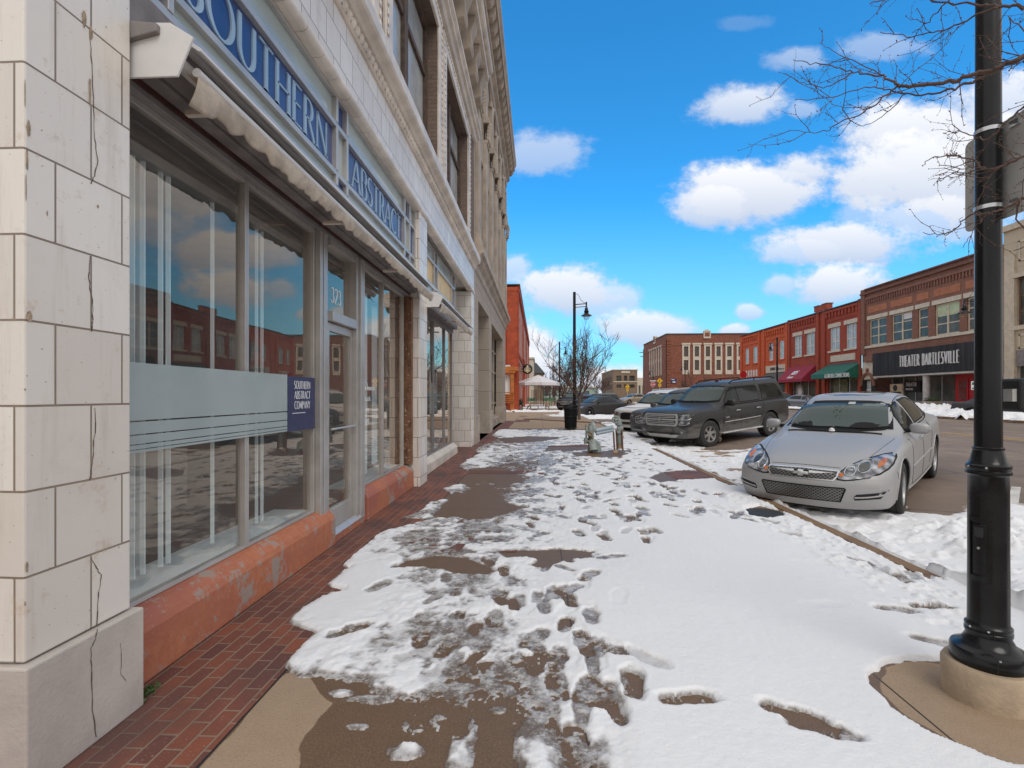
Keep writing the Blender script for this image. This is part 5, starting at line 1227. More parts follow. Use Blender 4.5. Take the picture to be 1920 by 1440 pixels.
# recessed lobby
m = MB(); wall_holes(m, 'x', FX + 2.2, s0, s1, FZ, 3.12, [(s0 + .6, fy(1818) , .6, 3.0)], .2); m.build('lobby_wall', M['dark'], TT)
m = MB(); m.box(FX + .02, FX + .3, T0, s0 + .02, FZ, 5.5); m.box(FX + .0, FX + .3, s1, T1, 4.75, 5.5); m.build('lower_wall', M['br_theatre'], TT)
m = MB(); ra, rb = fy(1783) + 1.1, fy(1838) + .4
m.box(FX + 1.2, FX + 1.3, rb, ra, FZ, 3.12); rd = m.build('door_surround', M['red_paint'], TT)
for k, (a, b) in enumerate(((ra - .3, ra - 1.3), (ra - 1.75, ra - 2.95), (ra - 3.3, ra - 4.2))):
    m = MB(); m.box(FX + 1.14, FX + 1.2, b, a, FZ + .15, 2.75); d = m.build('door', M['red_paint'], rd)
    m = MB(); m.box(FX + 1.12, FX + 1.14, b + .15, a - .15, FZ + .75 if k != 1 else FZ + .4, 2.6); m.build('glazing', M['glass_far'], d)
    m = MB(); [m.box(FX + 1.10, FX + 1.12, b + .15 + (a - b - .3) * q / 4 - .015, b + .15 + (a - b - .3) * q / 4 + .015, FZ + .45, 2.6) for q in (1, 2, 3)]; [m.box(FX + 1.10, FX + 1.118, b + .15, a - .15, FZ + .8 + .35 * q, FZ + .83 + .35 * q) for q in range(5)]; m.build('glazing_bar', M['red_paint'], d)
m = MB(); gy0, gy1 = fy(1784) + 1.0, s1
m.box(FX + 1.5, FX + 1.55, ra + .1, s1 - .1, .8, 3.1); dw = m.build('display_window', M['glass_far'], TT)
m = MB(); [m.box(FX + 1.42, FX + 1.5, y - .04, y + .04, .5, 3.12) for y in np.linspace(ra + .15, s1 - .1, 6)]; m.box(FX + 1.40, FX + 1.51, ra + .1, s1 - .05, .82, .9); m.build('window_frame', M['alu'], dw)
m = MB(); m.box(FX + 1.38, FX + 1.42, s1 - 3.9, s1 - 1.9, 1.7, 2.75); wb = m.build('window_board', M['dark'], TT)
m = MB(); text_mesh(m, 'THEATER', .34, lambda u, v, d: (FX + 1.38 - d, s1 - 2.05 - u, 2.25 + v), thick=.12, thin=.1, depth=.01, cond=.8); text_mesh(m, 'BARTLESVILLE', .17, lambda u, v, d: (FX + 1.38 - d, s1 - 2.05 - u, 1.9 + v), thick=.12, thin=.1, depth=.01, cond=.7); m.build('lettering', M['white'], wb)
m = MB(); m.box(FX + 1.4, FX + 1.6, ra, s1, FZ, .8); m.build('stall_riser', M['stone_trim'], TT)
q = onX(1735, 766, FX); m = MB(); m.lathe([(.26, FZ), (.26, 3.12)], (FX + .1, q.y, 0), 20); m.build('column', M['plaster_cream'] if 0 else plain('grey_white_column', (.5, .47, .47), .6), TT, smooth=50)
# small arched stair entrance at the left end
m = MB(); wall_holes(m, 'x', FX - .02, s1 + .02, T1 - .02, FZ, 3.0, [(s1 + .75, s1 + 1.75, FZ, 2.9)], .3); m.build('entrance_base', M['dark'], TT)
m = MB(); m.box(FX - .02, FX + .2, s1 + .02, T1 - .02, 3.0, 4.74); m.build('entrance_stonework', M['lintel'], TT)
m = MB(); cy = s1 + 1.22
pts = [(FX - .08, cy + 1.0 * math.cos(R(a)), 2.35 + 1.25 * math.sin(R(a))) for a in range(0, 181, 15)]; m.tube(pts, .16, 6); m.box(FX - .2, FX, cy - .1, cy + .1, 3.5, 4.1); m.box(FX - .25, FX, s1 + .2, T1 - .6, 4.75, 5.35); m.build('arch', M['br_theatre'], TT)
m = MB(); m.box(FX + .2, FX + .25, s1 + .75, s1 + 1.75, FZ, 2.9); dd = m.build('entrance_door', M['glass_pale'], TT); m = MB(); m.box(FX + .15, FX + .2, s1 + .75, s1 + 1.75, 1.9, 2.0); m.box(FX + .15, FX + .2, s1 + .75, s1 + .85, FZ, 2.9); m.build('door_rail', M['white_frame'], dd)

# ---- red brick double front with the two canvas awnings
K0, K1 = T1 + .12, fy(1479)
TK = thing('brick_shop_building', 'dark red brick two storey shop building with maroon and green awnings left of the theatre', 'building', (FX, K0, FZ))
kw = [(1489, 1503), (1511, 1527.5), (1556, 1574.6), (1586, 1606)]
pil0, pil1 = fy(1548), fy(1533)
holes = [(fy(b), fy(a), 6.4, 9.0) for a, b in kw] + [(fy(1611), fy(1552), .5, 4.2), (fy(1529), fy(1484), .5, 4.2), (fy(1545), fy(1537), .5, 4.4)]
m = MB(); wall_holes(m, 'x', FX, K0, K1, FZ, 11.1, holes, .32)
m.add([(FX, K1, 10), (FX + 18, K1, 10), (FX + 18, K1, 11.1), (FX, K1, 11.1)], [(0, 1, 2, 3)])
for y0, y1 in ((pil0 - .1, pil0 + .5), (pil1 - .5, pil1 + .1), (K1 - .5, K1 - .01), (K0 + .01, K0 + .4)): m.box(FX - .16, FX - .001, y0, y1, FZ, 11.3)
def corbels(m, y0, y1, z, h=.55, st=.62):
    y = y0
    while y < y1: m.box(FX - .15, FX - .001, y, y + st * .5, z, z + h); y += st
    m.box(FX - .2, FX - .002, y0 - .1, y1, z + h, z + h + .25)
corbels(m, K0 + .5, pil0 - .2, 10.2); corbels(m, pil1 + .2, K1 - .6, 10.2)
for a, b in ((K0 + .4, pil0 - .1), (pil1 + .1, K1 - .5)): m.box(FX - .07, FX - .001, a, b, 9.75, 9.87)
for y0 in (pil0, pil1): m.box(FX - .15, FX + .5, y0 - .5, y0 + .5, 11.3, 11.9)
m.build('wall', M['br_red'], TK)
m = MB(); m.box(FX - .25, FX + .5, K0, K1, 11.1, 11.2); m.add([(FX + .5, K0, 11.05), (FX + 18, K0, 11.05), (FX + 18, K1, 11.05), (FX + .5, K1, 11.05)], [(0, 1, 2, 3)]); m.build('roof', M['roof_dark'], TK)
m = MB(); [m.box(FX - .2, FX + .6, y0 - .55, y0 + .55, 11.9, 12.0) for y0 in (pil0, pil1)]; m.build('chimney_cap', M['roof_dark'], TK)
m = MB()
for a, b in kw: m.box(FX - .08, FX + .1, fy(b) - .25, fy(a) + .25, 9.0, 9.45); m.box(FX - .14, FX + .1, fy(b) - .2, fy(a) + .2, 6.2, 6.4)
m.build('stone_lintel', M['lintel'], TK)
for a, b in kw: far_window(TK, fy(b), fy(a), 6.4, 9.0, 'white_frame', M['glass_pale'], (.5,), (.4,), fw=.1)
m = MB(); m.box(FX - .06, FX - .001, fy(1604), fy(1558), 5.15, 5.85); m.build('blank_sign_board', M['lintel'], TK)
m = MB(); m.box(FX - .05, FX - .001, fy(1611), fy(1552), 4.2, 4.95); m.build('transom_panel', M['roof_dark'], TK)
for (a, b) in ((1611, 1552), (1529, 1484), (1545, 1537)):
    m = MB(); m.box(FX + .25, FX + .3, fy(a), fy(b), FZ, 4.2); g = m.build('display_window', M['glass_far'], TK)
    m = MB(); ys_ = np.linspace(fy(a) + .1, fy(b) - .1, 4 if b != 1537 else 2)
    for y in ys_: m.box(FX + .18, FX + .25, y - .06, y + .06, FZ, 4.2)
    m.box(FX + .18, FX + .25, fy(a), fy(b), FZ, .8); m.build('window_frame', M['alu'], g)
m = MB(); m.box(FX + .19, FX + .2, fy(1610), fy(1588), 3.0, 3.9); m.box(FX + .19, FX + .2, fy(1586), fy(1560), .9, 3.2); m.build('window_display', plain('olive_display', (.16, .17, .10), .8, var=.4), TK)
m = MB(); c = onX(1500, 735, FX + .15)
for k in range(16):
    a = 2 * math.pi * k / 16; m.tube([(FX + .14, c.y + .5 * math.cos(a), c.z + .5 * math.sin(a)), (FX + .14, c.y + .95 * math.cos(a), c.z + .95 * math.sin(a))], .06, 5)
m.lathe([(0, -.02), (.5, -.02), (.5, .02), (0, .02)], (FX + .15, c.y, c.z), 20, 'x'); m.build('sunburst_decal', M['white'], TK)
def canvas(t, y0, y1, ztop, zbot, out, mat, drop=.35, name='awning'):
    m = MB(); a, b = min(y0, y1), max(y0, y1); n = 8; pr = [(FX - .02, ztop)]
    pr += [(FX - out, zbot + drop), (FX - out, zbot), (FX - out + .04, zbot), (FX - out + .04, zbot + drop - .04), (FX - .02, ztop - .08)]
    m.prism(pr, 'y', a, b); m.prism([(FX - .03, ztop - .09), (FX - out + .05, zbot + drop - .06), (FX - out + .05, zbot), (FX - .03, zbot)], 'y', a, a + .03); m.prism([(FX - .03, ztop - .09), (FX - out + .05, zbot + drop - .06), (FX - out + .05, zbot), (FX - .03, zbot)], 'y', b - .03, b)
    return m.build(name, mat, t)
ak = canvas(TK, fy(1531), fy(1481), 5.1, 3.05, 1.7, M['maroon_canvas'])
ag = canvas(TK, fy(1613), fy(1549), 4.75, 3.25, 1.7, M['green_canvas'], .5)
def slopetxt(txt, h, yc, f, out, ztop, zb, mat, par, **k):
    L0 = text_width(txt, h, .12, .9); dx, dz = -out, zb - ztop; l = math.hypot(dx, dz)
    def pl(u, v, d):
        s = f - v / l; return (FX + dx * s - (-dz / l) * (d + .03), yc + L0 / 2 - u, ztop + dz * s + (-dx / l) * (d + .03))
    m = MB(); text_mesh(m, txt, h, pl, depth=.02, sp=.12, cond=.9, **k); m.build('lettering', mat, par)
slopetxt('KIDS', .62, (fy(1531) + fy(1481)) / 2, .66, 1.7, 5.1, 3.4, M['white'], ak, thick=.22, thin=.12, slant=.15)
slopetxt('korner', .55, (fy(1531) + fy(1481)) / 2, .93, 1.7, 5.1, 3.4, M['white'], ak, thick=.15, thin=.1, slant=.15)
txt = 'GLORIOUS CONNECTIONS'; ya, yb = PY(1546, FX - 1.72), PY(1592, FX - 1.72); L0 = text_width(txt, .4, .1, 1); cd = (ya - yb - .1 * .4 * 19) / (L0 - .1 * .4 * 19)
m = MB(); text_mesh(m, txt, .40, lambda u, v, d: (FX - 1.701 - d, ya - u, 3.3 + v), thick=.13, thin=.08, depth=.02, sp=.1, cond=cd); m.build('lettering', M['white'], ag)

# ---- bright orange brick building
O0, O1 = K1 + .12, fy(1389)
TO = thing('orange_brick_building', 'bright orange painted brick two storey building at the far end of the shop row', 'building', (FX, O0, FZ))
ow = [(1397, 1404), (1411.5, 1420), (1441.5, 1449.5), (1460.7, 1470)]
holes = [(fy(b), fy(a), 6.35, 8.85) for a, b in ow] + [(fy(1474), fy(1437), .5, 4.0), (fy(1423), fy(1396), .5, 4.0)]
m = MB(); wall_holes(m, 'x', FX, O0, O1, FZ, 11.0, holes, .3)
m.add([(FX, O1, 0), (FX + 18, O1, 0), (FX + 18, O1, 11), (FX, O1, 11)], [(0, 1, 2, 3)])
for y0, y1 in ((O0 + .02, O0 + .6), (fy(1435), fy(1432)), (fy(1426), fy(1423)), (O1 - .8, O1 - .02)): m.box(FX - .16, FX - .001, y0, y1, FZ, 11.1)
corbels(m, O0 + .7, fy(1436), 9.9, .6, .7); corbels(m, fy(1422), O1 - 1, 9.9, .6, .7)
for a, b in ((O0 + .6, fy(1435)), (fy(1423), O1 - .8)): m.box(FX - .08, FX - .001, a, b, 9.3, 9.45)
for a, b in ow: m.box(FX - .1, FX + .05, fy(b) - .15, fy(a) + .15, 6.15, 6.34)
m.build('wall', M['br_orange'], TO)
m = MB(); m.box(FX - .25, FX + .5, O0, O1, 11.0, 11.1); m.add([(FX + .5, O0, 10.9), (FX + 18, O0, 10.9), (FX + 18, O1, 10.9), (FX + .5, O1, 10.9)], [(0, 1, 2, 3)]); m.build('roof', M['roof_dark'], TO)
for a, b in ow: far_window(TO, fy(b), fy(a), 6.35, 8.85, 'white_frame', M['glass_pale'], (), (.45,), fw=.14)
for (a, b) in ((1474, 1437), (1423, 1396)):
    m = MB(); m.box(FX + .22, FX + .28, fy(a), fy(b), .5, 4.0); m.build('display_window', M['glass_far'], TO)
m = MB(); m.box(FX - .1, FX - .001, fy(1475), fy(1437), 4.6, 5.6); bs = m.build('shop_sign', M['lintel'], TO)
m = MB(); ya = PY(1446, FX); rn = random.Random(5); [m.box(FX - .12, FX - .1, ya - .42 * k - rn.uniform(.2, .34), ya - .42 * k, 4.9 + (.0 if k < 6 else .02), (5.36 if k < 6 else 5.12) - rn.uniform(0, .06)) for k in range(10)]
m.build('lettering', M['dark'], bs)
canvas(TO, fy(1476), fy(1438), 4.55, 3.0, 1.4, M['grey_canvas'])
m = MB(); 
for k in range(5): m.box(FX - .05, FX + .05, fy(1423) + .5 + k * .95, fy(1423) + 1.05 + k * .95, 4.3, 5.3)
m.build('transom_window', M['white_frame'], TO)

# ---- tan stone building right of the theatre
TN = thing('tan_stone_building', 'tan limestone building with dark framed upper windows at the right edge beside the theatre', 'building', (FX, 20, FZ))
N1 = T0 - .02
hz = [(onX(1909, 500, FX).y - 3.0, onX(1909, 500, FX).y, 6.2, 9.5), (22, 26, 6.2, 9.5)]
m = MB(); wall_holes(m, 'x', FX - .1, 18, N1, FZ, 13.1, hz + [(hz[0][0] - 1, hz[0][1], .6, 3.6)], .4); m.add([(FX - .1, N1, 0), (FX + 18, N1, 0), (FX + 18, N1, 13.1), (FX - .1, N1, 13.1)], [(0, 1, 2, 3)]); m.build('wall', M['tan'], TN)
m = MB(); m.box(FX - .3, FX + 1, 18, N1, 12.9, 13.3); m.box(FX - .22, FX - .1, hz[0][1] + .05, N1 - .2, FZ, 11.2); m.box(FX - .25, FX + .2, hz[0][0] - .2, hz[0][1] + .3, 9.5, 9.8); m.box(FX - .25, FX + .1, hz[0][0] - .2, hz[0][1] + .3, 5.9, 6.19)
for a, b, z0, z1 in ((hz[0][0] + .3, hz[0][1] - .2, 10.6, 12.0), (hz[0][0] + .3, hz[0][1] - .2, 4.6, 5.6)):
    m.box(FX - .16, FX - .1, a, b, z0, z0 + .12); m.box(FX - .16, FX - .1, a, b, z1 - .12, z1); m.box(FX - .16, FX - .1, a, a + .12, z0, z1); m.box(FX - .16, FX - .1, b - .12, b, z0, z1)
m.build('stone_trim', M['tan_trim'], TN)
m = MB(); m.box(FX - .13, FX - .1, hz[0][0], hz[0][1], 3.4, 4.5); m.build('panel', M['grey_board'], TN)
far_window(TN, hz[0][0], hz[0][1], 6.2, 9.5, 'peel', 'glass_far', (.5,), (.3, .62), x=FX - .05)
far_window(TN, hz[1][0], hz[1][1], 6.2, 9.5, 'peel', 'glass_far', (.5,), (.3, .62), x=FX - .05)
far_window(TN, hz[0][0] - 1, hz[0][1], .6, 3.6, 'alu', 'glass_far', (.5,), (), x=FX - .05)

# ---- large brown brick block beyond the cross street
c = onF(1250, 741, 110); BX, BY = c.x, c.y
TR = thing('brown_brick_building', 'large brown brick block with tall cream framed window pairs beyond the cross street', 'building', (BX, BY, .2))
zf_ = lambda y: CZ + (HZY - y) / 960 * 110
def xF(px): a = ray(px, 741); return a.x / a.y * BY
fr = [(1279, 1293.4), (1299.3, 1313.4), (1320, 1334), (1340, 1354), (1360, 1374.5), (1381, 1395), (1402, 1416)]
holes = []
for a, b in fr: holes += [(xF(a) + .35, xF(b) - .35, zf_(668.5), zf_(650)), (xF(a) + .35, xF(b) - .35, zf_(694), zf_(675.5))]
y2 = PY(1207, BX); side = []
ysd = np.linspace(PY(1241, BX), PY(1216, BX), 13)
m = MB(); wall_holes(m, 'y', BY, BX, BX + 34, 0, zf_(627), holes, .3)
sh = [(ysd[2 * k] + .5, ysd[2 * k + 1] - .1, z0, z1) for k in range(6) for (z0, z1) in ((zf_(694) , zf_(675.5)), (zf_(668.5), zf_(650)))]
wall_holes(m, 'x', BX, BY, y2, 0, zf_(627), sh, .3)
m.box(BX - .06, BX + 34, BY - .08, BY - .001, zf_(648), zf_(646.5)); m.box(BX - .06, BX + 34, BY - .08, BY - .001, zf_(699), zf_(697)); m.box(BX - .08, BX - .001, BY, y2, zf_(648), zf_(646.5))
z = 1.0
while z < 13.5: m.box(BX - .1, BX + .9, BY - .1, BY - .0005, z, z + .42); m.box(BX - .1, BX - .0005, BY - .1, BY + 1.1, z, z + .42); z += .6
m.build('wall', M['br_brown'], TR)
m = MB(); m.box(BX - .15, BX + 34, BY - .15, BY + .5, zf_(627), zf_(627) + .2); m.box(BX - .15, BX + .5, BY + .5, y2, zf_(627), zf_(627) + .2); m.add([(BX, BY, zf_(627) - .1), (BX + 34, BY, zf_(627) - .1), (BX + 34, y2, zf_(627) - .1), (BX, y2, zf_(627) - .1)], [(0, 1, 2, 3)]); m.build('roof', M['roof_dark'], TR)
for k, (a, b) in enumerate(fr):
    x0, x1 = xF(a), xF(b); m = MB()
    m.box(x0, x0 + .34, BY - .14, BY - .001, zf_(702), zf_(646.8)); m.box(x1 - .34, x1, BY - .14, BY - .001, zf_(702), zf_(646.8)); m.box(x0 - .15, x1 + .15, BY - .22, BY - .001, zf_(646.5), zf_(643.5))
    m.box(x0 + .34, x1 - .34, BY - .1, BY - .001, zf_(675.3), zf_(668.7)); m.box(x0 + .34, x1 - .34, BY - .1, BY - .001, zf_(702), zf_(694.2)); m.box(x0 + .34, x1 - .34, BY - .1, BY - .001, zf_(649.8), zf_(646.8))
    o = m.build('window', M['lintel'], TR)
    m = MB(); m.box(x0 + .34, x1 - .34, BY + .1, BY + .15, zf_(694), zf_(650)); m.build('pane', plain('brown_screen', (.085, .07, .06), .5) if k == 0 else bpy.data.materials['brown_screen'], o)
m = MB(); 
for k in range(6):
    a, b = ysd[2 * k], ysd[2 * k + 1]; m = MB(); m.box(BX - .16, BX - .001, a, a + .5, zf_(702), zf_(645)); m.box(BX - .1, BX - .001, a + .5, b, zf_(675.3), zf_(668.7)); m.box(BX - .25, BX - .001, a - .2, b, zf_(646), zf_(643)); m.box(BX - .05, BX - .001, b - .1, b, zf_(702), zf_(646.2))
    o = m.build('window', M['lintel'], TR); m = MB(); m.box(BX + .1, BX + .15, a + .3, b, zf_(694), zf_(650)); m.build('pane', M['glass_far'], o)
for (cx, cy, ax) in ((xF(1325.5), BY, 0), (BX, PY(1228, BX), 1)):
    m = MB(); zt = zf_(627)
    if ax == 0:
        m.box(cx - .75, cx + .75, cy - .2, cy + .4, zt - .9, zt + .55); m2 = MB(); m2.box(cx - .5, cx + .5, cy - .24, cy - .2, zt - .5, zt + .35)
        m.prism([(cx - .85, zt + .55), (cx + .85, zt + .55), (cx + .6, zt + .75), (cx + .35, zt + .75), (cx + .3, zt + 1.0), (cx - .3, zt + 1.0), (cx - .35, zt + .75), (cx - .6, zt + .75)], 'y', cy - .25, cy + .4)
    else:
        m.box(cx - .2, cx + .4, cy - 1, cy + 1, zt - .9, zt + .6); m2 = MB(); m2.box(cx - .24, cx - .2, cy - .7, cy + .7, zt - .5, zt + .35)
        m.prism([(cy - 1.1, zt + .6), (cy + 1.1, zt + .6), (cy + .7, zt + .9), (cy - .7, zt + .9)], 'x', cx - .3, cx + .4)
    o = m.build('parapet_crest', M['lintel'], TR); m2.build('crest_panel', M['br_brown'], o)
m = MB(); p0, p1 = xF(1258), xF(1268); m.box(p0, p1, BY - .12, BY - .001, zf_(718.5), zf_(710)); w1 = m.build('wall_sign', M['sign_blue'], TR)
m = MB(); m.box(p0 + .1, p0 + .75, BY - .13, BY - .121, zf_(712.3), zf_(711.3)); m.box(p0 + .3, p1 - .2, BY - .13, BY - .121, zf_(717.3), zf_(715.4)); m.build('lettering', M['white'], w1)
# ---- tan brick building far up the street
c = onF(1150, 741, 205); DX_, DY_ = c.x, c.y; zz_ = lambda y: CZ + (HZY - y) / 960 * 205
TD = thing('tan_brick_building', 'distant tan brick two storey building with a pale name panel under its parapet', 'building', (DX_, DY_, 0))
def xD(px): a = ray(px, 741); return a.x / a.y * DY_
yD2 = PY(1128, DX_)
hl = [(xD(1156), xD(1165), zz_(714), zz_(704.5)), (xD(1170), xD(1176), zz_(714), zz_(704.5)), (xD(1180), xD(1190), zz_(714), zz_(704.5)), (xD(1156), xD(1165), zz_(727), zz_(721)), (xD(1170), xD(1176), zz_(727), zz_(721)), (xD(1180), xD(1190), zz_(727), zz_(721))]
m = MB(); wall_holes(m, 'y', DY_, DX_, xD(1195), 0, zz_(694), hl, .5)
ww = np.linspace(DY_ + 4, yD2 - 6, 17); sl_ = [(ww[2 * k], ww[2 * k + 1], z0, z1) for k in range(8) for z0, z1 in ((zz_(716), zz_(705)), (zz_(730), zz_(720)))]
wall_holes(m, 'x', DX_, DY_, yD2, 0, zz_(694), sl_, .5); m.build('wall', M['br_tan'], TD)
m = MB(); m.box(DX_ - .3, xD(1195) + .3, DY_ - .3, yD2, zz_(694), zz_(692.5)); m.box(xD(1165), xD(1181), DY_ - .2, DY_ - .01, zz_(699.5), zz_(696)); m.box(DX_, xD(1195), DY_ - .2, DY_ - .01, zz_(716.5), zz_(715)); m.build('stone_trim', M['lintel'], TD)
for (a, b, z0, z1) in hl: MB().box(a, b, DY_ + .4, DY_ + .5, z0, z1).build('window', M['glass_far'], TD)
for (a, b, z0, z1) in sl_: MB().box(DX_ + .4, DX_ + .5, a, b, z0, z1).build('window', M['glass_far'], TD)
t = thing('pale_building', 'pale distant building half hidden between the tan brick building and the brown brick block', 'building', (36, 240, 0))
m = MB(); x0, x1 = ray(1194, 741).x / ray(1194, 741).y * 240, ray(1216, 741).x / ray(1216, 741).y * 240; m.box(x0, x1, 240, 250, 0, 9.5); m.build('wall', M['plaster_cream'], t)
m = MB(); [m.box(x0 + .9 + k * 1.7, x0 + 1.7 + k * 1.7, 239.9, 240, 2, 6) for k in range(3)]; m.build('window', M['glass_far'], t)
# far tree line / low town at the street's end
t = thing('far_building', 'long low white roofed building closing the end of the street', 'building', (60, 330, 0))
m = MB(); m.box(-30, 20, 330, 345, 0, 5); m.build('wall', M['plaster_cream'], t)
m = MB(); m.box(-31, 21, 329, 346, 5, 6.2); m.build('roof', M['canvas_white'], t)
# =============================================================== street lamps
LZ = 7.64
def lamp_post(loc, arm, label, group=None, detail=False, scale=1.0, parts=None):
    """arm: unit 2D direction of the arm"""
    t = thing('street_lamp', label, 'street lamp', loc, 0, group); x, y, z = loc; s = scale
    n = 40 if detail else 14
    m = MB(); m.lathe([(0, 0), (.172, 0), (.175, .15), (.165, .167), (0, .167)] if detail else [(0, 0), (.2, 0), (.2, .12), (0, .12)], loc, n); m.build('footing', M['ped_conc'], t, smooth=40)
    pr = [(.141, .167), (.143, .172), (.143, .225), (.138, .236), (.12, .244), (.098, .262), (.084, .29), (.083, .302), (.088, .306), (.088, .318), (.084, .322), (.087, .328), (.087, .342), (.080, .348), (.0765, .36), (.0745, .96), (.0735, 1.04),
          (.077, 1.046), (.084, 1.052), (.084, 1.064), (.079, 1.068), (.081, 1.076), (.083, 1.082), (.083, 1.092), (.076, 1.098), (.068, 1.11), (.056, 1.162), (.058, 1.166), (.058, 1.174), (.053, 1.178)]
    if not detail: pr = [(r * 1.5, h) for r, h in pr[::3]] + [(.07, 1.2)]
    m = MB(); m.lathe(pr, loc, n); m.build('base', M['black_pole'], t, smooth=35)
    m = MB(); m.lathe([(.0515, 1.15), (.038, LZ * s), (.0, LZ * s + .02)] if detail else [(.10, 1.15), (.085, LZ * s), (0, LZ * s + .03)], loc, n); m.build('pole', M['black_pole'], t, smooth=40)
    ax, ay = arm; a = LZ * s; L = .72
    P = lambda r, h: (x + ax * r, y + ay * r, z + h)
    m = MB(); m.tube([P(.05, a - .75), P(L, a - .70)], .03, 6); m.tube([P(.05, a - .92), P(L, a - .87)], .022, 6); m.tube([P(L, a - .95), P(L, a - .6)], .045, 8)
    m.tube([P(0, a - .1), P(.2, a - .13), P(.3, a - .3), P(.4, a - .5), P(.55, a - .62), P(L, a - .66)], .014, 5); m.build('arm', M['black_pole'], t)
    m = MB(); c = P(L, a - .95); m.lathe([(0, .1), (.05, .08), (.07, 0), (.10, -.04), (.10, -.15), (.14, -.18), (.14, -.28), (.12, -.31), (.17, -.38), (.31, -.46), (.33, -.49), (.30, -.49), (.1, -.45), (0, -.44)], c, 20)
    ln = m.build('lantern', M['black_pole'], t, smooth=40)
    m = MB(); m.lathe([(.2, -.49), (.195, -.58), (.14, -.68), (.06, -.74), (0, -.75)], c, 16); m.build('globe', M['lamp_glass'], ln, smooth=60)
    return t
polec = onF(1853, 1240, 2.41); LP = lamp_post((polec.x, polec.y, 0), (.6, .8), 'big black lamp post on a round concrete footing at the right edge', None, True)
cx, cy = polec.x, polec.y
# access panel on the shaft, facing left of the camera
def pol(r, a, z): return (cx + r * math.cos(R(a)), cy + r * math.sin(R(a)), z)
va = math.degrees(math.atan2(-cy, -cx)) - 24       # towards the camera, turned left
def curved_plate(m, r0, r1, a0, a1, z0, z1, n=10):
    m.prism([(cx + r1 * math.cos(R(a0 + (a1 - a0) * i / n)), cy + r1 * math.sin(R(a0 + (a1 - a0) * i / n))) for i in range(n + 1)] + [(cx + r0 * math.cos(R(a1 + (a0 - a1) * i / n)), cy + r0 * math.sin(R(a1 + (a0 - a1) * i / n))) for i in range(n + 1)], 'z', z0, z1)
m = MB(); curved_plate(m, .07, .0815, va - 34, va - 26, .555, .855); curved_plate(m, .07, .0815, va + 26, va + 34, .555, .855); curved_plate(m, .07, .0815, va - 26, va + 26, .83, .855); curved_plate(m, .07, .0815, va - 26, va + 26, .555, .58)
pf = m.build('panel_frame', M['black_pole'], LP, bevel=.004)
m = MB(); curved_plate(m, .07, .0785, va - 22, va + 22, .59, .82); pd = m.build('access_panel', M['black_pole'], LP, bevel=.004)
m = MB(); curved_plate(m, .078, .0805, va - 14, va + 12, .76, .805); m.build('embossed_plate', M['black_matte'], pd, bevel=.003)
m = MB(); m.tube([pol(.078, va, .71), pol(.084, va, .71)], .006, 10); [m.tube([pol(.05 + .004 * 0, q, h), pol(r_, q, h)], .005, 8) for q, h, r_ in ((va - 30, 1.085, .088), (va + 20, 1.085, .088), (va + 25, .335, .091), (va - 20, .335, .091), (va + 40, .232, .146))]; m.build('bolt', M['steel'], LP)
m = MB(); curved_plate(m, .1, .139, va + 18, va + 34, .234, .2395); curved_plate(m, .1, .139, va + 40, va + 56, .234, .2395); m.build('base_slot', M['dark'], LP, bevel=.004)
m = MB(); curved_plate(m, .075, .0894, va + 36.5, va + 37.6, .30, .345); curved_plate(m, .13, .1442, va + 36.5, va + 37.6, .17, .23); m.build('cover_joint', M['dark'], LP)
# sign seen from behind, strapped to the pole
ts = thing('strapped_sign', 'bare grey back of a metal sign strapped to the big lamp post high up', 'sign', (cx + .06, cy, 2.4))
e1 = onF(1808, 262, 2.56); e2 = onF(1808, 432, 2.56)
m = MB(); rr = .03; zz0, zz1 = e2.z, e1.z; xs_ = cx + .055
ys0, ys1 = cy - .20, cy + .20
pts = []
for (yy, zz, q0) in ((ys1 - rr, zz1 - rr, 0), (ys0 + rr, zz1 - rr, 90), (ys0 + rr, zz0 + rr, 180), (ys1 - rr, zz0 + rr, 270)):
    for k in range(5): a = q0 + 90 * k / 4; pts.append((yy + rr * math.cos(R(a)), zz + rr * math.sin(R(a))))
m.prism(pts, 'x', xs_, xs_ + .004); m.build('plate', M['galv'], ts)
for h in (2.30, 2.66):
    m = MB(); m.lathe([(.0505, h - .009), (.0525, h - .009), (.0525, h + .009), (.0505, h + .009)], (cx, cy, 0), 30); m.box(cx + .045, cx + .075, cy - .10, cy - .055, h - .014, h + .014); m.build('strap', M['steel'], ts, smooth=40)
tp = thing('signal_box', 'black rounded pedestrian signal box fixed to the right side of the big lamp post', 'signal', (cx + .08, cy, 1.45))
b0 = onF(1886, 710, 2.46); b1 = onF(1918, 772, 2.46)
m = MB(); m.box(b0.x + .0, b1.x - .0, cy - .02, cy + .10, b1.z, b0.z); m.build('housing', M['black_matte'], tp, bevel=.018, bseg=4)
m = MB(); m.tube([(b0.x + .012, cy - .024, b0.z + .012), (b0.x + .05, cy - .026, b0.z - .006), (b0.x + .062, cy - .026, b0.z - .04), (b0.x + .062, cy - .026, b1.z + .02)], .0045, 6); m.build('strap', M['black'], tp)
m = MB(); m.box(b0.x - .02, b0.x + .01, cy, cy + .05, b1.z + .05, b0.z - .05); m.build('bracket', M['galv'], tp)

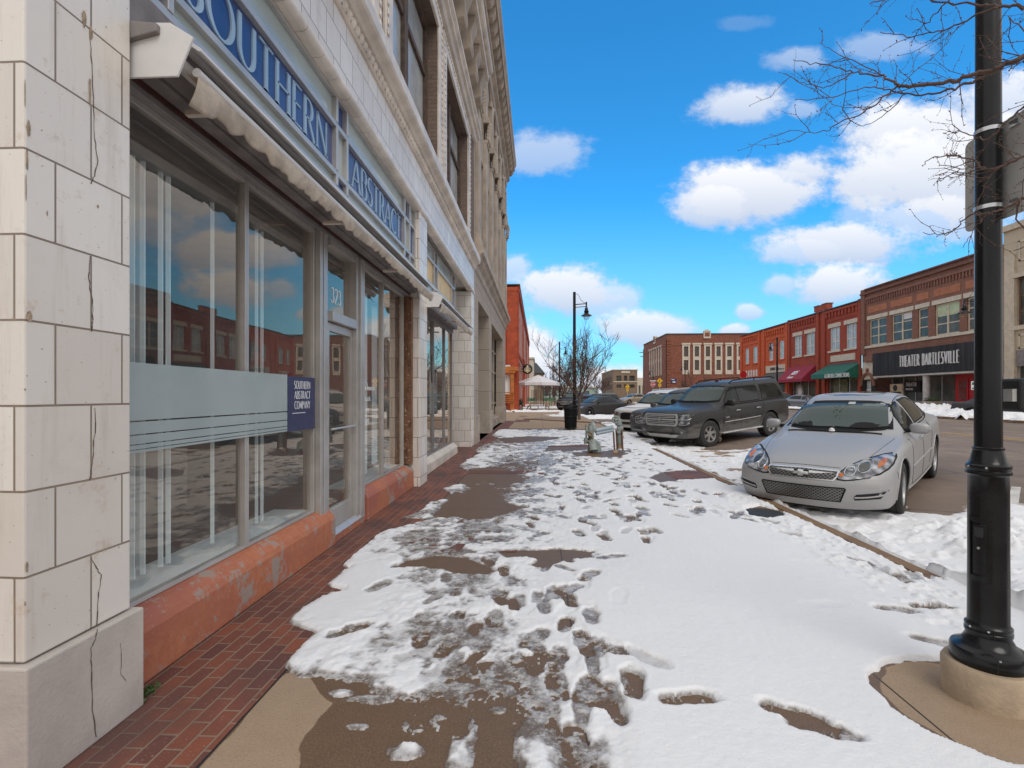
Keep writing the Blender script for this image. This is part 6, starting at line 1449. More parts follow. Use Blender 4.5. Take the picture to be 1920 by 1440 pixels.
lamp_post((onF(1077, 741, 30.9).x, onF(1077, 741, 30.9).y, 0), (1, .0), 'tall black street lamp behind the litter bin, its lantern hanging to the right', 'lamps along the left pavement')
for k, (px, F, lab) in enumerate(((1049, 59.7, 'second street lamp along the left pavement, past the litter bin lamp'), (1037, 97.8, 'third street lamp along the left pavement, half hidden by bare branches'), (1031.5, 133, 'fourth street lamp along the left pavement'), (1022.5, 216, 'smallest and farthest street lamp along the left pavement'))):
    q = onF(px, 741, F); lamp_post((q.x, q.y, 0), (1, 0), lab, 'lamps along the left pavement')
q = onF(1831, 741, 31.1); lamp_post((q.x, q.y, .22), (-1, 0), 'street lamp standing before the theatre doors, partly behind the big lamp post', 'lamps across the street')
q = onF(1457, 741, 57); lamp_post((q.x, q.y, .22), (-1, .0), 'street lamp before the orange building, beside the maroon awning', 'lamps across the street')
q = onF(1284.5, 741, 100); lamp_post((q.x, q.y, .2), (-1, 0), 'street lamp at the cross street before the cream framed windows', 'lamps across the street', scale=.98)
q = onF(1224.5, 741, 105); lamp_post((q.x, q.y, .2), (-1, 0), 'street lamp at the left corner of the brown brick block', 'lamps across the street', scale=.9)
# little street sign on the lamp post by the theatre
t = thing('parking_sign', 'small white and green parking sign on the lamp post before the theatre', 'sign', (25.9, 17, 1.8))
q = onF(1831, 741, 31.1); c = onF(1826.5, 723, 31.0); m = MB(); m.box(c.x - .17, c.x + .2, q.y - .12, q.y - .10, c.z - .26, c.z + .26); pl = m.build('plate', M['white'], t)
m = MB(); m.box(c.x - .13, c.x + .16, q.y - .125, q.y - .121, c.z + .04, c.z + .2); m.box(c.x - .13, c.x + .16, q.y - .125, q.y - .121, c.z - .2, c.z - .12); m.build('marking', M['green_canvas'], pl)

# =============================================================== litter bin
p = onZ(1070, 805); t = thing('litter_bin', 'round black slatted metal litter bin on the pavement', 'litter bin', (p.x, p.y, 0)); bx, by = p.x, p.y
m = MB()
for k in range(34):
    a = 2 * math.pi * k / 34; ca, sa = math.cos(a), math.sin(a); d = .008
    m.tube([(bx + .235 * ca, by + .235 * sa, .07), (bx + .27 * ca, by + .27 * sa, .82), (bx + .30 * ca, by + .30 * sa, 1.0)], .011, 4)
m.build('slats', M['black'], t)
m = MB()
for r, z in ((.24, .07), (.262, .55), (.276, .86), (.302, 1.0)): m.lathe([(r - .012, z - .02), (r + .014, z - .02), (r + .014, z + .02), (r - .012, z + .02), (r - .012, z - .02)], (bx, by, 0), 30)
m.lathe([(0, 0), (.2, 0), (.2, .03), (.05, .04), (.05, .07), (.24, .09), (0, .09)], (bx, by, 0), 24); m.build('rings', M['black'], t, smooth=40)
m = MB(); m.lathe([(0, .1), (.215, .1), (.225, .84), (.21, .84), (.2, .12), (0, .12)], (bx, by, 0), 24); m.build('liner', M['dark'], t, smooth=40)

# =============================================================== backflow preventer (grey green pipework)
a_ = onZ(1107, 848); b_ = onZ(1158, 845); t = thing('backflow_preventer', 'grey green pipe assembly with valves and a handwheel standing in the snow', 'pipework', (a_.x, a_.y, 0))
F0 = 12.73
def q_(px, py, dF=0): return onF(px, py, F0 + dF)
m = MB(); m.tube([q_(1116, 808), q_(1149, 802, .1)], .062, 12); m.tube([q_(1118, 813.5, -.12), q_(1150, 807, -.02)], .035, 10); m.build('cross_pipe', M['pipe_blue'], t, smooth=50)
m = MB(); m.tube([q_(1109, 792.5), q_(1114.5, 808)], .075, 12); m.tube([q_(1108, 797), q_(1108, 847)], .07, 12); m.tube([q_(1098.5, 798), q_(1099.5, 808), q_(1099, 822)], .026, 8); m.tube([q_(1099, 808), q_(1108, 810)], .04, 8); m.tube([q_(1098.5, 821, -.05), q_(1099, 832, -.05)], .055, 10)
m.build('valve_housing', M['valve'], t, smooth=50)
m = MB(); rn = random.Random(4)
for k in range(12):
    c = q_(1104 + rn.uniform(-2, 9), 814 + rn.uniform(-6, 16), -.12 + rn.uniform(-.05, .05)); r = rn.uniform(.025, .05)
    a = Vector((rn.uniform(-1, 1), rn.uniform(-1, 1), rn.uniform(-1, 1))).normalized() * r * 1.3; m.tube([c - a, c - a * .3, c - a * .3, c + a * .3, c + a * .3, c + a], [r * .7, r * .7, r, r, r * .7, r * .7], 6)
m.build('valve_fittings', M['valve_body'], t)
m = MB(); c = q_(1122, 0); A = q_(1118, 841, -.1); m.tube([q_(1111, 826, -.08), q_(1113.5, 846, -.2)], [.11, .115], 20); m.tube([q_(1114, 825, -.05), q_(1127.5, 844, -.1)], .012, 6)
m.prism([(A.x - .10, .02), (A.x + .125, .02), (A.x + .09, .25), (A.x + .02, .30), (A.x - .10, .27)], 'y', A.y - .10, A.y + .08); m.build('regulator_cover', M['valve'], t, smooth=40, bevel=.012)
m = MB()
for px, y0, y1, d in ((1151.5, 810, 844, 0), (1156.5, 806, 843, .1), (1167, 806, 845, 0)): m.tube([q_(px - 1.2, y0, d), q_(px + .8, y1, d)], .022, 8)
m.build('support_leg', M['rust'], t, smooth=50)
m = MB(); m.tube([q_(1161, 786, .1), q_(1162, 800, .1), q_(1161.5, 815, .1), q_(1163, 832, .1)], [.05, .05, .06, .075], 12); m.tube([q_(1157, 803, .1), q_(1168, 803, .1)], .05, 10); m.tube([q_(1157, 811, .05), q_(1168, 811, .05)], .035, 8); m.tube([q_(1160, 792, .1), q_(1160, 796, .1)], .085, 12)
m.build('riser_valve', M['valve'], t, smooth=50)
m = MB(); m.tube([q_(1163, 829, .1), q_(1163, 841, .1)], .06, 12); m.tube([q_(1107, 838, 0), q_(1107, 850, 0)], .07, 12); m.box(q_(1153, 0).x - .05, q_(1153, 0).x + .06, A.y + .05, A.y + .16, 0, .05); m.build('concrete_collar', M['ped_conc'], t, smooth=50)
wc = q_(1154.5, 787, .02)
m = MB(); pts = [(wc.x + .085 * math.cos(R(k * 20)), wc.y, wc.z + .085 * math.sin(R(k * 20))) for k in range(19)]; m.tube(pts, .016, 8, cap=False)
for k in range(5): m.tube([(wc.x, wc.y, wc.z), (wc.x + .085 * math.cos(R(k * 72)), wc.y, wc.z + .085 * math.sin(R(k * 72)))], .011, 6)
m.tube([(wc.x, wc.y - .03, wc.z), (wc.x, wc.y + .1, wc.z)], .03, 8); m.tube([(wc.x, wc.y + .08, wc.z), (q_(1161, 787, .1))], .03, 8); m.build('handwheel', M['valve'], t, smooth=50)
m = MB(); m.tube([q_(1167, 826, .3), q_(1170, 816, .3)], .008, 5); m.tube([q_(1098, 796, 0), q_(1098.5, 799, 0)], .02, 6); m.build('dry_stalk', M['dead_plant'], t)
# utility cover by the kerb
p = onZ(1432, 962); t = tag(MB().lathe([(0, .006), (.22, .006), (.225, .0), (.23, -.01)], (p.x, p.y, .003), 28).build('utility_cover', M['black_matte']), 'dark round utility cover set in wet paving by the kerb', 'cover')
p = onZ(1050, 784); 

# =============================================================== bare trees
def tree(loc, H, spread, label, group=None, seed=1, trunk_h=None, r0=.06, levels=5, mat='twig', dens=1.0, up=.55):
    rn = random.Random(seed); t = thing('bare_tree', label, 'tree', loc, 0, group); base = Vector(loc); th = trunk_h or H * .28
    m = MB(); m.tube([base, base + Vector((rn.uniform(-.03, .03), 0, th * .5)), base + Vector((rn.uniform(-.05, .05), 0, th))], [r0 * 1.25, r0, r0 * .9], 8); m.build('trunk', M['bark'], t, smooth=60)
    m = MB(); top = base + Vector((0, 0, th)); mr = .0016 * (loc[1] / 10 + .5)
    def grow(p, d, L, r, lv):
        n = 4; pts = [p]; q = p.copy(); dd = d.copy()
        for i in range(n):
            dd = (dd + Vector((rn.uniform(-1, 1), rn.uniform(-1, 1), rn.uniform(-.3, .8))) * .16).normalized(); q = q + dd * L / n; pts.append(q.copy())
        m.tube(pts, [max(mr, r * (1 - .55 * i / n)) for i in range(n + 1)], 4 if lv < 3 else 3, cap=False)
        if lv >= levels: return
        k = int((3.2 if lv else 4) * dens + rn.random())
        for j in range(k + (1 if lv == 0 else 0)):
            f = rn.uniform(.25, 1.0); a = pts[min(n, int(f * n) + (0 if j else 1))]
            nd_ = (dd + Vector((rn.gauss(0, 1), rn.gauss(0, 1), rn.gauss(up * .5, .5))) * .46).normalized()
            grow(a, nd_, L * rn.uniform(.55, .8), max(mr, r * .55), lv + 1)
    nb = 6
    for k in range(nb):
        a = 2 * math.pi * k / nb + rn.uniform(-.3, .3); d = Vector((math.cos(a) * spread, math.sin(a) * spread, up + rn.uniform(0, .6))).normalized(); grow(top - Vector((0, 0, rn.uniform(0, th * .3))), d, (H - th) * .48 * rn.uniform(.8, 1.1), r0 * .55, 1)
    grow(top, Vector((.05, 0, 1)), (H - th) * .5, r0 * .6, 1)
    m.build('crown', M[mat], t); return t
p = onZ(1086, 787); tree((p.x, p.y, 0), 5.7, 1.25, 'bare young street tree with round twiggy crown directly behind the litter bin', 'bare trees along the left pavement', 5, 1.45, .075, 5, 'twig', 1.2, .75)
for k, (px, F, H, lab) in enumerate(((1056, 52, 5.2, 'bare tree between the second street lamp and the parked dark cars'), (1040, 75, 6.0, 'bare tree further along the left pavement'), (1062, 92, 6.5, 'reddish bare tree behind the parked dark cars'), (1118, 120, 8.5, 'wide bare tree left of the distant tan brick building'), (1133, 150, 8, 'bare tree touching the distant tan brick building'), (1030, 110, 6, 'farthest bare tree beside the white canopy'))):
    q = onF(px, 741, F); tree((q.x, q.y, 0), H, .9, lab, 'bare trees up the street', 20 + k, H * .25, .09, 4, 'twig', 1.1)
q = onF(1298, 741, 92); tree((q.x, q.y, .2), 6.5, 1.2, 'bare bush like tree in front of the brown brick block', 'bare trees up the street', 41, 1.0, .08, 4, 'twig', 1.2)
# the near tree whose branches reach in from the right
tn = thing('near_tree', 'near bare street tree outside the right edge whose twiggy branches cross the lamp post', 'tree', (3.9, 1.6, 0))
m = MB(); m.tube([(3.9, 1.6, 0), (3.88, 1.62, 1.2), (3.95, 1.6, 2.6), (3.85, 1.7, 4.2)], [.10, .085, .075, .05], 12); m.build('trunk', M['bark'], tn, smooth=60)
m = MB(); rn = random.Random(12)
def twigs(a, b, r, lv, dens):
    d = (b - a); L = d.length
    if L < 1e-4: return
    d.normalize(); n = max(0, int(L * dens * 1.0 * rn.uniform(.7, 1.3) + rn.random()))
    for k in range(n):
        f = rn.random(); p = a.lerp(b, f); side = Vector((rn.gauss(0, 1), rn.gauss(0, .8), rn.gauss(.1, 1)))
        side = (side - d * side.dot(d)).normalized(); dd = (d * rn.uniform(.3, 1.0) + side * rn.uniform(.5, 1.0)).normalized()
        l = rn.uniform(.04, .15) * (1.7 if lv == 0 else .8); pts = [p]; q = p
        for i in range(4): dd = (dd + Vector((rn.gauss(0, .22), rn.gauss(0, .22), rn.gauss(.03, .22)))).normalized(); q = q + dd * l / 4; pts.append(q)
        m.tube(pts, [r * .5, r * .42, r * .36, r * .3, r * .22], 4, cap=False)
        for w_ in pts[1:]: m.tube([w_, w_ + Vector((rn.gauss(0, .004), rn.gauss(0, .004), rn.gauss(0, .004)))], r * .55, 4)   # buds
        if lv < 1: 
            for i in range(3): twigs(pts[i], pts[i + 1], r * .5, lv + 1, 16)
def branch(pp, r0, r1, F0, F1, dens=16, start=None):
    n = len(pp); pts = [onF(x, y, F0 + (F1 - F0) * i / (n - 1)) for i, (x, y) in enumerate(pp)]
    if start:
        s0_, e0_ = Vector(start), pts[0]; st_ = [s0_.lerp(e0_, k / 7) + Vector((rn.gauss(0, .02), rn.gauss(0, .02), -.16 * math.sin(math.pi * k / 7) + rn.gauss(0, .012))) * (0 if k in (0, 7) else 1) for k in range(8)]
        m.tube(st_, [r0 * (1.5 - .8 * k / 7) for k in range(8)], 7)
        for k in range(2, 7): twigs(st_[k], st_[k + 1], .004, 0, 9)
    fine = []
    for i in range(len(pts) - 1):
        p0 = pts[max(i - 1, 0)]; p1 = pts[i]; p2 = pts[i + 1]; p3 = pts[min(i + 2, len(pts) - 1)]
        for k in range(5):
            s = k / 5; fine.append(.5 * ((2 * p1) + (p2 - p0) * s + (2 * p0 - 5 * p1 + 4 * p2 - p3) * s * s + (3 * p1 - p0 - 3 * p2 + p3) * s ** 3) + Vector((rn.gauss(0, 1), rn.gauss(0, 1), rn.gauss(0, 1))) * .003)
    fine.append(pts[-1]); N_ = len(fine)
    rad = [.66 * (r0 + (r1 - r0) * (i / (N_ - 1)) ** .7) for i in range(N_)]; m.tube(fine, rad, 7)
    st = 0
    for i in range(st, N_ - 1): twigs(fine[i], fine[i + 1], max(.0035, rad[i] * .45), 0, dens)
S1 = (3.9, 1.6, 2.75)
branch([(1990, 70), (1919, 105), (1868, 128), (1828, 138), (1790, 152), (1740, 158), (1700, 162), (1684, 160)], .017, .009, 1.85, 2.1, 15, S1)
branch([(1684, 160), (1660, 146), (1630, 140), (1600, 136), (1566, 126), (1520, 118), (1488, 111)], .008, .002, 2.1, 2.3, 15)
branch([(1600, 136), (1570, 154), (1545, 164), (1505, 155), (1468, 138)], .005, .0015, 2.2, 2.35, 14)
branch([(1684, 160), (1650, 190), (1610, 214), (1570, 232), (1548, 247), (1515, 249), (1480, 244)], .006, .0016, 2.1, 2.3, 14)
branch([(1868, 128), (1835, 148), (1790, 166), (1740, 178), (1700, 176), (1660, 168), (1620, 164), (1560, 182), (1490, 187)], .009, .002, 1.95, 2.25, 14)
branch([(1700, 176), (1670, 205), (1640, 228), (1605, 238)], .004, .0015, 2.15, 2.3, 12)
branch([(1660, 146), (1600, 112), (1560, 96), (1536, 80)], .004, .0012, 2.2, 2.35, 10)
S2 = (3.95, 1.6, 3.3)
branch([(2000, 10), (1930, 15), (1880, 12), (1850, 10), (1800, 6), (1740, 0), (1680, -8), (1630, 8)], .011, .003, 1.8, 2.2, 12, S2)
branch([(1870, 14), (1830, 30), (1790, 48), (1750, 60), (1700, 68), (1650, 60)], .007, .002, 1.9, 2.2, 14)
branch([(1790, -10), (1760, 20), (1735, 45), (1710, 62)], .005, .002, 2.0, 2.15, 12)
S3 = (3.9, 1.6, 2.4)
branch([(2010, 140), (1940, 190), (1900, 215), (1860, 255), (1830, 258), (1800, 245), (1785, 250)], .008, .002, 1.8, 2.1, 16, S3)
branch([(2010, 240), (1940, 285), (1895, 305), (1850, 318), (1820, 300), (1780, 292), (1740, 300), (1731, 312)], .010, .0016, 1.8, 2.1, 13, S3)
branch([(1895, 305), (1860, 322), (1835, 310), (1800, 318), (1770, 335), (1757, 344)], .005, .0016, 1.9, 2.1, 12)
branch([(1930, 290), (1880, 310), (1850, 340), (1838, 370), (1815, 392)], .004, .0016, 1.85, 2.0, 12)
S4 = (3.9, 1.6, 2.1)
branch([(2010, 330), (1950, 360), (1915, 375), (1880, 392), (1850, 402), (1815, 405), (1790, 430), (1760, 440), (1730, 435)], .011, .0016, 1.8, 2.1, 15, S4)
branch([(1915, 375), (1905, 400), (1930, 450), (1900, 470)], .006, .002, 1.85, 1.95, 10)
branch([(1850, 402), (1820, 440), (1805, 465)], .003, .0014, 2.0, 2.05, 10)
branch([(1990, 200), (1950, 120), (1925, 60), (1890, 30)], .008, .002, 1.7, 1.85, 14, S2)
m.build('crown', M['twig'], tn)

# =============================================================== patio beyond the grey building
def picnic(px, py, s, label, top='picnic_wood'):
    p = onZ(px, py); x, y = p.x, p.y; t = thing('picnic_table', label, 'table', (x, y, 0), 0, 'patio tables')
    m = MB(); [m.box(x - .9 * s, x + .9 * s, y - .36 + .15 * k, y - .23 + .15 * k, .72, .76) for k in range(5)]; m.build('tabletop', M[top], t)
    m = MB(); [m.box(x - .9 * s, x + .9 * s, y + d, y + d + .24, .42, .46) for d in (-.85, .61)]; m.build('bench', M[top], t)
    for sx in (-.62 * s, .62 * s):
        m = MB(); m.tube([(x + sx, y - .7, 0), (x + sx, y - .2, .72)], .045, 5); m.tube([(x + sx, y + .7, 0), (x + sx, y + .2, .72)], .045, 5); m.tube([(x + sx, y - .8, .4), (x + sx, y + .8, .4)], .04, 5); m.build('leg', M[top], t)
    m = MB()
    for sx in (-.9 * s, .9 * s): m.tube([(x + sx * 1.15, y - .7, 0), (x + sx * .6, y - .5, .72)], .05, 5)
    m.build('splayed_leg', M[top], t)
    return t
picnic(1009, 770, 1.15, 'weathered wooden picnic table under the white parasol')
picnic(1040, 764, 1.0, 'wooden picnic table behind the first, right of the parasol pole')
p = onZ(1009, 769); t = thing('parasol', 'large white canvas parasol over the picnic table', 'parasol', (p.x, p.y, 0))
m = MB(); m.tube([(p.x, p.y, 0), (p.x, p.y, 3.0)], .04, 8); m.lathe([(0, 0), (.3, 0), (.3, .08), (0, .1)], p, 12); m.build('pole', M['galv'], t)
m = MB(); R0 = 2.1; vs = [(p.x, p.y, 3.35)] + [(p.x + R0 * math.cos(R(k * 45 + 10)), p.y + R0 * math.sin(R(k * 45 + 10)), 2.6) for k in range(8)] + [(p.x + R0 * 1.01 * math.cos(R(k * 45 + 10)), p.y + R0 * 1.01 * math.sin(R(k * 45 + 10)), 2.33) for k in range(8)]
m.add(vs, [(0, k + 1, (k + 1) % 8 + 1) for k in range(8)] + [(k + 1, k + 9, (k + 1) % 8 + 9, (k + 1) % 8 + 1) for k in range(8)]); o = m.build('canopy', M['canvas_white'], t); sdm = o.modifiers.new('s', 'SOLIDIFY'); sdm.thickness = .02
def planter(x0, x1, y, label, legs=True):
    t = thing('planter_box', label, 'planter', ((x0 + x1) / 2, y, 0), 0, 'green planter boxes round the patio')
    m = MB(); m.box(x0, x1, y - .25, y + .25, .45, .85); m.build('box', M['green_paint'], t, bevel=.01)
    m = MB(); [m.box(a, a + .1, y + b, y + b + .1, 0, .45) for a in (x0, (x0 + x1) / 2 - .05, x1 - .1) for b in (-.25, .15)]; m.build('leg', M['green_paint'], t)
    m = MB(); rn = random.Random(int(x0 * 10) + 5)
    for k in range(int(60 * (x1 - x0))):
        c = Vector((rn.uniform(x0, x1), y + rn.uniform(-.2, .2), .85)); m.tube([c, c + Vector((rn.gauss(0, .08), rn.gauss(0, .08), rn.uniform(.05, .25)))], .012, 3)
    m.build('dry_plants', M['dead_plant'], t)
for px0, px1, py, lab in ((945, 965, 769, 'green planter box with dry stems before the orange pergola'), (966, 980, 768, 'green planter box behind the corner of the grey building'), (986, 1004, 757, 'green planter box under the round hanging sign'), (1018, 1042, 757, 'long green planter box beyond the picnic tables')):
    a, b = onZ(px0, py), onZ(px1, py); planter(a.x, b.x, a.y, lab)
t = thing('pergola', 'orange stained timber pergola frame against the brick corner building', 'pergola', (-3.2, 43.6, 0)); F = 43.6
m = MB(); a = onF(961, 741, F).x
for x in (a - .18, a - 2.6): m.box(x, x + .3, F - .2, F + .1, 0, 3.6)
m.box(a - 4, a + .25, F - .3, F + .2, 3.3, 3.85); m.box(a - .1, a + .45, F - .35, F + 1.2, 3.5, 3.8)
for k in range(6): m.box(a - 4, a + .1, F - .28, F - .2, .75 + .17 * k, .84 + .17 * k)
m.build('timber_frame', M['orange_wood'], t, bevel=.02)
m = MB(); m.box(a - 2.2, a - .25, F + .3, F + .35, 1.5, 3.2); m.build('white_screen', M['white'], t)
m = MB(); m.box(a - 4, a - .2, F - .3, F + .2, 3.851, 3.98); m.build('snow_cap', M['canvas_white'], t)
for px, lab in ((1033, 'green wooden post at the end of the patio'), (1030, 'second green wooden post of the patio')):
    q = onZ(px + 1, 762); m = MB(); m.box(q.x - .06, q.x + .06, q.y - .06, q.y + .06, 0, .95); m.box(q.x - .12, q.x + .12, q.y - .1, q.y + .1, .95, 1.0); m.box(q.x - .05, q.x + .05, q.y - .08, q.y - .06, .6, .85); tag(m.build('patio_post', M['green_paint']), lab, 'post', 'green patio posts')
for k, px in enumerate((1000, 1006, 1016, 1022)):
    q = onF(px, 741, 62 + k); x, y = q.x, q.y; t = thing('patio_heater_rack', 'dark rack under the far edge of the white canopy', 'rack', (x, y, 0), 0, 'dark patio racks')
    m = MB(); [m.tube([(x + d, y, 0), (x + d, y, 2.1)], .03, 5) for d in (-.18, 0, .18)]; m.build('bars', M['black'], t)

# =============================================================== road signs
def diamond(px, py, s, F, label, z0=0):
    q = onF(px, py, F); t = thing('crossing_sign', label, 'sign', (q.x, q.y, z0), 0, 'yellow crossing signs'); h = q.z
    m = MB(); m.box(q.x - .04, q.x + .04, q.y, q.y + .06, z0, h + s * .6); m.build('post', M['galv'], t)
    m = MB(); m.prism([(q.x - s, h), (q.x, h - s), (q.x + s, h), (q.x, h + s)], 'y', q.y - .03, q.y - .01); a = m.build('plate', M['yellow'], t)
    m = MB(); w_ = s * .48; m.box(q.x - w_, q.x + w_, q.y - .03, q.y - .01, h - s * 2.0, h - s * 1.02); m.build('arrow_plate', M['yellow'], t)
    m = MB(); m.box(q.x - s * .08, q.x + s * .08, q.y - .04, q.y - .031, h - s * .15, h + s * .25); m.lathe([(0, -.005), (s * .1, -.005), (s * .1, .005), (0, .005)], (q.x, q.y - .036, h + s * .36), 8, 'y'); m.tube([(q.x, q.y - .035, h - s * .1), (q.x - s * .2, q.y - .035, h - s * .45)], s * .05, 4); m.tube([(q.x, q.y - .035, h - s * .1), (q.x + s * .2, q.y - .035, h - s * .45)], s * .05, 4)
    m.tube([(q.x - s * .28, q.y - .035, h - s * 1.75), (q.x + s * .25, q.y - .035, h - s * 1.25)], s * .06, 4); m.build('walking_symbol', M['black'], a)
diamond(1176.5, 725, .46, 100, 'yellow diamond crossing sign before the distant tan brick building')
diamond(1237, 714, .52, 92, 'yellow diamond crossing sign at the left corner of the brown brick block', .2)
q = onF(1224.3, 721, 94); t = thing('stop_sign', 'red octagonal stop sign at the corner of the brown brick block', 'sign', (q.x, q.y, .2))
m = MB(); m.box(q.x - .04, q.x + .04, q.y, q.y + .06, .2, q.z + .8); m.build('post', M['galv'], t)
def octo(r): return [(q.x + r * math.cos(R(22.5 + 45 * k)), q.z + r * math.sin(R(22.5 + 45 * k))) for k in range(8)]
m = MB(); m.prism(octo(.46), 'y', q.y - .03, q.y - .01); pl = m.build('rim', M['white'], t)
m = MB(); m.prism(octo(.42), 'y', q.y - .04, q.y - .031); f = m.build('face', M['sign_red'], t)
m = MB(); L0 = text_width('STOP', .26, .14, .8); text_mesh(m, 'STOP', .26, lambda u, v, d: (q.x - L0 / 2 + u, q.y - .04 - d, q.z - .13 + v), thick=.2, thin=.16, depth=.01, sp=.14, cond=.8); m.build('lettering', M['white'], f)
m = MB(); m.box(q.x - .55, q.x + .55, q.y - .03, q.y - .01, q.z + .6, q.z + .75); m.build('street_name_plate', M['white'], t)
q = onF(1394, 702, 80); t = thing('round_red_sign', 'red sign standing before the orange brick building', 'sign', (q.x, q.y, 0)); m = MB(); m.lathe([(0, -.02), (.55, -.02), (.55, .02), (0, .02)], (q.x, q.y, q.z), 8, 'y'); m.build('face', M['sign_red'], t)
m = MB(); m.box(q.x - .04, q.x + .04, q.y + .03, q.y + .08, 0, q.z + .5); m.build('post', M['galv'], t)
# utility poles
for px, F, top, lab in ((1206.5, 150, 655, 'grey wooden utility pole beside the brown brick block'), (1135, 260, 687, 'distant utility pole with transformer left of the tan brick building')):
    q = onF(px, top, F); t = thing('utility_pole', lab, 'pole', (q.x, q.y, 0)); m = MB(); m.tube([(q.x, q.y, 0), (q.x, q.y, q.z)], [.2, .13], 8); m.build('pole', M['bark'], t)
    m = MB(); m.box(q.x - 1.2, q.x + 1.0, q.y - .1, q.y + .05, q.z - 1.0, q.z - .8); m.box(q.x - .9, q.x + .7, q.y - .1, q.y + .05, q.z - 2.2, q.z - 2.0); m.build('crossarm', M['bark'], t)
    m = MB(); m.lathe([(0, 0), (.3, 0), (.3, .9), (0, .95)], (q.x + .45, q.y - .2, q.z - 3.4), 10); m.build('transformer', M['galv'], t)
# theatre pavement bits
q = onF(1726, 741, 46); x, y = q.x, q.y; t = thing('flower_planter', 'grey square planter with green leaves beside the theatre column', 'planter', (x, y, FZ))
q2 = onX(1747, 765, FX - .4); x, y = q2.x, q2.y
m = MB(); m.prism([(x - .35, FZ), (x + .35, FZ), (x + .42, FZ + .62), (x - .42, FZ + .62)], 'y', y - .6, y + .6); m.build('pot', M['stone_trim'], t, bevel=.02)
m = MB(); rn = random.Random(9)
for k in range(150): c = Vector((x + rn.uniform(-.3, .3), y + rn.uniform(-.5, .5), FZ + .6 + abs(rn.gauss(0, .16)))); s = .09; m.add([c, c + Vector((s, rn.uniform(-s, s), s * .5)), c + Vector((rn.uniform(-s, s), s, s))], [(0, 1, 2)])
m.build('foliage', M['plant'], t)
q = onX(1680, 722, FX - .6); x, y = q.x, q.y; t = thing('sandwich_board', 'brown poster board standing outside the theatre window', 'sign', (x, y, FZ))
m = MB(); m.box(x, x + .06, y - .8, y + .8, FZ + .9, FZ + 2.15); b = m.build('board', M['orange_wood'] if 0 else plain('poster_brown', (.32, .24, .15), .8, var=.3), t); m = MB(); m.box(x - .015, x, y - .65, y + .65, FZ + 1.0, FZ + 1.45); m.lathe([(0, -.01), (.28, -.01), (.28, .01), (0, .01)], (x - .01, y + .1, FZ + 1.8), 14, 'x'); m.build('print', M['dark'], b)
m = MB(); m.box(x, x + .05, y - .75, y - .68, FZ, FZ + .9); m.box(x, x + .05, y + .68, y + .75, FZ, FZ + .9); m.build('leg', M['black'], t)
q = onX(1895, 779, 24.2); x, y = q.x, q.y; t = thing('white_noticeboard', 'white framed noticeboard by the kerb behind the big lamp post', 'sign', (x, y, .22)); 
m = MB(); m.box(x, x + .08, y - .35, y + .35, .45, 1.35); m.build('board', M['white'], t, bevel=.01); m = MB(); m.box(x + .01, x + .06, y - .4, y - .35, .22, 1.4); m.box(x + .01, x + .06, y + .35, y + .4, .22, 1.4); m.build('leg', M['galv'], t)
# wires
# =============================================================== vehicles
def paint(name, c, rough=.3, metal=.4, coat=.8, dirt=0, dirtcol=(.22, .18, .14), dh=1.0, base=0.0):
    t = NT(name); n = t.noise(2.0, 6, .65); fl = t.noise(400, 2, .5)
    cc = t.mix(t.mt('MULTIPLY', fl, .25), tuple(c), tuple(min(1, v * 1.25 + .01) for v in c))
    if dirt:
        sp = t.nd('ShaderNodeSeparateXYZ'); t.L.new(t.obj(), sp.inputs[0])
        h = t.mt('SUBTRACT', 1.0, t.mt('DIVIDE', sp.outputs[2], dh), clamp=True)
        st = t.noise(3, 6, .7, t.mapv(scale=(.6, 1, 3)))
        f = t.mt('MAXIMUM', base, t.mt('MULTIPLY', t.step(t.mt('ADD', h, t.mt('MULTIPLY', t.mt('SUBTRACT', st, .5), 1.1)), .10, .52), dirt))
        cc = t.mix(f, cc, tuple(dirtcol)); t.put(t.b.inputs['Roughness'], t.mt('ADD', t.mt('MULTIPLY', f, .55), rough)); t.put(t.b.inputs['Coat Weight'], t.mt('MULTIPLY', t.mt('SUBTRACT', 1.0, f), coat)); t.put(t.b.inputs['Metallic'], t.mt('MULTIPLY', t.mt('SUBTRACT', 1.0, f), metal)); t.put(t.b.inputs['Base Color'], cc)
    else: t.set(cc, rough, metal, Coat_Weight=coat)
    if coat < .2: t.put(t.b.inputs['Specular IOR Level'], .28)
    t.put(t.b.inputs['Coat Roughness'], .06); return t.m
M['silver'] = paint('silver_paint', (.345, .345, .35), .42, .35, .22, .35, (.34, .31, .28), .9, .06)
M['carblack'] = paint('dusty_black_paint', (.008, .008, .009), .32, .0, .15, .85, (.15, .143, .134), .95, .16)
M['cargrey'] = paint('dark_grey_paint', (.07, .07, .075), .45, .2, .15, .35, (.11, .105, .1), 1.0, .35)
M['carwhite'] = paint('white_car_paint', (.62, .60, .56), .4, 0, .2, .45, (.4, .36, .3))
M['carblack2'] = paint('black_sedan_paint', (.012, .012, .013), .4, .1, .2, .45, (.05, .048, .047), 1.0, .35)
M['maroon'] = paint('maroon_paint', (.11, .012, .02), .3, .3, .8, .2)
M['steelblue'] = paint('steel_blue_paint', (.16, .18, .22), .3, .5, .8, .2)
M['cartan'] = paint('tan_paint', (.33, .27, .19), .35, .3, .5, .3)
M['autoglass'] = plain('tinted_car_glass', (.012, .014, .014), .05, var=.1, Specular_IOR_Level=.4)
M['screen'] = NT('windscreen_glass').set((.05, .072, .068), .12, Specular_IOR_Level=.28)
M['black_trim'] = plain('black_rubber_trim', (.012, .012, .012), .6, Specular_IOR_Level=.15)
M['chrome'] = plain('chrome_trim', (.66, .66, .66), .28, .85, var=.03)
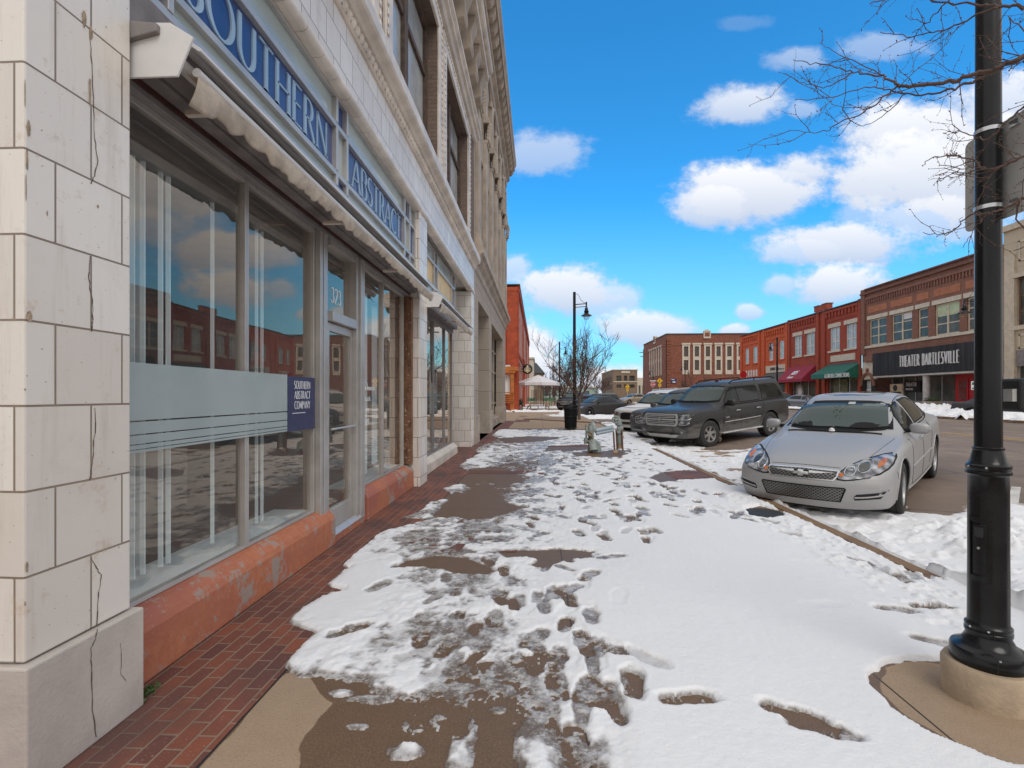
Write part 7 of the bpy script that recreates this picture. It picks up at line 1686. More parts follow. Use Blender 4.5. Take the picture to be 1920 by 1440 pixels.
M['grille_silver'] = plain('satin_silver_bar', (.42, .42, .42), .45, .2)
M['rim'] = plain('alloy_rim', (.42, .42, .42), .3, .8, var=.1)
M['rimdirty'] = plain('dirty_alloy_rim', (.27, .26, .25), .5, .5, var=.3)
M['amber'] = plain('amber_lens', (.50, .13, .015), .2)
M['tail'] = plain('red_lens', (.35, .01, .01), .15)
def lens_mat():
    t = NT('clear_headlight_lens'); v = t.nd('ShaderNodeTexVoronoi'); v.inputs['Scale'].default_value = 9; t.L.new(t.obj(), v.inputs['Vector'])
    t.set(t.ramp(v.outputs['Distance'], [(0, (.62, .63, .65)), (.45, (.30, .31, .33)), (.7, (.10, .10, .11))]), .2, .25, Coat_Weight=.15); return t.m
M['lens'] = lens_mat()
def mesh_mat(name, s, bg=(.008, .008, .008), fg=(.20, .195, .19)):
    t = NT(name); v = t.nd('ShaderNodeTexBrick', offset=.5); t.L.new(t.mapv(rot=(0, R(90), 0)), v.inputs['Vector'])
    sp = t.nd('ShaderNodeSeparateXYZ'); t.L.new(t.obj(), sp.inputs[0]); cb = t.nd('ShaderNodeCombineXYZ')
    a = t.mt('ADD', sp.outputs[1], t.mt('MULTIPLY', sp.outputs[2], 1.4)); b = t.mt('SUBTRACT', sp.outputs[1], t.mt('MULTIPLY', sp.outputs[2], 1.4))
    fa = t.mt('ABSOLUTE', t.mt('SUBTRACT', t.mt('FRACT', t.mt('MULTIPLY', a, s)), .5)); fb = t.mt('ABSOLUTE', t.mt('SUBTRACT', t.mt('FRACT', t.mt('MULTIPLY', b, s)), .5))
    f = t.mt('GREATER_THAN', t.mt('MAXIMUM', fa, fb), .36)
    t.N.remove(v); t.set(t.mix(f, bg, fg), .45, t.mt('MULTIPLY', f, .8)); t.bump(f, .004); return t.m
M['grille_mesh'] = mesh_mat('honeycomb_grille', 20)

def smooth_interp(x, tab):
    xs = [p[0] for p in tab]; ys = [p[1] for p in tab]; n = len(xs)
    h = np.diff(xs); dl = np.diff(ys) / h; m = np.zeros(n); m[0] = dl[0]; m[-1] = dl[-1]
    for i in range(1, n - 1): m[i] = 0 if dl[i - 1] * dl[i] <= 0 else 2 * dl[i - 1] * dl[i] / (dl[i - 1] + dl[i])
    x = np.clip(x, xs[0], xs[-1]); k = np.clip(np.searchsorted(xs, x, 'right') - 1, 0, n - 2)
    H = h[k]; t = (x - np.array(xs)[k]) / H; y0 = np.array(ys)[k]; y1 = np.array(ys)[k + 1]
    return y0 * (2 * t ** 3 - 3 * t ** 2 + 1) + m[k] * H * (t ** 3 - 2 * t ** 2 + t) + y1 * (-2 * t ** 3 + 3 * t ** 2) + m[k + 1] * H * (t ** 3 - t ** 2)

def catmull(P, k=3):
    out = []; n = len(P)
    for i in range(n - 1):
        p0, p1, p2, p3 = P[max(i - 1, 0)], P[i], P[i + 1], P[min(i + 2, n - 1)]
        for j in range(k):
            s = j / k; out.append(tuple(.5 * ((2 * p1[a]) + (p2[a] - p0[a]) * s + (2 * p0[a] - 5 * p1[a] + 4 * p2[a] - p3[a]) * s * s + (3 * p1[a] - p0[a] - 3 * p2[a] + p3[a]) * s ** 3) for a in (0, 1)))
    out.append(P[-1]); return out

class Car:
    def __init__(s, name, label, paintmat, S, loc, ang, pitch=0, roll=0, group=None):
        s.S = S; s.mat = paintmat
        t = thing(name, label, S.get('cat', 'car'), loc, 0, group); s.t = t
        # local: x from the front axle towards the tail, y to the car's right, z up
        t.rotation_mode = 'XYZ'; Mx = Matrix.Rotation(ang, 4, 'Z') @ Matrix.Rotation(-pitch, 4, 'Y') @ Matrix.Rotation(roll, 4, 'X'); t.rotation_euler = Mx.to_euler()
        s.body()
    def X(s, x): return x - s.S['fo']
    def body(s):
        S = s.S; L = S['L']; res = S.get('res', 1.0)
        st = sorted(set(list(np.round(np.concatenate([np.linspace(0, .3, int(8 * res) + 2), np.linspace(.3, L - .3, int(84 * res)), np.linspace(L - .3, L, int(8 * res) + 2)]), 4))))
        st = np.array(st); f = {k: smooth_interp(st, S[k]) for k in ('zb', 'zs', 'w', 'wt', 'zr', 'zt')}
        secs = []; kk = 3 if res >= 1 else 2
        for i in range(len(st)):
            zb, zs, w, wt, zr, zt = (f[k][i] for k in ('zb', 'zs', 'w', 'wt', 'zr', 'zt'))
            hb = zs - zb; P = [(0, zb), (.55 * w, zb), (w * .9, zb + .01), (w * .965, zb + .06), (w * .985, zb + hb * .28), (w * 1.0, zb + hb * .52), (w * .995, zb + hb * .76), (w * .975, zs - .035), (w * .935, zs)]
            a = P[-1]; b = (wt, zr); bulge = S.get('bulge', .018)
            P += [(a[0] + (b[0] - a[0]) * .1, a[1] + (b[1] - a[1]) * .1 + .012), (a[0] + (b[0] - a[0]) * .38 + bulge, a[1] + (b[1] - a[1]) * .42), (a[0] + (b[0] - a[0]) * .72 + bulge, a[1] + (b[1] - a[1]) * .76), b, (wt * .86, zr + (zt - zr) * .55), (wt * .55, zr + (zt - zr) * .88), (0, zt)]
            secs.append(catmull(P, kk))
        nh = len(secs[0]); co = []; 
        for i, q in enumerate(secs):
            for (y, z) in q: co.append((st[i], y, z))
            for (y, z) in q[-2:0:-1]: co.append((st[i], -y, z))
        n = 2 * nh - 2; ns = len(st); fs = []
        for i in range(ns - 1):
            for j in range(n): j2 = (j + 1) % n; fs.append((i * n + j, i * n + j2, (i + 1) * n + j2, (i + 1) * n + j))
        # caps as ladders across the section
        K = 10
        for (i, flip) in ((0, False), (ns - 1, True)):
            rows = []
            for j in range(nh):
                y, z = secs[i][j]; row = []
                if j in (0, nh - 1): row = [i * n + j] * (K + 1)
                else:
                    for k in range(K + 1):
                        if k == 0: row.append(i * n + j)
                        elif k == K: row.append(i * n + (n - j))
                        else: co.append((st[i], y * (1 - 2 * k / K), z)); row.append(len(co) - 1)
                rows.append(row)
            for a, b in zip(rows, rows[1:]):
                for k in range(K):
                    q = [a[k], a[k + 1], b[k + 1], b[k]]; q = [v for p, v in enumerate(q) if v not in q[:p]]
                    if len(q) >= 3: fs.append(tuple(q) if not flip else tuple(q[::-1]))
        co = np.array(co, dtype=float)
        # plan curvature and leaning ends
        W = f['w'].max(); ya = np.abs(co[:, 1]) / W; x = co[:, 0]
        F1 = np.clip(1 - x / S.get('ff', 1.0), 0, 1) ** 1.3; F2 = np.clip(1 - (L - x) / S.get('rf', .9), 0, 1) ** 1.3
        co[:, 0] += F1 * (S['fc'] * ya ** 2.6 + np.interp(co[:, 2], [p[0] for p in S['fl']], [p[1] for p in S['fl']])) - F2 * (S['rc'] * ya ** 2.6 + np.interp(co[:, 2], [p[0] for p in S['rl']], [p[1] for p in S['rl']]))
        co[:, 0] -= S['fo']
        me = bpy.data.meshes.new('body'); me.from_pydata([tuple(c) for c in co], [], fs); me.update()
        bm = bmesh.new(); bm.from_mesh(me); bmesh.ops.recalc_face_normals(bm, faces=bm.faces); bm.to_mesh(me)
        s.bvh = BVHTree.FromBMesh(bm); bm.free()
        me.materials.append(s.mat); me.materials.append(M['dark'])
        o = bpy.data.objects.new('body', me); link(o, s.t)
        # wheel arches
        cut = MB(); ra = S['ra']
        for xw in (0, S['wb']):
            for sy in (-1, 1):
                y1 = sy * (W + .2); y0 = sy * (W - .36)
                cut.lathe([(0, min(y0, y1)), (ra, min(y0, y1)), (ra, max(y0, y1)), (0, max(y0, y1))], (xw, 0, S['rw'] + .01), 40, 'y')
        co_ = cut.build('arch_cutter', M['dark'], None, local=True, rem=1e-4)
        b = o.modifiers.new('arch', 'BOOLEAN'); b.operation = 'DIFFERENCE'; b.object = co_; b.solver = 'EXACT'
        try: b.material_mode = 'TRANSFER'
        except Exception: pass
        dg = bpy.context.evaluated_depsgraph_get()
        # the cutter shares the car's frame while the cut is taken
        co_.parent = s.t; bpy.context.view_layer.update(); dg = bpy.context.evaluated_depsgraph_get()
        nm = bpy.data.meshes.new_from_object(o.evaluated_get(dg)); o.modifiers.clear(); o.data = nm; bpy.data.objects.remove(co_)
        nm.polygons.foreach_set('use_smooth', [True] * len(nm.polygons)); nm.set_sharp_from_angle(angle=R(38)); s.o = o
        # arch lips
        if S.get('lips', True):
            for xw in (0, S['wb']):
                for sy in (-1, 1):
                    m = MB(); pts = []
                    for q in range(-12, 193, 12):
                        x_ = xw + (ra + .006) * math.cos(R(q)); z_ = S['rw'] + .01 + (ra + .006) * math.sin(R(q)); h = s.hit((x_, sy * 2, z_), (0, -sy, 0))
                        if h: pts.append(h[0])
                    if len(pts) > 3: m.tube(pts, .011 if not S.get('cladding') else .03, 6); m.build('arch_lip', S.get('cladding') or s.mat, s.t, local=True, smooth=60)
    def hit(s, o, d):
        r = s.bvh.ray_cast(Vector(o), Vector(d)); return (r[0], r[1]) if r[0] is not None else None
    def proj(s, side, a, b):
        """side: 'f' front (a=y,b=z), 'b' back, 'l'/'r' flanks (a=x,b=z), 't' top (a=x,b=y)"""
        if side == 'f': return s.hit((-3, a, b), (1, 0, 0))
        if side == 'b': return s.hit((9, a, b), (-1, 0, 0))
        if side == 'l': return s.hit((a, -3, b), (0, 1, 0))
        if side == 'r': return s.hit((a, 3, b), (0, -1, 0))
        if side == 't': return s.hit((a, b, 4), (0, 0, -1))
    def decal(s, name, side, poly, off, mat, parent=None, res=.07, rnd=0, skirt=.012, mirror=False):
        if rnd:
            for _ in range(rnd):
                q = []
                for i in range(len(poly)):
                    a, b = poly[i], poly[(i + 1) % len(poly)]; q += [(a[0] * .78 + b[0] * .22, a[1] * .78 + b[1] * .22), (a[0] * .22 + b[0] * .78, a[1] * .22 + b[1] * .78)]
                poly = q
        out = []
        for i in range(len(poly)):
            a, b = Vector(poly[i]), Vector(poly[(i + 1) % len(poly)]); n = max(1, int((b - a).length / res)); out += [a.lerp(b, k / n) for k in range(n)]
        nb = len(out); xs = [p.x for p in out]; ys = [p.y for p in out]; ins = []
        x = min(xs) + res * .5
        while x < max(xs):
            y = min(ys) + res * .5
            while y < max(ys):
                c = False; p = (x, y)
                for i in range(nb):
                    a, b = out[i], out[(i + 1) % nb]
                    if (a.y > y) != (b.y > y) and x < (b.x - a.x) * (y - a.y) / (b.y - a.y) + a.x: c = not c
                if c and min((Vector(p) - q).length for q in out) > res * .45: ins.append(Vector(p))
                y += res
            x += res
        V, E, Fc = geometry.delaunay_2d_cdt(out + ins, [], [list(range(nb))], 1, 1e-5)[:3]
        obs = None
        for sd_ in ((side,) if not mirror else (('l', 'r') if side in 'lr' else (side + '+', side + '-'))):
            vs = []; ok = []
            for v in V:
                a, b = v.x, v.y
                if sd_[-1] == '-' and len(sd_) > 1: h = s.proj(side, (-a if side in 'fb' else a), (b if side in 'fb' else -b))
                else: h = s.proj(sd_[0], a, b)
                if h is None: vs.append(None); continue
                nrm = h[1]; dirs = {'f': Vector((-1, 0, 0)), 'b': Vector((1, 0, 0)), 'l': Vector((0, -1, 0)), 'r': Vector((0, 1, 0)), 't': Vector((0, 0, 1))}[sd_[0]]
                if nrm.dot(dirs) < 0: nrm = -nrm
                vs.append(h[0] + nrm * off)
            good = [i for i, v in enumerate(vs) if v is not None]; mp = {i: k for k, i in enumerate(good)}
            m = MB(); fv = [tuple(mp[i] for i in f_) for f_ in Fc if all(i in mp for i in f_)]
            base = [vs[i] for i in good]; m.add(base, fv)
            # skirt back to the body along the rim
            edge = {}
            for f_ in fv:
                for i in range(len(f_)):
                    e = (f_[i], f_[(i + 1) % len(f_)]); k = tuple(sorted(e)); edge[k] = edge.get(k, 0) + 1
            cen = Vector((s.S['wb'] / 2, 0, .6))
            for (i, j), c in edge.items():
                if c == 1:
                    a, b = base[i], base[j]; 
                    inw = {'f': Vector((1, 0, 0)), 'b': Vector((-1, 0, 0)), 'l': Vector((0, 1, 0)), 'r': Vector((0, -1, 0)), 't': Vector((0, 0, -1))}[sd_[0]] * skirt
                    m.add([a, b, b + inw, a + inw], [(0, 1, 2, 3)])
            o = m.build(name, mat, parent or s.t, local=True, smooth=50, rem=1e-5); obs = obs or o
        return obs
    def line(s, name, side, pts, w, off, mat, parent=None, mirror=False, th=None, smooth_=True):
        if smooth_ and len(pts) > 2: pts = catmull(pts, 5)
        fine = []
        for a, b in zip(pts, pts[1:]):
            n = max(1, int(math.dist(a, b) / .06)); fine += [(a[0] + (b[0] - a[0]) * k / n, a[1] + (b[1] - a[1]) * k / n) for k in range(n)]
        fine.append(pts[-1])
        for sd_ in ((side,) if not mirror else (('l', 'r') if side in 'lr' else ('+', '-'))):
            P = []
            for a, b in fine:
                if sd_ == '-': h = s.proj(side, -a if side in 'fb' else a, b if side in 'fb' else -b)
                elif sd_ == '+': h = s.proj(side, a, b)
                else: h = s.proj(sd_, a, b)
                if h is not None: P.append(h[0] + h[1] * off)
            if len(P) > 1: m = MB(); m.tube(P, w, 6); m.build(name, mat, parent or s.t, local=True, smooth=60)
    def wheels(s, mat='rim', spokes=5, front_turn=0, style='spoke', dirty=False):
        S = s.S; r = S['rw']; tw = S.get('tw', .225); W = S['w'][len(S['w']) // 2][1]; ytr = S['track'] / 2
        rim_r = r * S.get('rimf', .68); proto = None
        for xw in (0, S['wb']):
            for sy in (-1, 1):
                m = MB(); h = tw / 2; pr = [(rim_r, -h * .86), (rim_r + .012, -h * .95), (r * .87, -h), (r * .955, -h * .93), (r * .992, -h * .8), (r, -h * .6), (r, -h * .42), (r - .008, -h * .40), (r - .008, -h * .30), (r, -h * .28), (r, h * .28), (r - .008, h * .30), (r - .008, h * .40), (r, h * .42), (r, h * .6), (r * .992, h * .8), (r * .955, h * .93), (r * .87, h), (rim_r + .012, h * .95), (rim_r, h * .86)]
                m.lathe(pr, (0, 0, 0), 44, 'y'); w = m.build('wheel', M['rubber'], s.t, local=True, smooth=35)
                w.location = (xw, sy * (ytr), r); 
                if xw == 0: w.rotation_euler = (0, 0, front_turn)
                m = MB(); o_ = sy * h * .80
                m.lathe([(rim_r + .004, o_ * 1.08), (rim_r - .006, o_ * 1.14), (rim_r - .018, o_ * 1.05), (rim_r - .03, o_ * .5), (rim_r - .035, -o_ * .5)], (0, 0, 0), 36, 'y')
                m.lathe([(0, o_ * .98), (.06, o_ * .95), (.075, o_ * .75)], (0, 0, 0), 20, 'y')
                for k in range(spokes):
                    a = 2 * math.pi * (k + .25) / spokes
                    for da in ((-.13, .13) if style == 'double' else (0,)):
                        ws = .030 if style == 'double' else (rim_r * .2 if spokes <= 6 else .02)
                        u = Vector((math.cos(a + da), 0, math.sin(a + da))); v = Vector((-u.z, 0, u.x)); q = []
                        for (rr, ww, dd) in ((.05, ws * .8, .92), (rim_r * .6, ws * .75, .86), (rim_r - .012, ws * 1.15, .98)):
                            for sg in (-1, 1): q.append(u * rr + v * ww * sg + Vector((0, o_ * dd, 0)))
                        for (rr, ww, dd) in ((.05, ws * .8, .55), (rim_r * .6, ws * .75, .55), (rim_r - .012, ws * 1.15, .6)):
                            for sg in (-1, 1): q.append(u * rr + v * ww * sg + Vector((0, o_ * dd, 0)))
                        m.add(q, [(0, 1, 3, 2), (2, 3, 5, 4), (0, 2, 8, 6), (1, 7, 9, 3), (2, 4, 10, 8), (3, 9, 11, 5)])
                m.build('rim', M[mat], w, local=True, smooth=30)
                m = MB(); m.lathe([(0, o_ * .3), (rim_r - .03, o_ * .3), (rim_r - .03, o_ * .25), (0, o_ * .25)], (0, 0, 0), 24, 'y'); m.lathe([(0, o_ * .42), (rim_r * .62, o_ * .42), (rim_r * .62, o_ * .35)], (0, 0, 0), 24, 'y'); m.build('brake_disc', M['dark'], w, local=True)
    def mirror_(s, x, z, mat, y=None, size=(.10, .23, .15), arm=.05):
        for sy in (-1, 1):
            h = s.hit((x, sy * 3, z), (0, -sy, 0)); 
            if not h: continue
            y0 = h[0].y; a, b, c = size; m = MB()
            nu, nv = 12, 8; vs = []; fs = []; cy = y0 + sy * (arm + b / 2)
            for i in range(nv + 1):
                ph = math.pi * (i / nv - .5)
                for j in range(nu):
                    an = 2 * math.pi * j / nu; cx_, sx_ = math.cos(an), math.sin(an)
                    sg = lambda v, p: math.copysign(abs(v) ** p, v)
                    vs.append((x + a / 2 * sg(math.cos(ph), .6) * sg(cx_, .7) * (1 if cx_ > 0 else 1.25), cy + b / 2 * sg(math.cos(ph), .6) * sg(sx_, .6), z + .03 + c / 2 * sg(math.sin(ph), .7)))
            for i in range(nv):
                for j in range(nu): fs.append((i * nu + j, i * nu + (j + 1) % nu, (i + 1) * nu + (j + 1) % nu, (i + 1) * nu + j))
            m.add(vs, fs); o = m.build('door_mirror', mat, s.t, local=True, smooth=60)
            m = MB(); m.tube([(x - .01, y0 - sy * .02, z - .01), (x, y0 + sy * (arm + .05), z)], [.035, .025], 8); m.build('mirror_arm', M['black_trim'], o, local=True, smooth=60)

def inset(poly, d):
    """shrink a polygon towards its inside by moving the edges"""
    n = len(poly); A = sum(poly[i][0] * poly[(i + 1) % n][1] - poly[(i + 1) % n][0] * poly[i][1] for i in range(n)); sg = 1 if A > 0 else -1; out = []
    for i in range(n):
        p, q, r = Vector(poly[i - 1]), Vector(poly[i]), Vector(poly[(i + 1) % n]); a = (q - p).normalized(); b = (r - q).normalized()
        na = Vector((-a.y, a.x)) * sg; nb = Vector((-b.y, b.x)) * sg; m = (na + nb); l = m.length_squared
        out.append(tuple(q + m * (2 * d / l) if l > .3 else q + na * d))
    return out
def windows(c, side_polys, ws, rw=None, glass='autoglass', seal=.022):
    for k, p in enumerate(side_polys):
        c.decal('window_seal', 'l', p, .003, M['black_trim'], mirror=True, res=.09); c.decal('side_window', 'l', inset(p, seal), .007, M[glass], mirror=True, res=.09)
    c.decal('windscreen_seal', 'f', ws, .003, M['black_trim'], res=.1); o = c.decal('windscreen', 'f', inset(ws, .045), .008, M['screen'], res=.09)
    if rw: c.decal('rear_seal', 'b', rw, .003, M['black_trim'], res=.1); c.decal('rear_window', 'b', inset(rw, .03), .007, M['autoglass'], res=.1)
    return o

def place(pf, pr, S):
    """from the ground contacts of the two wheels nearest the camera side (the car's left) get origin, heading, pitch"""
    d = Vector(pr) - Vector(pf); ang = math.atan2(d.y, d.x); pitch = math.atan2(d.z, math.hypot(d.x, d.y))
    ax = Vector((math.cos(ang), math.sin(ang), 0)); right = Vector((-ax.y, ax.x, 0))      # car's right = +y local
    ytr = S['track'] / 2 + S.get('tw', .225) * .2
    return Vector(pf) + right * ytr, ang, pitch

SEDAN = dict(L=5.09, fo=1.06, wb=2.81, rw=.335, ra=.385, track=1.60, tw=.22, fc=.30, rc=.20, ff=1.0, rf=.9,
    fl=[(.15, .10), (.3, .02), (.42, 0), (.52, 0), (.60, .03), (.75, .16), (.9, .3), (1.6, .3)], rl=[(.2, .10), (.4, 0), (.65, .0), (.8, .06), (1.0, .04), (1.6, 0)],
    zb=[(0, .20), (.3, .17), (1, .2), (4.2, .2), (4.8, .24), (5.09, .3)],
    zs=[(0, .60), (.12, .66), (.35, .72), (.9, .80), (1.5, .875), (2.5, .915), (3.6, .945), (4.4, .975), (4.9, .96), (5.09, .9)],
    w=[(0, .80), (.12, .86), (.35, .895), (.9, .915), (2.4, .925), (4.2, .915), (4.7, .88), (5.0, .83), (5.09, .78)],
    wt=[(0, .45), (.3, .56), (1.2, .66), (1.62, .68), (2.0, .63), (2.45, .575), (3.3, .57), (3.9, .60), (4.35, .64), (5.0, .60), (5.09, .5)],
    zr=[(0, .64), (.15, .70), (.4, .775), (1.0, .875), (1.48, .945), (1.62, .985), (2.1, 1.22), (2.5, 1.385), (2.9, 1.425), (3.4, 1.40), (3.85, 1.25), (4.35, 1.04), (4.6, 1.03), (5.0, 1.0), (5.09, .93)],
    zt=[(0, .65), (.15, .715), (.4, .795), (1.0, .91), (1.46, .985), (1.56, 1.01), (2.05, 1.27), (2.4, 1.42), (2.75, 1.475), (3.1, 1.48), (3.5, 1.45), (3.95, 1.29), (4.42, 1.085), (4.6, 1.07), (5.0, 1.05), (5.09, .95)])
# ---- silver saloon
pf, pr = onZ(1685, 963, -.12), onZ(1745.6, 894, .045)
loc, ang, pit = place(pf, pr, SEDAN)
C = Car('parked_car', 'silver four door saloon parked nose to the kerb, nearest the camera', M['silver'], SEDAN, loc, ang, pit)
t = C.t
sw = [[(.80, .985), (1.02, 1.0), (1.42, 1.03), (1.42, 1.375), (1.20, 1.32), (.98, 1.18)], [(1.49, 1.035), (2.28, 1.055), (2.40, 1.20), (2.22, 1.385), (1.9, 1.40), (1.49, 1.385)], [(2.345, 1.06), (2.56, 1.08), (2.73, 1.145), (2.42, 1.33), (2.30, 1.38), (2.46, 1.2)]]
ws = windows(C, sw, [(-.69, 1.02), (-.35, .995), (0, .985), (.35, .995), (.69, 1.02), (.575, 1.365), (.3, 1.385), (0, 1.39), (-.3, 1.385), (-.575, 1.365)], [(-.55, 1.13), (.55, 1.13), (.48, 1.37), (-.48, 1.37)])
C.decal('headlight_seal', 'f', [(.365, .565), (.50, .553), (.77, .612), (.87, .69), (.87, .795), (.79, .825), (.58, .77), (.43, .69)], .004, M['black_trim'], rnd=1, mirror=True, res=.05)
C.decal('headlight', 'f', [(.385, .577), (.50, .566), (.76, .622), (.855, .70), (.855, .785), (.785, .81), (.59, .757), (.445, .682)], .012, M['lens'], rnd=1, mirror=True, res=.04)
for (y, z, r) in ((.505, .645, .052), (.625, .688, .064)):
    for sy in (-1, 1):
        h = C.proj('f', sy * y, z)
        if h:
            m = MB(); c = h[0] + h[1] * .016; pts = [(c + Vector((.02 * 0 - .0 + .25 * abs(math.cos(R(a))) * 0, r * math.cos(R(a)), r * math.sin(R(a))))) for a in range(0, 361, 24)]
            pts2 = []
            for q in pts:
                hh = C.proj('f', q.y, q.z); pts2.append(hh[0] + hh[1] * .016 if hh else q)
            m.tube(pts2, .006, 6, cap=False); m.build('headlight_ring', M['chrome'], t, local=True, smooth=60)
            C.decal('headlight_reflector', 'f', [(sy * y + r * .82 * math.cos(R(a)), z + r * .82 * math.sin(R(a))) for a in range(0, 360, 30)], .014, M['glass_far'], res=.05)
C.decal('side_marker', 'f', [(.75, .68), (.80, .712), (.805, .762), (.76, .772), (.735, .73)], .016, M['amber'], rnd=1, mirror=True, res=.04)
C.decal('turn_lamp', 'f', [(.405, .605), (.445, .597), (.46, .625), (.425, .64)], .016, M['amber'], rnd=1, mirror=True, res=.04)
C.decal('grille_surround', 'f', [(-.405, .60), (-.36, .548), (.36, .548), (.405, .60), (.41, .655), (.38, .665), (0, .672), (-.38, .665), (-.41, .655)], .008, M['chrome'], res=.06)
C.decal('grille', 'f', [(-.385, .605), (-.35, .56), (.35, .56), (.385, .605), (.39, .648), (0, .658), (-.39, .648)], .012, M['grille_mesh'], res=.06)
def bow(c, y, z, s, off, side='f'):
    p = [(-1, -.14), (-.36, -.14), (-.36, -.36), (.36, -.36), (.30, -.12), (.94, -.12), (1.06, .16), (.42, .16), (.42, .38), (-.30, .38), (-.36, .16), (-.94, .16)]
    return c.decal('emblem', side, [(y + a * s, z + b * s) for a, b in p], off, M['chrome'], res=.05)
C.decal('emblem_ground', 'f', [(-.085, .575), (.085, .575), (.085, .645), (-.085, .645)], .014, M['dark'], res=.05)
bow(C, 0, .606, .085, .024)
C.decal('lower_grille_frame', 'f', [(-.49, .455), (-.43, .29), (.43, .29), (.49, .455), (.47, .475), (-.47, .475)], .003, M['black_trim'], res=.06)
C.decal('lower_grille', 'f', [(-.47, .46), (-.415, .305), (.415, .305), (.47, .46)], .007, M['grille_mesh'], res=.05)
C.decal('fog_bezel', 'f', [(.555, .315), (.80, .345), (.87, .44), (.85, .46), (.58, .415), (.54, .37)], .003, M['rim'], mirror=True, res=.05)
C.decal('fog_slot', 'f', [(.565, .325), (.80, .355), (.845, .435), (.585, .40), (.555, .365)], .007, M['dark'], mirror=True, res=.05)
C.line('fog_louvre', 'f', [(.565, .362), (.70, .375), (.83, .402)], .010, .012, M['silver'], mirror=True)
C.line('bumper_crease', 'f', [(-.86, .50), (-.6, .485), (0, .49), (.6, .485), (.86, .50)], .004, -.001, M['silver'])
C.line('bonnet_gap', 't', [(-.52, .62), (-.1, .69), (.42, .745)], .003, -.001, M['black_trim'], mirror=True)
C.line('bonnet_gap', 'f', [(-.40, .685), (0, .695), (.40, .685)], .004, .0, M['black_trim'])
C.line('fascia_gap', 'l', [(-.40, .62), (-.33, .45)], .004, 0, M['black_trim'], mirror=True)
for pts in ([(.62, .30), (.60, .6), (.66, .90)], [(1.455, .30), (1.46, .7), (1.46, 1.0)], [(2.38, 1.0), (2.36, .78), (2.22, .60), (2.16, .36)], [(.62, .29), (1.4, .27), (2.16, .30)]): C.line('door_gap', 'l', pts, .004, 0, M['black_trim'], mirror=True)
C.line('side_moulding', 'l', [(.56, .545), (1.4, .56), (2.26, .585)], .012, .004, M['silver'], mirror=True)
C.line('belt_trim', 'l', [(.72, .968), (1.45, 1.012), (2.3, 1.032), (2.74, 1.11)], .008, .004, M['black_trim'], mirror=True)
C.line('rocker_trim', 'l', [(.42, .26), (1.4, .235), (2.4, .26)], .012, .002, M['silver'], mirror=True)
C.line('roof_ditch', 't', [(1.05, .59), (1.5, .565), (2.3, .57), (2.6, .60)], .006, 0, M['black_trim'], mirror=True)
for x in (1.30, 2.18): C.line('door_handle', 'l', [(x - .09, .835 + x * .02), (x, .842 + x * .02), (x + .09, .84 + x * .02)], .013, .024, M['chrome'], mirror=True)
C.mirror_(.86, 1.00, M['silver'])
C.decal('sunroof', 't', [(1.5, -.40), (2.15, -.40), (2.15, .40), (1.5, .40)], .004, M['glass_far'], rnd=1, res=.1)
C.line('wiper', 'f', [(.62, 1.035), (.3, 1.02), (.02, 1.025)], .008, .022, M['black_trim']); C.line('wiper', 'f', [(-.0, 1.03), (-.35, 1.018), (-.66, 1.04)], .008, .022, M['black_trim'])
C.line('cowl', 't', [(.44, -.6), (.40, 0), (.44, .6)], .03, -.012, M['black_trim'])
C.decal('inspection_sticker', 'f', [(-.14, 1.33), (-.05, 1.33), (-.05, 1.36), (-.14, 1.36)], .012, M['glass_pale'], ws, res=.05)
m = MB(); rn = random.Random(6)
for k in range(26): c = C.proj('f', .02 + rn.gauss(0, .05), 1.27 + rn.gauss(-.03, .05))[0] + Vector((-.014, 0, 0)); s_ = .016; m.add([c, c + Vector((0, s_, rn.uniform(-s_, s_))), c + Vector((0, rn.uniform(-s_, s_), s_))], [(0, 1, 2)])
m.build('hanging_charm', M['plant'], ws, local=True)
C.decal('sun_visor_glint', 'f', [(-.52, 1.30), (-.24, 1.31), (-.24, 1.345), (-.50, 1.335)], .009, plain('dim_visor', (.10, .13, .12), .3), ws, rnd=1, res=.06)
C.wheels('rim', 5, R(4), 'double')
C.decal('tail_light', 'b', [(.5, .72), (.78, .75), (.76, .93), (.5, .92)], .008, M['tail'], rnd=1, mirror=True, res=.06)
m = MB(); rn = random.Random(2)
for k in range(7):
    x = .30 + rn.uniform(0, .13); y = -.78 + rn.uniform(-.04, .04); l = rn.uniform(.06, .16); m.tube([(x, y, .22), (x + .01, y, .22 - l)], [.012, .002], 6)
m.build('icicle', plain('dirty_ice', (.45, .42, .38), .25), t, local=True, smooth=60)
m = MB(); m.lathe([(0, .0), (.045, .0), (.03, .035), (0, .05)], (0, 0, 0), 8); o = m.build('snow_lump', M['canvas_white'], t, local=True); h = C.proj('t', .40, .0); o.location = h[0] + Vector((0, 0, .01))

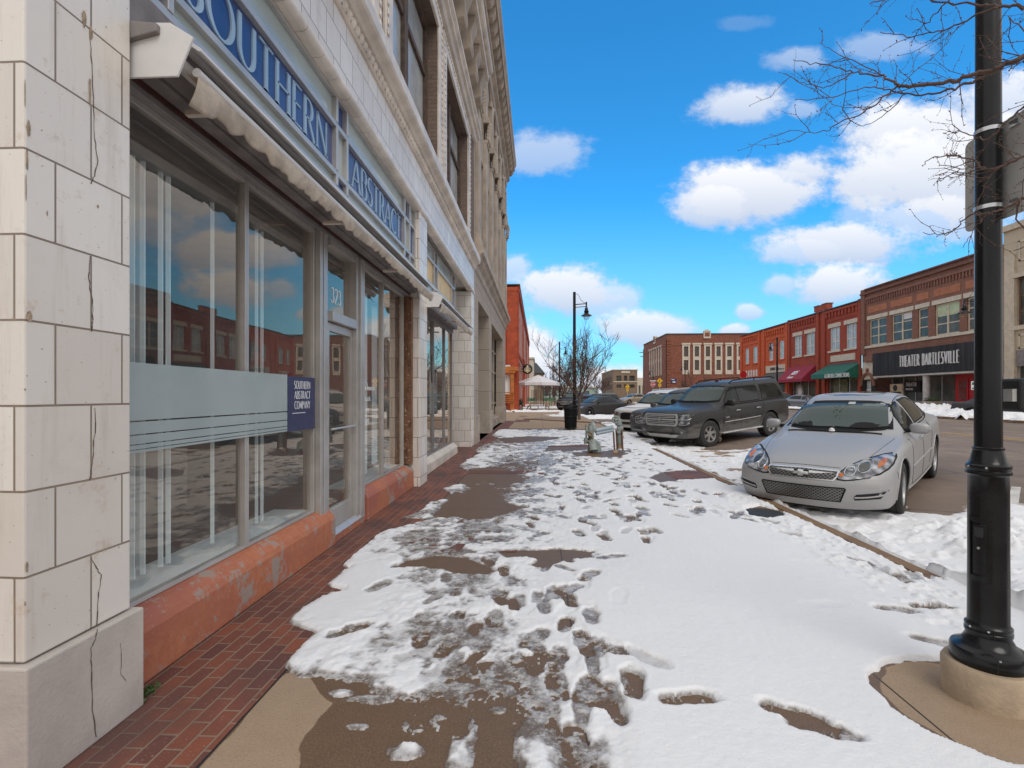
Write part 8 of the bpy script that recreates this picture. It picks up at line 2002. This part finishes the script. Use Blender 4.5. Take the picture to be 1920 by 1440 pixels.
SUV = dict(L=5.18, fo=1.00, wb=2.946, rw=.40, ra=.455, track=1.74, tw=.27, rimf=.60, fc=.16, rc=.12, ff=.9, rf=.6, cat='suv', bulge=.012,
    fl=[(.25, .12), (.4, .03), (.6, 0), (1.02, .02), (1.12, .06), (1.3, .1), (2, .1)], rl=[(.3, .06), (.6, 0), (1.1, .02), (1.4, .1), (1.9, .24)],
    zb=[(0, .34), (.3, .32), (1, .36), (4.3, .36), (5.18, .42)],
    zs=[(0, 1.0), (.10, 1.06), (.4, 1.095), (1.4, 1.115), (2.5, 1.135), (4.5, 1.15), (5.18, 1.12)],
    w=[(0, .925), (.10, .97), (.4, .99), (1.2, 1.0), (4.4, 1.0), (4.95, .965), (5.18, .92)],
    wt=[(0, .74), (.3, .80), (1.2, .80), (1.5, .79), (2.0, .745), (2.45, .70), (4.3, .69), (5.0, .68), (5.18, .66)],
    zr=[(0, 1.07), (.10, 1.12), (.4, 1.155), (1.2, 1.185), (1.45, 1.205), (1.6, 1.25), (2.02, 1.54), (2.38, 1.765), (2.8, 1.815), (4.5, 1.81), (5.02, 1.77), (5.12, 1.6), (5.18, 1.3)],
    zt=[(0, 1.075), (.10, 1.13), (.4, 1.175), (1.2, 1.215), (1.42, 1.235), (1.52, 1.27), (1.95, 1.57), (2.28, 1.80), (2.65, 1.872), (3.4, 1.885), (4.5, 1.875), (5.02, 1.83), (5.12, 1.65), (5.18, 1.33)])
def suv_windows(c, dx=0, dz=0, sc=1.0, glass='autoglass', rear=True):
    q = lambda L_: [(x + dx, z * sc + dz) for x, z in L_]
    sw = [q([(.80, 1.21), (1.42, 1.215), (1.42, 1.70), (1.30, 1.71), (1.12, 1.60), (.84, 1.30)]), q([(1.50, 1.215), (2.50, 1.225), (2.56, 1.66), (2.45, 1.71), (1.50, 1.71)]), q([(2.66, 1.235), (3.82, 1.26), (3.66, 1.66), (3.5, 1.71), (2.72, 1.71)])]
    return sw
def std_suv(name, label, mat, S, loc, ang, pit, group=None, grille='bar', res=None, rimmat='rimdirty', text=None):
    if res: S = dict(S, res=res)
    c = Car(name, label, mat, S, loc, ang, pit, group=group); k = (S['zt'][8][1] if len(S['zt']) > 8 else 1.88) / 1.865
    zc = lambda z: z
    return c
# ---- black suv beside it
pf, pr = onZ(1330, 839, -.12), onZ(1442.5, 818, .09)
loc, ang, pit = place(pf, pr, SUV)
T = Car('parked_suv', 'dusty black large suv with chrome slatted grille and running boards, beside the silver saloon', M['carblack'], dict(SUV, cladding=None), loc, ang, pit)
t = T.t
sw = suv_windows(T)
ws = windows(T, sw, [(-.80, 1.29), (-.4, 1.265), (0, 1.26), (.4, 1.265), (.80, 1.29), (.70, 1.73), (.35, 1.765), (0, 1.77), (-.35, 1.765), (-.70, 1.73)], [(-.6, 1.3), (.6, 1.3), (.56, 1.7), (-.56, 1.7)])
T.decal('rain_guard', 'l', [(1.08, 1.56), (1.44, 1.64), (1.44, 1.705), (1.28, 1.705)], .02, M['black_trim'], mirror=True, res=.08)
T.decal('rain_guard', 'l', [(1.50, 1.64), (2.5, 1.64), (2.5, 1.70), (1.50, 1.705)], .02, M['black_trim'], mirror=True, res=.1)
T.decal('grille_surround', 'f', [(-.62, .78), (-.56, .70), (.56, .70), (.62, .78), (.63, 1.0), (.59, 1.06), (-.59, 1.06), (-.63, 1.0)], .012, M['grille_silver'], res=.07, skirt=.03)
T.decal('grille', 'f', [(-.55, .80), (-.51, .755), (.51, .755), (.55, .80), (.56, .99), (.54, 1.02), (-.54, 1.02), (-.56, .99)], .018, M['dark'], res=.07)
for z in (.79, .835, .955, 1.0): T.line('grille_bar', 'f', [(-.53, z), (0, z), (.53, z)], .013, .024, M['grille_silver'])
T.line('grille_bar', 'f', [(-.56, .895), (0, .895), (.56, .895)], .026, .02, M['grille_silver'])
bow(T, 0, .90, .115, .046)
T.decal('headlight', 'f', [(.64, .905), (.90, .90), (.945, .94), (.96, 1.03), (.64, 1.045)], .012, M['lens'], mirror=True, res=.05, skirt=.03)
T.decal('headlight', 'f', [(.64, .76), (.84, .745), (.93, .80), (.94, .885), (.64, .89)], .012, M['lens'], mirror=True, res=.05, skirt=.03)
T.line('headlight_trim', 'f', [(.64, .90), (.90, .895), (.955, .93)], .01, .022, M['chrome'], mirror=True); T.line('headlight_trim', 'f', [(.64, .75), (.84, .737), (.94, .79)], .008, .02, M['chrome'], mirror=True)
T.decal('skid_plate', 'f', [(-.62, .44), (-.5, .37), (.5, .37), (.62, .44), (.58, .455), (-.58, .455)], .014, M['galv'], res=.08)
T.decal('lower_intake', 'f', [(-.66, .47), (.66, .47), (.62, .52), (-.62, .52)], .006, M['black_matte'], res=.1)
T.decal('fog_lamp', 'f', [(.70, .50), (.84, .51), (.84, .56), (.70, .56)], .01, M['lens'], mirror=True, res=.05)
for sy in (-1, 1):
    m = MB(); h = T.proj('f', sy * .40, .47)[0]; m.tube([h + Vector((.02, -.06, 0)), h + Vector((-.05, -.05, 0)), h + Vector((-.05, .05, 0)), h + Vector((.02, .06, 0))], .016, 6); m.build('tow_hook', M['black'], t, local=True, smooth=60)
for pts in ([(.60, .44), (.62, .9), (.66, 1.12)], [(1.46, .44), (1.46, 1.14)], [(2.62, 1.15), (2.60, .95), (2.48, .80), (2.42, .44)]): T.line('door_gap', 'l', pts, .005, 0, M['dark'], mirror=True)
T.line('side_moulding', 'l', [(.66, .69), (1.5, .70), (2.42, .72)], .014, .004, M['chrome'], mirror=True)
T.line('belt_trim', 'l', [(.74, 1.175), (1.46, 1.185), (2.6, 1.195), (3.86, 1.235)], .012, .004, M['black_trim'], mirror=True)
for x in (1.30, 2.30): T.line('door_handle', 'l', [(x - .10, .99), (x, 1.0), (x + .10, .99)], .017, .028, M['chrome'], mirror=True)
T.mirror_(.88, 1.23, M['carblack'], size=(.12, .27, .20), arm=.06)
m = MB(); [m.box(.50, 2.44, sy * 1.0 - .06, sy * 1.0 + .07, .36, .40) for sy in (-1, 1)]; m.build('running_board', M['galv'], t, local=True, bevel=.012)
for sy in (-1, 1):
    m = MB(); pts = [(1.45, sy * .62, 1.83), (1.6, sy * .64, 1.90), (2.6, sy * .64, 1.925), (3.6, sy * .62, 1.915), (3.8, sy * .62, 1.85)]; m.tube(pts, .018, 8); m.tube([(2.7, sy * .63, 1.85), (2.7, sy * .63, 1.92)], .018, 6); m.build('roof_rail', M['black_trim'], t, local=True, smooth=60)
T.line('wiper', 'f', [(.72, 1.31), (.35, 1.29), (.02, 1.30)], .010, .03, M['black_trim']); T.line('wiper', 'f', [(-.02, 1.30), (-.4, 1.29), (-.76, 1.315)], .010, .03, M['black_trim'])
T.line('bonnet_gap', 't', [(-.80, .70), (-.3, .79), (.3, .83)], .005, 0, M['dark'], mirror=True); T.line('bonnet_gap', 'f', [(-.62, 1.07), (0, 1.08), (.62, 1.07)], .005, .0, M['dark'])
m = MB(); h = T.proj('t', 1.62, 0)[0]; m.prism([(h.x - .05, h.z - .01), (h.x + .09, h.z - .01), (h.x + .09, h.z + .05), (h.x + .05, h.z + .055)], 'y', -.03, .03); m.build('roof_aerial', M['black_trim'], t, local=True, bevel=.006)
m = MB(); p0 = T.proj('l', .75, .80); text_mesh(m, 'TAHOE', .045, lambda u, v, d: tuple((T.proj('l', .70 + u, .80 + v) or p0)[0] + Vector((0, -.004 - d, 0))), depth=.004, thick=.2, thin=.15, sp=.15); m.build('badge', M['chrome'], t, local=True)
T.wheels('rimdirty', 6, R(-3), 'spoke')
m = MB(); rn = random.Random(8)
for k in range(26):
    c = Vector((rn.uniform(.36, .52), -.86 + rn.uniform(-.10, .12), rn.uniform(.12, .42))); m.lathe([(0, -.04), (.04, -.02), (.05, .02), (0, .05)], c, 6)
m.build('caked_slush', plain('frozen_slush', (.17, .13, .10), .8, var=.4, scale=12, bump=.01), t, local=True)
# ---- grey suv behind the black one
SUV2 = dict(SUV, L=4.95, fo=.95, wb=2.86, rw=.37, ra=.42, track=1.66, tw=.24, fc=.26)
for key in ('zb', 'zs', 'w', 'wt', 'zr', 'zt'):
    f_ = {'zb': .78, 'zs': .92, 'zr': .915, 'zt': .915, 'w': .965, 'wt': .94}[key]; SUV2[key] = [(x * 4.95 / 5.18, v * f_) for x, v in SUV[key]]
SUV2['fl'] = [(z * .915, d * 1.4) for z, d in SUV['fl']]
d_ = Vector((math.cos(ang), math.sin(ang), 0))
def suv_face(c, z0=.915, grille=True, txt=None, mat_gr='chrome', wide=.5, lights=True):
    k = z0; c.decal('grille_surround', 'f', [(-wide, .72 * k), (-wide * .8, .66 * k), (wide * .8, .66 * k), (wide, .72 * k), (wide, .98 * k), (-wide, .98 * k)], .012, M[mat_gr], res=.08, rnd=1)
    c.decal('grille', 'f', [(-wide * .93, .74 * k), (-wide * .75, .685 * k), (wide * .75, .685 * k), (wide * .93, .74 * k), (wide * .93, .955 * k), (-wide * .93, .955 * k)], .018, M['dark'], res=.08, rnd=1)
    for z in (.73, .79, .85, .91): c.line('grille_bar', 'f', [(-wide * .86, z * k), (0, z * k), (wide * .86, z * k)], .008, .025, M[mat_gr])
    if txt:
        m = MB(); L0 = text_width(txt, .09, .15, 1.1); text_mesh(m, txt, .09, lambda u, v, d: tuple(c.proj('f', L0 / 2 - u, .83 * k + v - .02)[0] + Vector((-.035 - d, 0, 0))), depth=.006, thick=.24, thin=.18, sp=.15, cond=1.1); m.build('badge', plain('red_badge', (.4, .02, .02), .3) if 'red_badge' not in bpy.data.materials else bpy.data.materials['red_badge'], c.t, local=True)
    c.decal('headlight', 'f', [(wide + .05, .80 * k), (.80, .84 * k), (.90, .93 * k), (.90, 1.0 * k), (wide + .06, .98 * k)], .012, M['lens'], mirror=True, res=.06, rnd=1)
    c.decal('lower_intake', 'f', [(-.6, .44 * k), (.6, .44 * k), (.62, .56 * k), (-.62, .56 * k)], .006, M['black_matte'], res=.1)
    c.line('bumper_trim', 'f', [(-.7, .42 * k), (0, .41 * k), (.7, .42 * k)], .016, .004, M['galv'])
def suv_glass(c, k=.915, kx=.955):
    sw = [[(x * kx, z * k) for x, z in p] for p in suv_windows(c)]
    w_ = windows(c, sw, [(-.76, 1.30 * k), (0, 1.275 * k), (.76, 1.30 * k), (.66, 1.73 * k), (0, 1.765 * k), (-.66, 1.73 * k)], [(-.55, 1.3 * k), (.55, 1.3 * k), (.5, 1.68 * k), (-.5, 1.68 * k)])
    for pts in ([(.60 * kx, .44 * k), (.66 * kx, 1.12 * k)], [(1.46 * kx, .44 * k), (1.46 * kx, 1.14 * k)], [(2.62 * kx, 1.15 * k), (2.42 * kx, .5 * k)]): c.line('door_gap', 'l', pts, .005, 0, M['dark'], mirror=True)
    c.mirror_(.86 * kx, 1.22 * k, c.mat, size=(.11, .24, .17))
    for sy in (-1, 1):
        m = MB(); m.tube([(1.5, sy * .60, 1.81 * k), (1.65, sy * .61, 1.90 * k), (3.3, sy * .60, 1.91 * k), (3.5, sy * .6, 1.83 * k)], .016, 6); m.build('roof_rail', M['galv'], c.t, local=True)
    for x in (1.28, 2.25): c.line('door_handle', 'l', [(x * kx - .1, 1.0 * k), (x * kx + .1, 1.0 * k)], .014, .024, M['chrome'], mirror=True)
    c.line('wiper', 'f', [(.7, 1.315 * k), (.02, 1.30 * k)], .010, .03, M['black_trim']); c.line('wiper', 'f', [(-.02, 1.30 * k), (-.72, 1.32 * k)], .010, .03, M['black_trim'])
    return w_
def park(px, F, S, ang_, dz=0, pitch=.05):
    """place a car so that the foremost middle point of its nose stands at photo column px, F metres off"""
    q = onF(px, 741, F); L_ = S['fo']; o = Vector((q.x, q.y, 0)) + Vector((math.cos(ang_), math.sin(ang_), 0)) * L_
    o.z = rz(o.x) + dz - .02; return o
c2 = Car('parked_suv', 'dark grey suv between the black suv and the white car, red lettered grille showing', M['cargrey'], SUV2, park(1212, 17.8, SUV2, R(40)), R(40), .045)
suv_glass(c2); suv_face(c2, txt='GMC'); c2.wheels('rim', 6, 0)
c3 = Car('parked_suv', 'dirty white suv with snow on its bonnet, leftmost of the cars parked at the kerb', M['carwhite'], dict(SUV2, res=.8), park(1176, 21.0, SUV2, R(40)), R(40), .045)
suv_glass(c3, .915); suv_face(c3, wide=.36, mat_gr='black_trim'); c3.wheels('rim', 5, 0)
c3.decal('snow_cover', 't', [(-.5, -.6), (.35, -.72), (.45, 0), (.35, .72), (-.5, .6), (-.62, 0)], .02, M['canvas_white'], rnd=1, res=.09)
# ---- far parked cars
def sedan_glass(c, dx=0):
    sw_ = [[(x, z) for x, z in p] for p in sw0]; windows(c, sw_, [(-.70, 1.02), (0, .99), (.70, 1.02), (.60, 1.385), (0, 1.41), (-.60, 1.385)], [(-.55, 1.13), (.55, 1.13), (.48, 1.36), (-.48, 1.36)])
    c.line('door_gap', 'l', [(1.455, .30), (1.46, 1.0)], .005, 0, M['dark'], mirror=True); c.mirror_(.86, 1.0, c.mat)
    c.decal('headlight', 'f', [(.50, .60), (.80, .65), (.83, .76), (.55, .71)], .01, M['lens'], mirror=True, res=.06); c.decal('grille', 'f', [(-.4, .58), (.4, .58), (.42, .68), (-.42, .68)], .008, M['dark'], res=.08); c.decal('lower_intake', 'f', [(-.5, .3), (.5, .3), (.55, .44), (-.55, .44)], .006, M['dark'], res=.08)
    c.decal('tail_light', 'b', [(.45, .78), (.78, .80), (.76, .93), (.45, .92)], .008, M['tail'], mirror=True, res=.08)
sw0 = [[(.80, .985), (1.42, 1.03), (1.42, 1.375), (1.20, 1.32), (.98, 1.18)], [(1.49, 1.035), (2.55, 1.08), (2.73, 1.145), (2.42, 1.33), (2.22, 1.385), (1.49, 1.385)]]
S3 = dict(SEDAN, res=.6)
pa, pb = onF(1104, 741, 36.5), onF(1152, 741, 38.0)
a0 = math.atan2(pb.y - pa.y, pb.x - pa.x)
a0 = R(36)
o = Vector((pa.x, pa.y, rz(max(pa.x, 3.2)))) + Vector((-math.sin(a0), math.cos(a0), 0)) * .8
c4 = Car('parked_car', 'black saloon parked alone beyond the grassless corner, behind the litter bin', M['carblack2'], S3, o, a0, 0); sedan_glass(c4); c4.wheels('black_trim', 5, 0)
for w_ in [q for q in scn.objects if q.parent == c4.t and q.name.startswith('wheel')]:
    m = MB(); m.lathe([(0, .10), (.07, .09), (.09, .05)] if w_.location.y > 0 else [(0, -.10), (.07, -.09), (.09, -.05)], (0, 0, 0), 12, 'y'); m.build('hub_cap', M['chrome'], w_, local=True)
S4 = dict(SUV2, res=.5)
def far_suv(px, F, ang_, mat, label, name='parked_suv', S=S4, sedan=False, pitch=0):
    q = onF(px, 741, F); z = rz(q.x) if KX < q.x < 22.7 else 0
    c = Car(name, label, M[mat], S, (q.x, q.y, z - .01), ang_, pitch)
    if sedan: sedan_glass(c)
    else: suv_glass(c); suv_face(c, wide=.45)
    c.wheels('rim', 5, 0); return c
far_suv(1066, 47, R(65), 'carblack2', 'dark suv facing the camera behind the bare street tree, snow before its bumper')
far_suv(1099, 50, R(38), 'cargrey', 'dark grey suv standing just behind the black saloon')
far_suv(1172, 70, R(30), 'cartan', 'tan car far off beneath the yellow crossing sign', 'parked_car', S3, True)
far_suv(1201, 76, R(20), 'carblack2', 'dark car far off before the brown brick block', 'parked_car', S3, True)
qa = onZ(1489, 764, .12)
c = far_suv(1491, 55.5, R(118), 'maroon', 'maroon suv parked across the street under the maroon awning')
far_suv(1540, 47.5, R(118), 'steelblue', 'steel blue car parked across the street beside the maroon suv', 'parked_car', S3, True)
c = onF(1905, 741, 29.5); far_suv(1960, 27.5, R(118), 'carblack2', 'dark car across the street behind the big lamp post at the right edge', 'parked_car', S3, True)
far_suv(1100, 88, R(60), 'cartan', 'beige car far up the street between the bare trees', 'parked_car', S3, True)
